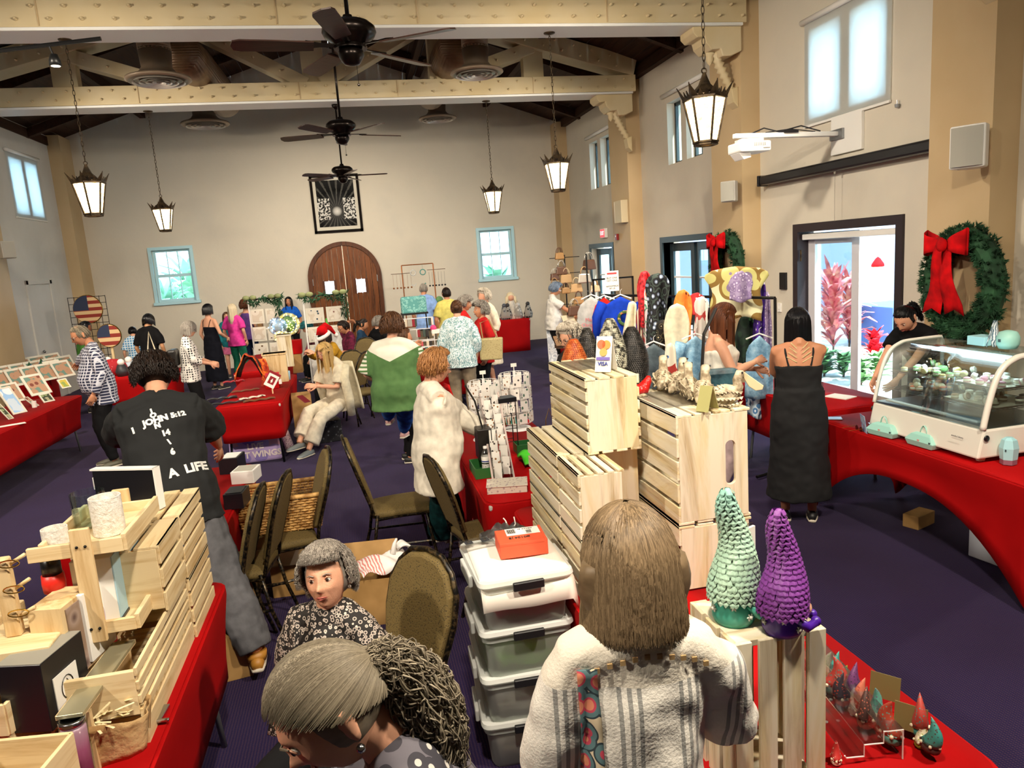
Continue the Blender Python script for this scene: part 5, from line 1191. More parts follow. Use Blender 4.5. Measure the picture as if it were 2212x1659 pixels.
MB().tube([(-.05,0,.07),(-.02,0,.03),(.02,0,.035),(.045,0,.07),(.05,0,.09)],[.006,.028,.03,.018,.008],12).build('body',M0('glazed_red','#c01814',.35,fn=lambda t_: t_.bump(t_.voro(t_.coord(),90),.6,.004)),t,smooth=True)
MB().lathe([(.035,0),(.02,.015),(.01,.03)],12).build('foot',clay,t,smooth=True)
card_g=M0('olive_card','#a09c62',.7)
def tent(label,loc,rz,w_,h,m_,group=None):
    t=thing('tent_card',label,'sign',loc,rz,group);MB().bar((0,-.045,0),(0,0,h),w_,.003,up=(0,1,.3)).build('front_leaf',m_,t);MB().bar((0,.045,0),(0,0,h),w_,.003,up=(0,1,.3)).build('back_leaf',m_,t);return t
tent('olive green folded card on the big crate in front of the pelicans',G(1528,885,1.52),R(-55),.055,.10,card_g)
t=tent('white folded card payment sign with orange and purple marks',V(1.075,3.12,1.660),R(-40),.075,.155,paper_m)
Ms=FR((0,-.024,.078),(1,0,0),(0,.045,.155))
for nm,col,r,c in (('orange_disc','#e8913a',.020,(.012,.042)),('red_disc','#d8663c',.020,(-.012,.044)),('orange_square','#e8a050',.018,(0,.008))):
    MB().lathe([(r,0),(r,.001)],20,(c[0],c[1],.004)).xf(Ms).build(nm,M0(nm,col,.5),t)
MB().b2((-.032,-.028,.003),(.032,-.014,.005)).xf(Ms).build('violet_band',M0('violet_band','#6c5cb0',.5),t)
writing('VISA',.024,M0('navy_ink','#2c3c8c',.5),t,Ms @ Matrix.Translation((0,-.045,.004)),bold=.0006)
solo(MB().b2((0,0,0),(.20,.30,.001)),'clear_sheet','clear plastic sheet lying on the top left crate','plastic sheet',film_m,V(.95,3.22,1.657))
solo(MB().b2((0,0,0),(.22,.36,.001)),'clear_sheet','clear plastic sheet lying on top of the biggest crate','plastic sheet',film_m,V(1.23,2.85,1.517))
# ---- small hanging clay ornaments on clear stepped risers, front right
rnd=random.Random(11);gc=['#c9c0a4','#3c8c84','#b04038','#8a9c34','#2c2630','#6c3a6c','#d8d4c4','#c87058','#48302c','#e0dccc','#5a9a8c','#a8402c']
def minignome(label,loc,c1,c2,h,rz,k):
    t=thing('clay_ornament',label,'ornament',loc,rz,'little clay gnome ornaments on the red table');m1=M0('clay_'+c1.strip('#'),c1,.5,fn=lambda t_: t_.col(t_.ramp(t_.voro(t_.coord(),130),[(.2,c2),(.35,c1)])));m2=M0('clayb_'+c2.strip('#'),c2,.5)
    MB().rings([[V(.6*h*.25*math.sin(3.2*f)+(.30*h*(1-f)**.8)*math.cos(a),(.30*h*(1-f)**.8)*math.sin(a)*.7,h*.22+h*.78*f) for a in [2*math.pi*i/9 for i in range(9)]] for f in [0,.15,.35,.55,.75,.9,1]]).build('hat',m1,t,smooth=True)
    MB().lathe([(.22*h,0),(.28*h,.08*h),(.26*h,.26*h)],10,sy=.75).build('body',m2,t,smooth=True)
    b=MB();
    for i in range(6): b.ball((.0+.27*h*math.cos(i*1.05),.2*h*math.sin(i*1.05),.24*h),.05*h,6,4)
    b.build('brim',M0('clay_cream','#ddd2b4',.6),t,smooth=True)
spots=[(1795,1440),(1812,1452),(1800,1475),(1830,1470),(1822,1500),(1850,1490),(1845,1520),(1868,1512),(1872,1545),(1905,1560),(1890,1535),(1925,1580),(1990,1590),(2010,1600),(1985,1560)]
nm=['cream','teal','brick red','olive green','black and white','plum','off-white','terracotta','dark brown','ivory','sea green','rust']
for k,(px,py) in enumerate(spots):
    z=.80 if k % 3 else .78;p=G(px,py,z)
    wh_=['at the far end of the riser','behind the teal one','leaning at the crate side','third along the riser','in the second row','halfway along the riser','before the olive one','right of the white swirl','beside the brass cards','tall, before the brass card','in the back row near the middle','against the first brass card','at the near end of the riser','last on the riser by its clear lip','behind the second brass card'][k]
    minignome('%s clay gnome ornament %s' % (nm[k % 12],wh_),p-V(0,0,.03),gc[k % 12],gc[(k*5+3) % 12],.085+.02*(k % 3),rnd.uniform(0,6),k)
minignome('red and white clay ornament alone on the red cloth at the bottom edge',G(1806,1648,.748),'#b02c28','#e0dccc',.07,1,3)
for k,(px,py,lb) in enumerate(((1910,1510,'brass coloured blank card standing among the ornaments, farther one'),(1965,1580,'brass coloured blank card standing near the end of the ornament riser'))):
    solo(MB().bar((0,0,0),(0,.015,.075),.085,.003,up=(0,1,0)),'brass_card',lb,'sign',M0('brass_card','#8a7a4c',.45,.3),G(px,py,.78),R(-52))
def riser(label,a,b):
    t=thing('stepped_riser',label,'riser',(0,0,0));d=(b-a);d.z=0;L=d.length;d.normalize();s_=V(d.y,-d.x,0)
    pr=[(0,0),(0,.09),(.055,.09),(.055,.055),(.11,.055),(.11,.02),(.16,.02),(.165,.028)];mb=MB()
    for i in range(len(pr)-1):
        p,q=pr[i],pr[i+1];P=a+s_*p[0]+V(0,0,p[1]);Q=a+s_*q[0]+V(0,0,q[1]);mb.prism([P,Q,Q+d*L,P+d*L],tuple(V(.0015,.0015,.0015)))
    mb.build('clear_steps',acryl_m,t);e=MB()
    e.tube([b+s_*p[0]+V(0,0,p[1]) for p in pr],.0022,5);e.build('bright_edge',M0('edge_glow','#e6d8d4',.2),t)
riser('clear acrylic stepped riser carrying the clay ornaments',G(1770,1430,.748),G(1920,1659,.748)+V(.06,.02,0))
for k,(px,py) in enumerate(((1782,1500),(1795,1512),(1840,1545),(1858,1558),(1785,1560),(1900,1592))):
    solo(MB().lathe([(.004,0),(.006,.002),(.003,.004)],6),'foil_star','tiny white foil scrap on the red cloth','confetti',paper_m,G(px,py,.748),group='white scraps on the red cloth')
# ---- storage bins with the orange parcel
def bin_(label,z,k,tint,x=0):
    t=thing('storage_bin',label,'storage bin',(.555+x,3.03-.02*k,z),R(-4+2*k),'stacked milky storage bins');w_,l,h=.40,.48,.215
    def rr(w2,l2,z2,rc=.04):
        o=[]
        for cx,cy2,a0 in ((w2/2-rc,l2/2-rc,0),(-w2/2+rc,l2/2-rc,90),(-w2/2+rc,-l2/2+rc,180),(w2/2-rc,-l2/2+rc,270)):
            for q in range(4): a=R(a0+30*q);o.append(V(cx+rc*math.cos(a),cy2+rc*math.sin(a),z2))
        return o
    MB().rings([rr(w_*.80,l*.82,0),rr(w_*.84,l*.86,.02),rr(w_*.92,l*.93,h-.03),rr(w_*.97,l*.97,h-.03),rr(w_*.97,l*.97,h)],cap=False).add(rr(w_*.80,l*.82,0),[tuple(range(15,-1,-1))]).build('tub',bin_m,t,smooth=True,angle=35)
    MB().rings([rr(w_,l,h-.004),rr(w_*1.02,l*1.02,h+.004),rr(w_,l,h+.02),rr(w_*.90,l*.92,h+.022),rr(w_*.88,l*.90,h+.008)]).build('lid',binlid_m,t,smooth=True,angle=35)
    MB().box((0,-l*.5-.012,h-.005),(.13,.018,.035)).build('black_label',M0('black_latch','#141416',.5),t,bevel=.003)
    for sg in (-1,1): MB().box((sg*(w_*.5+.012),0,h-.02),(.018,.20,.055)).build('side_latch',binlid_m,t,bevel=.006)
    for j,(c,zz,hh) in enumerate(tint): MB().sheet(lambda u,v: V((u-.5)*w_*.68,(v-.5)*l*.75,zz+.015*math.sin(7*u+j)*math.cos(6*v)),8,8,hh).build('folded_cloth',M0('bincloth'+c.strip('#'),c,.9),t,smooth=True)
    return t
gr_,mr_='#6fae2c','#9c2440'
bin_('bottom storage bin of the stack, nearest the floor',0.0,0,[('#c8b8a0',.12,.08)]);bin_('storage bin second from the floor with pale contents',.225,1,[('#b8b4a4',.10,.06)])
bin_('storage bin third from the floor with lime green cloth inside',.45,2,[(gr_,.13,.09)]) ;bin_('topmost storage bin with green and wine red folded cloths inside',.675,3,[(mr_,.10,.05),(gr_,.18,.03)])
zt=.675+.237
solo(MB().sheet(lambda u,v: V((u-.5)*.40+.0,-.26+.44*v,.004+.003*math.sin(9*u)+(-.12*((.12-v)/.12) if v< .12 else 0)+(-.05*(u-.95)/.05 if u> .95 else 0)),16,16,.003),'paper_sheet','white tissue sheet draped over the top storage bin','paper',M0('tissue','#eee8dc',.9),(.57,2.97,zt),smooth=True)
t=thing('parcel_box','orange-red cardboard parcel with a shipping label on the top bin','parcel',(.60,3.0,zt+.009),R(-3));orange_m=M0('coral_cardboard','#e05a38',.6)
MB().box((0,0,.034),(.21,.17,.068)).build('carton',orange_m,t,bevel=.003);MB().box((.098,0,.036),(.012,.174,.070)).build('tuck_flap',orange_m,t,bevel=.002);MB().b2((-.104,-.086,.058),(.104,-.084,.068)).build('lid_edge',orange_m,t)
MB().b2((-.06,.0,.0685),(.09,.08,.0695)).build('shipping_label',paper_m,t);mb=MB()
for k in range(14): mb.b2((-.055+.0028*k,.022,.0696),(-.0538+.0028*k+.0008*(k % 3),.070,.0702))
for k in range(12): mb.b2((.03+.002*k,.010,.0696),(.031+.002*k,.045,.0702))
mb.build('barcode',ink,t);writing('#0104 JE',.026,ink,t,FR((-.01,-.03,.0695),(-1,0,0),(0,-1,0)))
writing('PO 1210 2 DAY',.010,ink,t,FR((.03,.062,.0702),(1,0,0),(0,1,0)))
t=thing('earring_box','clear box with two little framed stud earrings on the top bin','box',(.42,3.12,zt+.004),R(8));MB().box((0,0,.012),(.15,.085,.024)).build('clear_box',acryl_m,t);
for sg in (-1,1): MB().box((sg*.038,0,.0255),(.035,.035,.003)).build('card',M0('dark_card','#2e3034',.6),t);MB().box((sg*.038,0,.0275),(.014,.018,.002)).build('stud',chrome_m,t)
t=thing('plastic_bundle','crumpled clear plastic bags behind the orange parcel','plastic bag',(.57,3.20,zt+.003));MB().sheet(lambda u,v: V((u-.5)*.24,(v-.5)*.09,.03*math.sin(math.pi*u)*(1+.6*math.sin(17*u+9*v))+.015*math.sin(23*v)),20,8,.002).build('film',film_m,t,smooth=True)
MB().tube([(.03,0,.02),(.05,0,.05),(.045,0,.085)],.003,5).tube([(.02,.02,.02),(.01,.03,.06),(0,.03,.075)],.003,5).build('tied_ears',paper_m,t)
# ================================================================ nearest table at the left: pine crates, stand, jars, boxes
crate('natural pine crate highest in the slatted wall, far column',-1.09,-.78,3.02,3.42,1.005,1.27,{'+x': 4,'+z': 4},(pine_y,pine_x),group='natural pine crates')
crate('natural pine crate highest in the slatted wall, near column',-1.07,-.78,2.70,3.01,1.02,1.27,{'+x': 3,'+z': 3},(pine_y,pine_x),group='natural pine crates')
crate('natural pine crate standing on the red cloth, far column',-1.09,-.78,3.02,3.42,T0,1.0,{'+x': 4,'+z': 4},(pine_y,pine_x),group='natural pine crates')
crate('long natural pine crate below the two-tier stand',-1.06,-.79,2.32,3.01,.845,1.015,{'+x': 4,'-x': 4},(pine_y,pine_x),group='natural pine crates')
t=thing('slatted_shelf','ribbed little pine shelf under the long crate at the table edge','shelf',(-.90,2.67,T0))
for k in range(12): MB().b2((-.14,-.33+.055*k,.075),(.10,-.30+.055*k,.095)).build('slat',pine_x,t)
for sx in (-.13,.10): MB().b2((sx-.01,-.34,0),(sx+.01,.34,.075)).build('side_rail',pine_y,t)
# two-tier stand
t=thing('tiered_stand','natural pine two-tier tray stand holding the frosted jars','stand',(-.965,2.76,1.02));
for z,hh in ((.04,.045),(.325,.050)):
    for sx in (-1,1): MB().b2((sx*.125-.008,-.21,z-hh/2),(sx*.125+.008,.21,z+hh/2+.01)).build('tray_rail',pine_y,t,bevel=.002)
    for sy in (-1,1): MB().b2((-.17 if z> .2 else -.12,sy*.205-.008,z-hh/2),(.12,sy*.205+.008,z+hh/2)).build('tray_rail',pine_x,t,bevel=.002)
    MB().b2((-.12,-.2,z-.022),(.12,.2,z-.012)).build('tray_floor',pine_y,t)
for sy in (-1,1):
    MB().b2((-.03,sy*.222-.008,0),(.03,sy*.222+.008,.40)).build('post',pine_z,t,bevel=.002)
    for zz in (.05,.34): MB().ball((-.012,-.232,zz),.005,8,5).ball((.014,-.232,zz),.005,8,5).build('screw',black_m,t)
frost_m=M0('frosted_white_crust','#e2ded4',.8,fn=lambda t_: (t_.bump(t_.noise(t_.coord(),90,4,.7),.9,.006),t_.col(t_.ramp(t_.noise(t_.coord(),70,3),[(.35,'#dcd8ce'),(.6,'#f0eee8')]))))
def jar(name,label,loc,r,h,m_,cat='jar',lid=None,fill=None):
    t=thing(name,label,cat,loc);MB().lathe([(r*.97,0),(r,.005),(r,h),(r*.94,h),(r*.93,.01),(.001,.01)],26,cap=False).build('glass',m_,t,smooth=True,angle=50)
    if fill: MB().lathe([(r*.88,.012),(r*.88,h*fill[1])],22).build('contents',fill[0],t,smooth=True,angle=50)
    if lid: MB().lathe([(r*1.04,h-.015),(r*1.06,h+.012),(r*.98,h+.020)],24).build('lid',lid,t,smooth=True,angle=50)
    return t
zt_=1.02+.325-.010
jar('candle_jar','frosted white candle glass, tallest on the pine stand',V(-.935,2.72,zt_),.052,.135,frost_m,fill=(frost_m,.2))
jar('glass_vase','clear glass vase behind the frosted candle glass',V(-1.035,2.85,zt_),.058,.125,glass_m)
jar('candle_jar','small frosted white jar at the left end of the pine stand',V(-1.07,2.62,zt_),.040,.075,frost_m)
t=thing('pump_bottle','black bottle with a red base hanging below the small frosted jar','bottle',V(-1.10,2.62,1.22));MB().lathe([(.03,.09),(.03,.03)],16).build('bottle',blackpl,t,smooth=True);MB().lathe([(.034,.03),(.036,.0),(.034,-.03)],16).build('red_base',M0('bright_red_plastic','#e02a20',.4),t,smooth=True)
paleblue=M0('pale_blue_panel','#a9cddc',.5)
t=thing('canvas_box','pale blue square panel box standing in the lower tier of the stand','box',V(-.965,2.77,1.045));MB().b2((-.08,-.15,0),(.05,.15,.235)).build('box',whitepl,t,bevel=.002);MB().b2((.05,-.15,0),(.054,.15,.235)).build('front_panel',paleblue,t);MB().b2((.05,-.15,-.004),(.058,.15,.012)).build('base_edge',blackpl,t)
t=thing('shadow_box','tall black shadow box with white edges on top of the pine crates','box',V(-.93,3.17,1.275),R(-22));MB().b2((-.22,-.018,0),(.06,.018,.170)).build('black_panel',blackpl,t);MB().b2((-.23,-.02,.170),(.065,.02,.177)).build('white_top_edge',whitepl,t);MB().b2((.06,-.02,0),(.066,.02,.177)).build('white_side_edge',whitepl,t)
wp=M0('printed_panel','#8c7460',.7,fn=lambda t_: t_.col(t_.ramp(t_.voro(t_.coord(),16),[(.1,'#5c4844'),(.35,'#a08c80'),(.6,'#8c7460')])))
def boxat(name,label,px,py,ztop,h,sx,sy,rz,mat,cat='box',top=None):
    p=G(px,py,ztop);t=thing(name,label,cat,V(p.x,p.y,ztop-h),rz);MB().box((0,0,h/2),(sx,sy,h)).build('box',mat,t,bevel=.002)
    if top: MB().box((0,0,h+.001),(sx*.98,sy*.98,.002)).build('top_face',top,t)
    return t
t=boxat('wood_block','thick wooden block with a greyish printed face beside the white sign',128,1290,1.20,.26,.11,.17,R(-12),pine_z);MB().b2((.056,-.068,.01),(.060,.068,.245)).build('printed_face',wp,t)
t=boxat('white_sign','white block sign with a faint oval emblem',192,1265,1.20,.24,.035,.15,R(-12),whitepl,'sign');MB().sheet(lambda u,v: V(.019,.03*math.cos(6.283*u)*(.8+.2*v),.12+.055*math.sin(6.283*u)*(.8+.2*v)),28,1,.001).build('oval_emblem',M0('pale_mauve','#b0a4b4',.6),t)
t=boxat('black_box','black box with a white plaque bearing an oval swirl',85,1400,1.11,.22,.14,.20,R(-14),blackpl,top=M0('grey_lid','#8c8a80',.5));MB().b2((.071,-.065,.04),(.074,.045,.15)).build('white_plaque',whitepl,t);MB().tube([V(.076,-.01+.028*math.cos(a),.095+.036*math.sin(a)) for a in [2*math.pi*k/16 for k in range(16)]],.0015,4,close=True).tube([V(.076,-.01+.02*math.sin(1.6*f),.12-.05*f) for f in [k/8 for k in range(9)]],.0018,4).build('swirl',black_m,t)
mir=M0('dusty_mirror_strip','#a7a184',.25,.5)
t=thing('display_plank','long narrow glass-topped plank sloping along the left table','shelf',(0,0,0));MB().bar(G(150,1548,.97)+V(.0,.0,0),G(268,1388,.97),.075,.012).build('plank',mir,t,bevel=.001);MB().bar(G(150,1548,.955),G(268,1388,.955),.078,.014).build('under_board',pine_y,t);[MB().box(q_,(.06,.02,.20)).build('foot',pine_z,t) for q_ in (G(165,1540,.955)+V(0,.02,-.11),G(262,1392,.955)+V(0,-.02,-.11))]
t=jar('mason_jar','clear jar with a black lid under the sloping plank',G(212,1560,.75),.045,.11,acryl_m,lid=blackpl,fill=(M0('amber_wax','#b08a5c',.6),.7))
kraft=M0('kraft_paper','#b8935e',.8,fn=lambda t_: (t_.col(t_.ramp(t_.noise(t_.coord(),9,3),[(.35,'#a07c4a'),(.6,'#c8a878')])),t_.bump(t_.noise(t_.coord(),14,4),.9,.02)))
t=thing('paper_bag','crumpled open kraft paper bag with cream shreds spilling out','paper bag',G(265,1625,.745)+V(-.03,0,0),R(15));MB().sheet(lambda u,v: V((.085+.02*v+.008*math.sin(9*u*6.28))*math.cos(6.28*u)*1.2,(.065+.02*v+.008*math.cos(21*u))*math.sin(6.28*u),.14*v*(1+.12*math.sin(12*u))),30,6,.002).build('bag',kraft,t,smooth=True)
rnd=random.Random(5);mb=MB()
for k in range(40): a,b=rnd.uniform(0,6.28),rnd.uniform(.01,.06);p=V(b*math.cos(a),b*math.sin(a),.11+rnd.uniform(0,.05));q=p+V(rnd.uniform(-.06,.06),rnd.uniform(-.06,.06),rnd.uniform(-.02,.03));mb.bar(p,q,.008,.0015)
mb.build('shredded_paper',M0('cream_shred','#ecdcae',.8),t,kind='stuff')
t=thing('soap_bottle','pink filled clear tumbler with a silver rim at the bottom left','bottle',G(175,1659,.80)+V(0,.0,-.05));MB().lathe([(.030,0),(.032,.01),(.034,.18),(.031,.19)],22).build('pink_contents',M0('wine_pink','#8c2c50',.3,fn=lambda t_: t_.col(t_.ramp(t_.sep(t_.coord())[2],[(0,'#7c2448'),(.12,'#b0587c'),(.2,'#c89cac')]))),t,smooth=True);MB().lathe([(.036,0),(.037,.20),(.034,.20)],22,cap=False).build('glass',glass_m,t,smooth=True);MB().lathe([(.031,.19),(.036,.20),(.037,.212),(.030,.214),(.028,.2)],22).build('silver_rim',chrome_m,t,smooth=True)
t=thing('ring_tree','wooden post with pegs holding rings at the left edge','jewelry stand',G(75,1400,1.12)+V(-.10,.12,0));MB().box((0,0,.13),(.045,.035,.26)).build('post',pine_z,t,bevel=.004)
for k,(z,a) in enumerate(((.235,.2),(.19,3.0),(.15,.4),(.10,2.8),(.06,.1))): MB().tube([(.02*math.cos(a),.02*math.sin(a),z),(.075*math.cos(a),.05*math.sin(a)-.02,z+.03)],.006,8).build('peg',pine_x,t,smooth=True)
for k,z in enumerate((.245,.08,.16)): MB().tube([V(.03+.030*math.cos(a),-.024,z+.012*math.sin(a)) for a in [2*math.pi*i/14 for i in range(14)]],.0022,5,close=True).build('ring',M0('gold','#c8a04c',.25,1.0),t)
MB().box((0,0,-.06),(.28,.24,.12)).build('box_base',pine_x,t,bevel=.003)
for lb,px,py,zt2,h,sx,sy,r_ in (('open natural pine tray box in front of the ring tree',45,1465,1.0,.10,.20,.26,-.2),('natural pine crate corner at the bottom left edge',60,1640,.98,.22,.24,.22,-.15),('natural pine box with a red top edge at the far left',-10,1330,1.14,.14,.16,.24,-.2)):
    p=G(px,py,zt2);t=thing('pine_box',lb,'box',V(p.x-.06,p.y,zt2-h),r_)
    for sg in (-1,1): MB().b2((-sx/2,sg*sy/2-.006,0),(sx/2,sg*sy/2+.006,h)).build('side_board',pine_x,t,bevel=.001);MB().b2((sg*sx/2-.006,-sy/2,0),(sg*sx/2+.006,sy/2,h)).build('side_board',pine_y,t,bevel=.001)
    MB().b2((-sx/2,-sy/2,0),(sx/2,sy/2,.01)).build('bottom_board',pine_y,t)
    MB().b2((-sx/2-.02,-sy/2,-(zt2-h-.745)),(sx/2,sy/2,0)).build('riser_block',pine_x,t)
t=thing('metal_clip','chrome sliding latch lying at the red table edge','latch',G(352,1545,.75),R(-5));MB().box((0,0,.008),(.02,.09,.012)).box((.012,-.05,.012),(.05,.012,.010)).build('bar',chrome_m,t,bevel=.002)
# cardboard boxes under the left table
cardb=M0('brown_cardboard','#a8824c',.75,fn=lambda t_: t_.col(t_.ramp(t_.noise(t_.coord(),5,3),[(.3,'#94703c'),(.7,'#b89058')])))
def carton(label,loc,rz,sx,sy,h,open_=False,tape=True):
    t=thing('cardboard_box',label,'cardboard box',loc,rz,'cardboard boxes on the carpet')
    if open_:
        for sg in (-1,1): MB().b2((-sx/2,sg*sy/2-.003,0),(sx/2,sg*sy/2+.003,h)).build('side',cardb,t);MB().b2((sg*sx/2-.003,-sy/2,0),(sg*sx/2+.003,sy/2,h)).build('side',cardb,t)
        MB().b2((-sx/2,-sy/2,0),(sx/2,sy/2,.005)).build('bottom',cardb,t)
        MB().bar((sx/2,0,h),(sx/2+.09,0,h-.16),sy,.004,up=(1,0,1)).build('flap',cardb,t);MB().bar((0,sy/2,h),(0,sy/2+.06,h+.10),sx,.004,up=(0,1,-1)).build('flap',cardb,t)
    else:
        MB().box((0,0,h/2),(sx,sy,h)).build('carton',cardb,t,bevel=.002)
        for sg in (-1,1): MB().box((sg*sx/4,0,h+.002),(sx/2-.006,sy,.003)).build('flap',cardb,t)
        if tape: MB().box((0,0,h+.0045),(.05,sy+.002,.001)).build('packing_tape',M0('buff_tape','#c8a870',.3),t)
    return t
p=G(650,1195,.22);carton('closed taped cardboard box below the wicker basket',V(p.x-.02,p.y,0),R(-4),.32,.42,.22)
p=G(790,1230,.30);carton('open cardboard box holding the white plastic bags',V(p.x,p.y,0),R(-6),.40,.34,.30,True)
p=G(495,1400,.15);carton('cardboard box between the legs of the man in grey trousers',V(p.x-.05,p.y+.05,0),R(10),.30,.30,.26,tape=False)
p=G(505,1330,.3);carton('small cardboard box under the middle-left red table',V(p.x-.1,p.y+.5,0),R(3),.3,.3,.22,tape=False)
p=G(640,915,.45)
carton('tall open cardboard box at the knee of the blonde woman',V(G(655,880,.5).x-.02,G(655,880,.5).y+.1,0),R(5),.24,.26,.66,tape=False)
t=thing('plastic_bag','white and pink printed plastic bag sticking out of the open box','plastic bag',G(820,1235,.30),R(20));bagm=M0('white_bag_pink_print','#efe9e4',.45,fn=lambda t_: t_.col(t_.mix(t_.math('GREATER_THAN',t_.math('MULTIPLY',t_.wave(t_.coord(),20,5),t_.math('LESS_THAN',t_.sep(t_.coord())[0],0.0)),.55),'#efe9e4','#d88a84')))
MB().sheet(lambda u,v: V((u-.4)*.36,(v-.5)*.22+.02*math.sin(9*u),.04+.07*math.sin(3.14*u)*math.sin(3.14*v)+.02*math.sin(13*u+7*v)),18,12,.003).build('bag',bagm,t,smooth=True);MB().sheet(lambda u,v: V(.13+.16*u,(v-.5)*(.05+.14*u),.12+.05*math.sin(3*u)-.20*u*u+.012*math.sin(20*v)),10,10,.003).tube([(.10,.0,.09),(.12,.01,.15),(.135,.0,.185)],[.02,.012,.006],7).build('knotted_handle',M0('white_bag','#f0ede8',.4),t,smooth=True)
# wicker basket with a clear lidded box in it
wick=M0('honey_wicker','#b98a48',.6,fn=lambda t_: t_.col(t_.ramp(t_.noise(t_.coord(),30,3),[(.35,'#94662c'),(.65,'#d0a460')])))
pb=G(617,1132,.485);t=thing('wicker_basket','large rectangular honey wicker basket standing on the chair seat','basket',V(pb.x+.0,pb.y,.487),R(0));bw,bl,bh=.56,.40,.24;mb=MB()
MB().b2((-bw*.42,-bl*.42,0),(bw*.42,bl*.42,.015)).build('bottom',wick,t)
def bring(z,f): k=.86+.14*z/bh;x,y=bw/2*k,bl/2*k;return [V(-x,-y,z),V(x,-y,z),V(x,y,z),V(-x,y,z)]
nst={0: 20,1: 16,2: 20,3: 16};rows=13
for r_ in range(rows):
    z=.01+bh*r_/rows;q=bring(z,0)
    for sd_ in range(4):
        a,b=q[sd_],q[(sd_+1) % 4];n=nst[sd_];nr=(b-a).cross(V(0,0,1)).normalized();mb.tube([a.lerp(b,k/n)+nr*(.006*(1 if (k+r_) % 2 else -1)) for k in range(n+1)],.0085,4)
mb.build('weave',wick,t,smooth=True,kind='stuff');mb=MB()
for sd_ in range(4):
    for k in range(0,nst[sd_]+1,1):
        a=bring(0,0)[sd_].lerp(bring(0,0)[(sd_+1) % 4],k/nst[sd_]);b=bring(bh,0)[sd_].lerp(bring(bh,0)[(sd_+1) % 4],k/nst[sd_]);mb.tube([a,b],.005,4)
mb.build('stakes',wick,t,kind='stuff');q=bring(bh,0);mb=MB();mb.tube([q[0].lerp(q[1],k/8) for k in range(8)]+[q[1].lerp(q[2],k/8) for k in range(8)]+[q[2].lerp(q[3],k/8) for k in range(8)]+[q[3].lerp(q[0],k/8) for k in range(8)],.016,8,close=True);mb.build('braided_rim',wick,t,smooth=True)
t=thing('clear_tub','clear lidded plastic tub with cream paper inside the wicker basket','plastic tub',V(pb.x+.06,pb.y+.02,.51));MB().box((0,0,.08),(.32,.26,.16)).build('tub',acryl_m,t,bevel=.015);MB().sheet(lambda u,v: V((u-.5)*.30,(v-.5)*.22,.10+.04*math.sin(8*u)*math.sin(5*v+1)),10,10,.01).build('paper',M0('cream_shred','#ecdcae',.8),t,smooth=True)
# white boxes on the second left table
def lidless(label,px,py,z,sx,sy,h,rz,m1,m2,group='boxes in front of the black T-shirt man'):
    p=G(px,py,z);t=thing('gift_box',label,'box',V(p.x,p.y,.745),rz,group);MB().box((0,0,h/2),(sx,sy,h)).build('carton',m1,t,bevel=.002);MB().box((0,0,h+.002),(sx*.8,sy*.8,.003)).build('window',m2,t);return t
gl_=M0('window_film_grey','#b8b4a8',.2)
lidless('white box with a grey window left of the black T-shirt man',245,1020,.84,.16,.24,.09,R(-25),whitepl,gl_);lidless('small white box behind the windowed one at the left elbow',275,1003,.84,.12,.14,.07,R(-25),whitepl,whitepl)
lidless('long white topped black box right of the black T-shirt, farther',500,985,.86,.14,.20,.12,R(-8),blackpl,whitepl);lidless('white box with a grey window at the right elbow',530,1010,.84,.16,.18,.09,R(-10),whitepl,gl_)
lidless('black open box nearest at the right hip of the T-shirt man',510,1060,.84,.12,.18,.10,R(-6),blackpl,blackpl)
# ================================================================ macaron display
cw,cl_,chh=.60,.98,.64;cx0,cy0=3.915,4.12;Zc=.76
t=thing('display_case','white curved-glass refrigerated case full of macarons','display case',(cx0,cy0,Zc));cwh=M0('ivory_enamel','#e6e2d6',.3)
MB().prism([V(-cw/2-.02,-cl_/2,.02),V(cw/2,-cl_/2,.02),V(cw/2,-cl_/2,.20),V(-cw/2+.02,-cl_/2,.20)],(0,cl_,0)).build('base_housing',cwh,t,bevel=.012,fix=True)
MB().b2((-cw/2+.03,-cl_/2+.02,.20),(cw/2-.02,cl_/2-.02,.212)).build('steel_deck',steel_m,t)
MB().b2((-cw/2+.04,-cl_/2+.08,.222),(-cw/2+.075,cl_/2-.10,.236)).build('front_ledge',whitepl,t,bevel=.005)
gp=[(-cw/2+.02,.20),(-cw/2+.055,.36),(-cw/2+.10,.50),(-cw/2+.15,.575),(-cw/2+.22,.615),(-cw/2+.30,.63),(cw/2-.03,.635)]
def ssm(P,n=5):
    o=[]
    for i in range(len(P)-1):
        p0,p1,p2,p3=P[max(0,i-1)],P[i],P[i+1],P[min(len(P)-1,i+2)]
        for k in range(n): u=k/n;o.append(tuple(.5*((2*p1[j])+(-p0[j]+p2[j])*u+(2*p0[j]-5*p1[j]+4*p2[j]-p3[j])*u*u+(-p0[j]+3*p1[j]-3*p2[j]+p3[j])*u**3) for j in range(2)))
    return o+[P[-1]]
g2=ssm(gp)
MB().sheet(lambda u,v: V(g2[int(round(u*(len(g2)-1)))][0],-cl_/2+.02+(cl_-.04)*v,g2[int(round(u*(len(g2)-1)))][1]),len(g2)-1,1,.004).build('curved_glass',glass_m,t,smooth=True)
for sg in (-1,1):
    y=sg*(cl_/2-.012);MB().tube([V(x,y,z) for x,z in g2]+[V(cw/2-.012,y,.60),V(cw/2-.01,y,.20)],(.019 if sg< 0 else .014),10).build('end_frame',cwh,t,smooth=True)
    MB().prism([V(g2[0][0]+.01,y,.2)]+[V(x+.01,y,z-.01) for x,z in g2]+[V(cw/2-.02,y,.2)],(0,.003,0)).build('end_glass',glass_m,t)
    MB().ball((-cw/2+.03,y-.022*(-sg if sg> 0 else 1),.15),(.02,.008,.02),14,8).build('round_knob',blackpl,t,smooth=True)
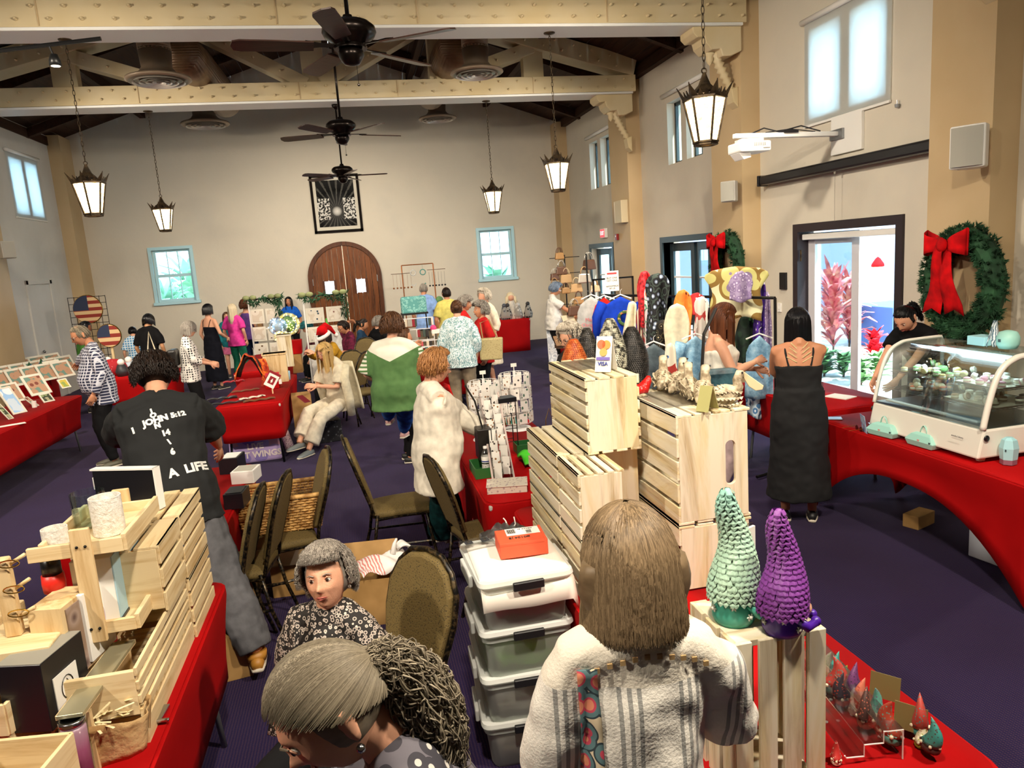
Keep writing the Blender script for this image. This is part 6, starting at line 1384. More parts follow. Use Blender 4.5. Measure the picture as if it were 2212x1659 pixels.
MB().b2((-cw/2+.22,-cl_/2+.10,.60),(-cw/2+.30,cl_/2-.32,.618)).build('light_strip',M0('cool_led_strip','#ffffff',.3,emit='#c8f0ff',es=3.0),t)
al=bpy.data.lights.new('case_light','AREA');al.energy=3;al.color=(.72,.95,1.0);al.size=.08;al.shape='RECTANGLE';al.size_y=.7;ao=bpy.data.objects.new('case_light',al);C.objects.link(ao);ao.location=(cx0-.04,cy0-.02,Zc+.595)
for k in range(34): pass
mb=MB()
for k in range(30): y=-cl_/2+.10+k*.02;mb.b2((-cw/2+.31,y,.612),(-cw/2+.40,y+.006,.618))
mb.build('vent_fins',cwh,t)
for sx in (-1,1):
    for sy in (-1,1): MB().lathe([(.025,-.012),(.03,.02)],12,(sx*(cw/2-.07),sy*(cl_/2-.07),0)).build('foot',blackpl if sx> 0 else cwh,t)
wire=MB()
for zz,x0,x1 in ((.30,-.20,.27),(.42,-.17,.27)):
    for k in range(14): x=x0+(x1-x0)*k/13;wire.tube([(x,-cl_/2+.03,zz),(x,cl_/2-.03,zz)],.0016,4)
    for y in (-.45,-.15,.15,.45): wire.tube([(x0,y,zz),(x1,y,zz)],.0025,4)
wire.build('wire_shelf',chrome_m,t)
writing('matcha bakery',.016,M0('grey_brand_print','#8a8a88',.5),t,FR((-cw/2-.021,-.33,.13),(0,-1,0),(0,0,1)))
tray_m=M0('cream_tray','#d8d0bc',.4);rnd=random.Random(9)
def tray(label,x,y,z,sx,sy,cols,n,group,chaos=.4,m_=None):
    t=thing('serving_tray',label,'tray',(x,y,z));mb=MB();mb.rings([[V(sx/2*a,sy/2*b,zz) for a,b in ((-k,-k),(k,-k),(k,k),(-k,k))] for k,zz in ((.92,0),(1.0,.014),(.99,.014),(.92,.004))]).build('tray',m_ or tray_m,t)
    for i in range(n):
        c1=cols[i % len(cols)][0];lb=cols[i % len(cols)][1];u=(i*.618) % 1;a=thing('macaron',lb,'macaron',(x+(rnd.random()-.5)*sx*.78,y-sy*.42+sy*.84*(i+.5)/n,z+.012+.010*(i % 2)),rnd.uniform(0,6),group)
        m1=M0('macaron_'+c1.strip('#'),c1,.7);m2=M0('cream_filling','#f0e8d4',.6);ti=(i % 3== 0);
        sh_=MB();
        for zz,s2 in ((0,-1),(.018,1)): sh_.lathe([(.001,zz+.010*s2+.001),(.012,zz+.009*s2),(.022,zz+.004*s2),(.024,zz)] if s2> 0 else [(.024,zz),(.022,zz-.004),(.012,zz-.006),(.001,zz-.006)],12)
        f_=MB().lathe([(.022,.001),(.023,.009),(.022,.017)],12)
        if ti:
            Mt=Matrix.Translation((0,0,.016)) @ Matrix.Rotation(R(72),4,'X');sh_.xf(Mt);f_.xf(Mt)
        sh_.build('shell',m1,a,smooth=True);f_.build('filling',m2,a,smooth=True)
cm=[('#ecd8a0','cream white macaron on the top wire shelf'),('#8cc878','pale green macaron on the top wire shelf'),('#e4c87c','buttery macaron on the top wire shelf'),('#eae4d8','ivory macaron on the top wire shelf')]
tray('tray of pale and green macarons on the top wire shelf, far half',cx0+.0,cy0+.17,Zc+.424,.36,.52,cm,22,'pale macarons on the top shelf',m_=acryl_m)
tray('tray of small pink and white macarons on the top wire shelf, near half',cx0+.02,cy0-.28,Zc+.424,.34,.34,[('#d0909c','dusty pink macaron on the top shelf, near end'),('#ece4da','off-white macaron on the top shelf, near end')],18,'pink macarons on the top shelf')
tray('tray of orange and cream macarons on the lower wire shelf, far end',cx0-.0,cy0+.22,Zc+.304,.36,.36,[('#e0d0a8','cream macaron on the lower wire shelf'),('#d87850','orange macaron on the lower wire shelf'),('#d8a888','peach macaron on the lower wire shelf')],16,'orange macarons on the lower shelf',m_=acryl_m)
tray('tray of chocolate macarons on the lower wire shelf, near end',cx0+.02,cy0-.24,Zc+.304,.36,.42,[('#6c4630','chocolate macaron on the lower wire shelf'),('#4a2c1e','dark chocolate macaron on the lower wire shelf'),('#a88460','coffee macaron on the lower wire shelf'),('#e6dcc4','vanilla macaron among the chocolate ones')],24,'chocolate macarons on the lower shelf')
mint=M0('mint_card','#9ed4c8',.5);mint2=M0('aqua_card','#a4d8e0',.5);logo=M0('dark_stamp','#3a5054',.6)
def purse_box(label,loc,rz):
    t=thing('macaron_carrier',label,'gift box',loc,rz,'mint macaron gift boxes');L=.115
    o=[V(-L,0,.0),V(-L*1.0,0,.0),V(-L*1.08,0,.04),V(-L*.75,0,.085),V(L*.75,0,.085),V(L*1.08,0,.04),V(L,0,0)]
    MB().rings([[V(x*L,y*.038,z) for x,y in ((-.9,-1),(.9,-1),(.9,1),(-.9,1))] for z in (0,)]+[[V(x*L*1.05,y*.048,.04) for x,y in ((-1,-1),(1,-1),(1,1),(-1,1))],[V(x*L*.72,y*.03,.080) for x,y in ((-1,-1),(1,-1),(1,1),(-1,1))],[V(x*L*.5,y*.008,.092) for x,y in ((-1,-1),(1,-1),(1,1),(-1,1))]]).build('carton',mint,t,bevel=.006)
    MB().sheet(lambda u,v: V(-.03+.06*u+.0*v,(v-.5)*.012,.088+.055*math.sin(math.pi*u)**.6),12,1,.002).build('handle',mint,t,smooth=True)
    MB().box((.0,-.047,.048),(.018,.002,.012)).build('heart_stamp',M0('pink_stamp','#d89a94',.6),t);MB().box((L*.82,-.046,.045),(.014,.003,.014)).build('square_stamp',logo,t)
p=G(1922,945,.752);purse_box('mint gift box with a handle, left one in front of the case',p+V(.0,.06,0),R(-82));p=G(2020,972,.752);purse_box('mint gift box with a handle, right one in front of the case',p+V(.0,.10,0),R(-88))
p=G(2172,1005,.752);t=thing('gift_box','tall aqua hexagonal box at the near corner of the case','gift box',p+V(.04,.02,0),R(10));MB().lathe([(.045,0),(.045,.03)],6).build('base',M0('mauve_base','#8c5c6c',.5),t);MB().lathe([(.046,.03),(.052,.10),(.040,.15),(.02,.165)],6).build('carton',mint2,t);MB().box((-.046,-.01,.09),(.002,.012,.014)).build('stamp',logo,t)
p=G(2215,975,.78);t=thing('gift_box','second aqua box cut by the right edge of the picture','gift box',V(p.x+.06,p.y,.752));MB().lathe([(.05,0),(.055,.10),(.045,.16)],6).build('carton',mint2,t,bevel=.003)
zt3=Zc+.642
t=thing('gift_box','flat aqua box on top of the case','gift box',(cx0+.12,cy0-.05,zt3));MB().box((0,0,.03),(.12,.14,.06)).build('carton',mint2,t,bevel=.003)
t=thing('aqua_pot','round aqua box with a twisted patterned bag on top of the case','gift box',(cx0+.10,cy0-.26,zt3));MB().lathe([(.05,0),(.065,.03),(.066,.07),(.05,.105),(.02,.115)],20).build('pot',mint,t,smooth=True);MB().box((-.066,0,.055),(.003,.018,.018)).build('stamp',logo,t)
cloth_bw=M0('slate_print_paper','#9cb4c4',.7,fn=lambda t_: t_.col(t_.ramp(t_.wave(t_.coord(),30,6),[(.4,'#e8ecee'),(.55,'#5c7484')])))
t=thing('cellophane_bag','twisted patterned bag between the boxes on the case','gift bag',(cx0+.12,cy0-.16,zt3));MB().sheet(lambda u,v: V((u-.5)*(.10-.07*v),(.03+.02*math.sin(6*u))*(1-v)+.02*v,.16*v+.012*math.sin(20*u)),12,10,.003).build('bag',cloth_bw,t,smooth=True)
# till end of the table: tablet, papers, sunglasses, dispenser
p=G(1790,905,.752);solo(MB().box((0,0,.004),(.09,.13,.008)),'phone','grey payment phone lying at the corner of the macaron table','phone',steel_m,V(p.x+.04,p.y+.0,.748),R(60),bevel=.002)
p=G(1815,857,.75);solo(MB().box((0,0,.004),(.16,.22,.008)),'paper_sheet','white sheet on the red table behind the macaron case','paper',paper_m,V(p.x,p.y,.748),R(20))
p=G(1850,925,.77);t=thing('sunglasses','round dark red sunglasses on the macaron table','sunglasses',V(p.x+.02,p.y,.765),R(80))
for sg in (-1,1): MB().ball((sg*.03,0,0),(.024,.004,.022),14,6).build('lens',M0('wine_lens','#4a1414',.15),t,smooth=True);MB().tube([(sg*.054,0,.01),(sg*.05,.10,.0)],.002,5).build('temple',M0('gold','#c8a04c',.25,1.0),t)
p=G(1880,935,.75);t=thing('receipt_stand','little clear stand with cards beside the sunglasses','sign',V(p.x+.03,p.y+.02,.748),R(70));MB().box((0,0,.03),(.09,.03,.06)).build('block',acryl_m,t);MB().bar((0,.05,0),(0,.07,.13),.10,.003,up=(0,1,0)).build('card',M0('blue_photo_card','#6c88b8',.5,fn=lambda t_: t_.col(t_.ramp(t_.voro(t_.coord(),30),[(.1,'#c05870'),(.3,'#6c88b8'),(.6,'#a8c0d8')]))),t)
t=thing('bag_of_treats','clear printed bag held over the table by the woman in black','gift bag',G(1775,850,.85),R(30));MB().sheet(lambda u,v: V((u-.5)*(.10+.05*v),.02*math.sin(3*u)+.02*v,-.08+.17*v),8,8,.03).build('bag',film_m,t,smooth=True);MB().box((.0,-.02,.0),(.03,.004,.06)).build('print',blackpl,t)
p=G(2195,1225,.10);solo(MB().box((0,0,.11),(.45,.35,.22)),'white_bin','white plastic crate under the macaron table at the right edge','plastic crate',M0('white_crate','#dfe6f0',.5),V(p.x+.30,p.y+.28,0),R(10),bevel=.01)
p=G(1990,1160,0);solo(MB().box((0,0,.05),(.22,.12,.10)),'small_carton','small pale carton on the carpet under the arch of the macaron table','box',cardb,V(p.x+.15,p.y+.2,0),R(20),bevel=.003)
# ================================================================ earring table in the middle
wirew=M0('white_wire','#e8e8e6',.4);gilt=M0('gold','#c8a04c',.25,1.0)
def cardm(name,base,ink_,sc):
    return M0(name,base,.6,fn=lambda t_: t_.col(t_.mix(t_.math('LESS_THAN',t_.voro(t_.coord(),sc),.30),base,ink_)))
ec=[cardm('earring_card_a','#ece8e0','#3a3630',38),cardm('earring_card_b','#e6e4de','#4a6c5c',30),cardm('earring_card_c','#efece4','#8c5c30',44)]
def spinner(label,x,y,r,h):
    t=thing('card_spinner',label,'card rack',(x,y,.748),group='white wire card spinners');MB().lathe([(.12,0),(.11,.012),(.02,.02),(.012,h)],18).build('stand',wirew,t,smooth=True,angle=40)
    w_=MB();rows,n=int(h/.105),9
    for j in range(rows+1): z=.06+j*.105;w_.tube([V(r*math.cos(2*math.pi*k/24),r*math.sin(2*math.pi*k/24),z) for k in range(24)],.002,4,close=True)
    for k in range(n*2): a=2*math.pi*k/(n*2);w_.tube([V(r*math.cos(a),r*math.sin(a),.06),V(r*math.cos(a),r*math.sin(a),.06+rows*.105)],.0018,4)
    w_.build('wire_cage',wirew,t)
    src=[MB().box((0,.004,.045),(.068,.002,.088)).build('card',m_,t) for m_ in ec]
    i=0
    for j in range(rows):
        for k in range(n):
            a=2*math.pi*k/n+.15*j;o=src[i] if i< 3 else inst(src[i % 3],'card',t);o.location=((r+.004)*math.cos(a),(r+.004)*math.sin(a),.065+j*.105);o.rotation_euler=(R(-6)*0,0,a-math.pi/2);i += 1
    MB().box((0,0,h+.05),(.05,.002,.03)).tube([(0,0,h),(0,0,h+.04)],.004,5).build('top_sign',paper_m,t)
spinner('white wire earring card spinner at the right, fully in view',1.235,5.95,.125,.50);spinner('white wire earring card spinner at the left, behind the woman\'s hand',.93,5.72,.12,.50)
t=thing('earring_rack','black topped wire rack hung with gold and teal earrings','jewelry rack',(.99,5.28,.748),R(8))
MB().box((0,0,.40),(.19,.12,.035)).build('top_box',blackpl,t,bevel=.003)
for sx in (-1,1):
    for sy in (-1,1): MB().bar((sx*.085,sy*.05,0),(sx*.085,sy*.05,.385),.006,.006).build('post',black_m,t)
for z in (.28,.18,.08): MB().bar((-.085,-.05,z),(.085,-.05,z),.004,.004).bar((-.085,.05,z),(.085,.05,z),.004,.004).build('rail',black_m,t)
for k in range(9): MB().b2((-.078+.017*k,-.056,.30),(-.066+.017*k,-.054,.372)).build('earring_card',ec[k % 3],t)
for k in range(14): MB().tube([(-.08+.012*k,-.054,.27),(-.08+.012*k+.003,-.056,.215)],[.002,.005],5).build('earring',(gilt,M0('teal_bead','#2c8c84',.3),M0('ivory_bead','#e0d8c0',.4))[k % 3],t)
t=thing('acrylic_display','leaning clear acrylic rack full of hair clips and cards, edge on','display rack',(.86,4.92,.748),R(-6))
for k,x in enumerate((-.06,0,.06)): MB().bar((x,-.42,.02),(x-.02,.42,.42),.004,.13,up=(0,0,1)).build('acrylic_sheet',acryl_m,t)
MB().bar((-.07,-.45,.0),(-.07,.45,.44),.012,.02,up=(0,0,1)).bar((.07,-.45,.0),(.07,.45,.44),.012,.02,up=(0,0,1)).build('clear_rail',M0('pinkish_clear_edge','#d8c4bc',.2),t)
rnd=random.Random(4)
for k in range(16): f=(k+.5)/16;p=V(-.03+.06*(k % 2),-.42+.84*f,.06+.40*f);MB().box(p,(.05,.004,.12),rz=rnd.uniform(-.4,.4)).build('card',(paper_m,ec[0],ec[2])[k % 3],t)
for lb,px,py,sx,sy,h,col,z0 in (('green plastic tray of cards behind the water bottle',1045,1000,.16,.26,.07,'#2f6e34',.748),('dark green tin box behind the acrylic display',1135,955,.16,.14,.07,'#1f5428',.748)):
    p=G(px,py,z0+h);t=thing('green_tray',lb,'tray',V(p.x,p.y,z0));g_=M0('tray_'+col.strip('#'),col,.4)
    for sg in (-1,1): MB().b2((sg*sx/2-.003,-sy/2,0),(sg*sx/2+.003,sy/2,h)).build('side',g_,t);MB().b2((-sx/2,sg*sy/2-.003,0),(sx/2,sg*sy/2+.003,h)).build('side',g_,t)
    MB().b2((-sx/2,-sy/2,0),(sx/2,sy/2,.006)).build('bottom',g_,t)
limef=M0('lime_tissue','#48c828',.7);t=thing('tissue_paper','bright lime green tissue between the acrylic display and the crates','tissue paper',G(1150,995,.76));MB().sheet(lambda u,v: V((u-.5)*.17,(v-.5)*.26,.02+.035*math.sin(5*u+3*v)*math.sin(4*v)+.02*u),12,12,.012).build('tissue',limef,t,smooth=True)
p=G(1052,1022,.75);t=thing('water_bottle','clear water bottle with a blue banded label on the red table','bottle',V(p.x,p.y,.748));MB().lathe([(.028,0),(.030,.01),(.030,.075),(.031,.08),(.031,.13),(.024,.155),(.012,.17),(.012,.18)],20).build('bottle',acryl_m,t,smooth=True);MB().lathe([(.0315,.083),(.0315,.125)],20,cap=False).build('label',paper_m,t);MB().lathe([(.032,.088),(.032,.096)],20,cap=False).build('blue_band',M0('navy_ink','#2c3c8c',.5),t);MB().lathe([(.014,.178),(.014,.192)],14).build('bottle_cap',whitepl,t)
MB().lathe([(.0305,.012),(.0305,.074)],20,cap=False).build('speckled_wrap',cardm('speckled','#d8d4cc','#2c2a28',160),t)
p=G(1080,1022,.75);t=thing('paper_cup','patterned paper cup beside the water bottle','cup',V(p.x,p.y,.748));MB().lathe([(.026,0),(.036,.10),(.037,.102),(.033,.10),(.026,.01)],22,cap=False).build('cup',cardm('leaf_cup_print','#e8e0cc','#3c6c3c',70),t,smooth=True)
p=G(1095,1040,.80);t=thing('floral_box','flat grey floral printed box at the end of the red table','box',V(p.x,p.y,.748),R(-12));MB().box((0,0,.022),(.25,.17,.044)).box((0,0,.047),(.26,.18,.006)).build('box',cardm('floral_box_print','#d6ccbc','#a89494',45),t,bevel=.002)
t=thing('bracelet_roll','black striped bracelet roll behind the acrylic display','jewelry holder',G(1115,900,.82),R(-50));MB().tube([(-.08,0,0),(.08,0,0)],.028,14).build('roll',blackpl,t,smooth=True)
for k in range(5): MB().tube([V(-.06+.03*k,.031*math.cos(a),.031*math.sin(a)) for a in [2*math.pi*i/14 for i in range(14)]],.004,5,close=True).build('bracelet',(chrome_m,gilt)[k % 2],t)
MB().box((0,0,-.05),(.05,.04,.05)).build('foot',blackpl,t)
t=thing('plastic_tower','stack of clear plastic drawers on the carpet under the earring table','storage drawers',(.78,4.78,0));
for k in range(3): MB().box((0,0,.11+.19*k),(.26,.36,.17)).build('drawer',bin_m,t,bevel=.01);MB().box((-.0,-.182,.11+.19*k),(.10,.01,.03)).build('handle',whitepl,t)
t=thing('chain_purse','little framed chain purse held up beside the top left crate','purse',(1.16,4.55,1.00));MB().box((0,0,0),(.075,.03,.06)).build('purse',M0('dark_brown_leather','#3a2c24',.4),t,bevel=.006);MB().box((0,0,.033),(.08,.034,.008)).build('brass_frame',gilt,t);MB().tube([(-.03,0,.04),(-.025,0,.13),(0,0,.20),(.02,0,.13),(.03,0,.04)],.003,5).build('chain',gilt,t)
# ================================================================ clothes rack
def rackpt(f): return V(2.95+.75*f,8.3-2.3*f,1.66)
t=thing('garment_rack','long black garment rack holding shirts, scarves and denim','clothes rack',(0,0,0));a,b=rackpt(-.05),rackpt(1.0)
MB().tube([a,b],.014,8).build('rail',black_m,t)
for p in (a,b,rackpt(.5)): MB().tube([p,V(p.x,p.y,.05)],.014,8).tube([V(p.x-.25,p.y-.08,.03),V(p.x+.25,p.y+.08,.03)],.014,8).build('upright',black_m,t)
def patm(name,base,stops,sc,kind='voro'):
    return M0(name,base,.8,fn=lambda t_: t_.col(t_.ramp(t_.voro(t_.coord(),sc) if kind== 'voro' else t_.noise(t_.coord(),sc,4,.7),stops,'CONSTANT')))
fl1=patm('pink_floral_print','#e8b4c0',[(0,'#c8305c'),(.22,'#e88a4c'),(.32,'#f0dce0'),(.6,'#4c9c7c'),(.68,'#f4e8e6')],9);fl2=patm('black_grey_floral','#2a2c34',[(0,'#dfe6ee'),(.18,'#7c8ca8'),(.30,'#14151a'),(.55,'#3c4a44'),(.7,'#101014')],14)
fl3=patm('black_gold_lace_print','#2a2620',[(0,'#c8bc94'),(.16,'#14120e'),(.40,'#5c543c'),(.5,'#0e0c0a')],18);org=patm('orange_dotted_scarf','#e07c28',[(0,'#7c2c10'),(.20,'#e88834'),(.6,'#f0983c')],14);vio=patm('violet_floral','#5a2ca0',[(0,'#e8e0f0'),(.2,'#5428a0'),(.5,'#341870')],16)
xmas=patm('red_navy_print','#a02428',[(0,'#e8dcc8'),(.2,'#a01c24'),(.42,'#1c2c5c'),(.7,'#1c5c3c')],10);cream_c=cloth('cream_canvas','#e6dcc0');green_leaf=patm('dark_leaf_print','#1c3c2c',[(0,'#5c9c5c'),(.2,'#16301f'),(.5,'#0e2018')],12)
quilt=patm('patchwork_quilt','#c4b878',[(0,'#8c7a9c'),(.25,'#c8c47c'),(.45,'#8a6c30'),(.6,'#dcd8b0')],5);quilt2=patm('lilac_quilt_patch','#a08cb4',[(0,'#cfc4dc'),(.3,'#8c78a4'),(.6,'#a494b8')],30)
denim_b=M0('light_blue_denim','#86b0cc',.8,fn=lambda t_: t_.col(t_.ramp(t_.noise(t_.coord(),12,4,.7),[(.35,'#5c8cb0'),(.55,'#8cb8d4'),(.75,'#c4dce8')])));denim_g=M0('faded_grey_denim','#4f5c62',.85,fn=lambda t_: t_.col(t_.ramp(t_.noise(t_.coord(),9,5,.7),[(.3,'#36424a'),(.55,'#4e5c64'),(.8,'#76848a')])))
def hang(name,label,px,pt,pb_,y,w_,m_,cat='scarf',taper=.1,dep=.05,sway=.0,group='garments on the rack',sleeves=False,seed=1,lean=0):
    """cloth hanging at distance y from its top pixel row to its bottom pixel row"""
    a_=AY(px,pt,y);b_=AY(px+lean,pb_,y);h=a_.z-b_.z;t=thing(name,label,cat,a_,R(-28),group)
    sh_=lambda u: 1 if sleeves is False else 1
    def f(u,v):
        k=w_*(1-taper*(1-v))*(.80+.20*min(1,v*7) if sleeves else 1)
        if not sleeves: k *= (.72+.28*min(1,v*9)**.7)*(1+.10*math.sin(5*v+seed*1.7+px)+.06*math.sin(11*v+px))
        return V((u-.5)*k+(b_.x-a_.x)*v+sway*math.sin(3*v+seed),dep*math.sin(u*9.4+seed)*(.3+.7*v)-.04*math.sin(3.14*u)*v,-h*v*(1+(.05*math.sin(7*u+px) if not sleeves else 0))-.03*abs(u-.5)*2*(1-v)*(3 if sleeves else 1))
    MB().sheet(f,18,14,.012).build('cloth',m_,t,smooth=True)
    if sleeves== 'long':
        for sg in (-1,1): MB().tube([(sg*w_*.42,0,-.06),(sg*w_*.58,.0,-.22),(sg*w_*.60,0,-.52)],[.055,.05,.04],9).build('sleeve',m_,t,smooth=True)
    if name in ('shirt','vest','jacket','tank_top'): MB().tube([(-.12,0,-.03),(0,0,.02),(.12,0,-.03)],.008,5).tube([(0,0,.02),(0,0,.06),(.02,0,.08)],.003,5).build('hanger',wirew,t)
    return t
hang('tank_top','heather grey tank top with pink lettering, leftmost on the rack',1277,640,770,8.2,.36,cloth('heather_grey','#b4b4b2'),'shirt',sleeves='none',dep=.02)
hang('shirt','bright red shirt hanging left of the blue one',1305,642,800,8.0,.30,cloth('scarlet_knit','#d01c14'),'shirt',sleeves='none',dep=.02)
hang('shirt','royal blue sweatshirt with a wreath print',1340,640,790,7.7,.48,cloth('royal_blue_knit','#143cb4'),'shirt',sleeves='long',dep=.015)
hang('tank_top','small yellow top hanging above the speckled clay bird',1308,700,745,7.9,.24,cloth('lemon_knit','#e8d448'),'shirt',sleeves='none',dep=.01)
hang('scarf','cream scarf with black border and lettering right of the blue sweatshirt',1366,650,770,7.0,.13,cream_c,lean=-12);hang('scarf','red and cream striped scarf behind the lettered one',1388,660,765,7.1,.14,M0('red_cream_stripe','#a02024',.8,fn=lambda t_: t_.col(t_.ramp(t_.wave(t_.coord(),9,0,'X'),[(0,'#8c1820'),(.5,'#e8dcc0')],'CONSTANT'))))
hang('scarf','pink and white floral scarf with a long fringe',1405,610,800,7.0,.17,fl1);hang('scarf','fluffy deep red boa heaped on the end of the scarves',1393,585,700,7.1,.16,patm('fluffy_red','#b01420',[(0,'#6c0c14'),(.3,'#c81824'),(.6,'#e04048')],26),dep=.10)
hang('scarf','black scarf with icy blue and grey flowers',1420,590,740,6.8,.24,fl2,dep=.08);hang('scarf','long black and gold lace print scarf',1430,690,860,6.7,.20,fl3,dep=.07);hang('scarf','orange dotted scarf draped over the rail',1475,625,760,6.5,.17,org)
hang('tote_bag','cream canvas tote bag hanging flat from the rack',1462,655,800,6.3,.22,cream_c,'tote bag',dep=.02);hang('tote_bag','narrow cream and blue printed bag hanging at the front',1448,740,890,6.0,.13,patm('boat_print','#e6ddc8',[(0,'#3c6cb0'),(.12,'#e8e0cc'),(.7,'#b03830')],8),'tote bag',dep=.02)
hang('apron','red, navy and green holiday print apron',1478,755,860,6.4,.20,xmas,'apron');hang('vest','faded grey denim vest hanging in front',1412,742,905,6.45,.35,denim_g,'vest',sleeves='none',dep=.02)
hang('jacket','light blue denim jacket hanging beside the cream totes',1502,725,850,6.1,.30,denim_b,'jacket',sleeves='long',dep=.02);hang('scarf','white and black sketch print scarf right of the orange one',1515,640,740,6.6,.15,patm('sketch_print','#e4e0d8',[(0,'#2c2c2c'),(.12,'#e6e2da'),(.7,'#c8504c')],10));hang('scarf','red patterned scarf bunched on the rail right of the totes',1505,632,680,6.8,.20,patm('red_white_print','#c02828',[(0,'#f0e8e0'),(.2,'#c02428')],20))
hang('quilt','patchwork quilt in olive and lilac spread high over the rack end',1590,575,690,6.4,.46,quilt,'quilt',taper=-.2,dep=.05);hang('quilt','lilac quilt square lying over the patchwork quilt',1600,585,650,6.2,.20,quilt2,'quilt',dep=.03)
hang('scarf','violet floral scarf at the right end of the rack',1640,600,760,6.4,.12,vio);hang('scarf','dark green leaf print garment behind the red-haired woman',1612,680,790,6.6,.20,green_leaf);hang('scarf','cream and lilac scarf hanging right of the violet one',1655,630,770,6.4,.10,quilt2)
hang('jacket','pale denim jacket hanging at the right end behind the red hair',1640,725,860,6.2,.26,denim_b,'jacket',sleeves='none',dep=.02)
hang('coat','blue patterned tie-dye fabric hanging low between the two women',1637,800,900,6.3,.22,patm('icy_tie_dye','#a0c4dc',[(0,'#e8f0f4'),(.2,'#4c7cac'),(.4,'#c8dce8'),(.7,'#2c4c6c')],12),'coat')
t=bpy.data.objects['tank_top'];lt_=M0('pink_print','#e87c84',.7);writing('Merry\nChristmas',.06,lt_,t,FR((0,-.05,-.30),(1,0,0),(0,0,1)))
t=bpy.data.objects['shirt.001'];MB().tube([V(.05+.07*math.cos(a),-.055,-.24+.07*math.sin(a)) for a in [2*math.pi*k/14 for k in range(14)]],.018,6,close=True).build('wreath_print',patm('wreath_print','#6c5c3c',[(0,'#c03020'),(.2,'#b89c5c'),(.4,'#3c5c2c')],30),t)
t=bpy.data.objects['scarf'];writing('NOEL',.07,ink,t,FR((-.03,-.055,-.38),(0,0,1),(-1,0,0)),bold=.002)
t=thing('sign_card','white price sign with red heading on the black frame rack','sign',AY(1322,607,8.4));MB().box((0,0,0),(.17,.006,.24)).build('board',paper_m,t);MB().box((0,-.004,.09),(.12,.003,.02)).build('red_heading',M0('sign_red','#b83c3c',.5),t);writing('BUY ONE\nGET ONE',.032,ink,t,FR((0,-.0045,.02),(1,0,0),(0,0,1)));writing('HANDMADE\nBY US',.028,ink,t,FR((0,-.0045,-.075),(1,0,0),(0,0,1)));MB().b2((-.24,.01,.02),(.28,.03,.04)).b2((-.24,.01,-1.8),(-.22,.03,.04)).b2((.26,.01,-1.8),(.28,.03,.04)).build('frame_stand',black_m,t)
# ================================================================ handbags on the far right
lea=[M0('tan_leather','#a07848',.5),M0('cork_leather','#b89468',.7),M0('dark_leather','#5c3c28',.4),M0('sand_leather','#c8b08c',.6),M0('metallic_bag','#b8b0a4',.3,.5)]
rnd=random.Random(21);hb=[(1208,545,13.6,0,'dark tan handbag at the very top of the purse tree'),(1212,575,13.6,2,'brown handbag below the topmost purse'),(1198,590,13.6,2,'small dark pouch at the left of the purse tree'),(1222,592,13.6,1,'wide cork handbag in the middle of the purse tree'),(1198,612,13.5,3,'pale bag at the left side of the purse tree'),(1222,620,13.4,0,'tan satchel low on the purse tree'),
      (1245,612,12.6,1,'tan handbag with a flap right of the purse tree'),(1262,590,12.5,4,'silver flecked shoulder bag right of the purse tree'),(1250,640,12.4,0,'tan bag hanging above the small jewelry'),(1272,560,12.6,2,'brown shoulder bag hanging highest beside the doorway'),(1240,660,12.4,2,'brown crossbody bag above the red trays'),(1285,615,12.2,3,'sand coloured bag beside the grey tank top')]
for px,py,y,mi_,lb in hb:
    s_=rnd.uniform(.8,1.2);t=thing('handbag',lb,'handbag',AY(px,py,y),rnd.uniform(-.4,.4),'handbags on the purse tree')
    MB().box((0,0,-.08*s_),(.22*s_,.08,.15*s_),taper=.8).build('bag',lea[mi_],t,bevel=.02);MB().tube([V(.06*s_*math.cos(a),-.03,-.01+.11*s_*math.sin(a)) for a in [math.pi*k/8 for k in range(9)]],.008,6).tube([V(.06*s_*math.cos(a),.03,-.01+.11*s_*math.sin(a)) for a in [math.pi*k/8 for k in range(9)]],.008,6).build('handle',lea[(mi_+2) % 5],t,smooth=True)
t=thing('purse_stand','tall wire stand holding the pile of handbags','display stand',(4.0,13.75,0));MB().tube([(0,0,0),(0,0,2.15)],.015,8).build('pole',black_m,t);MB().box((0,0,.02),(.5,.4,.04)).build('base',black_m,t)
for z in (1.2,1.5,1.8,2.1): MB().tube([(-.3,0,z),(.3,0,z)],.008,6).build('arm',black_m,t)
dup(t,(4.02,12.45,0),R(70),'second wire stand holding shoulder bags, nearer the doorway')
for k,(px,py,y,c_,w_,lb) in enumerate(((1240,715,11.9,'#a01c20',.30,'red jewelry tray with gold charms at the white T-shirt woman'),(1212,735,11.6,'#7c5c40',.22,'wood bead tray in front of the red jewelry tray'),(1262,690,12.0,'#8c6c48',.20,'little brown earring display beside the purses'),(1228,690,12.4,'#c8b89c',.22,'cream necklace display below the purses'))):
    t=thing('jewelry_tray',lb,'jewelry display',AY(px,py,y),0);m_=patm('traystuff'+str(k),c_,[(0,'#e0c070'),(.16,c_)],22);MB().bar((0,-.10,-.08),(0,.10,.06),w_,.02,up=(0,0,1)).build('tray',m_,t);MB().box((0,.02,-.10),(w_*.8,.18,.06)).build('base',M0('walnut','#4c3420',.5),t)
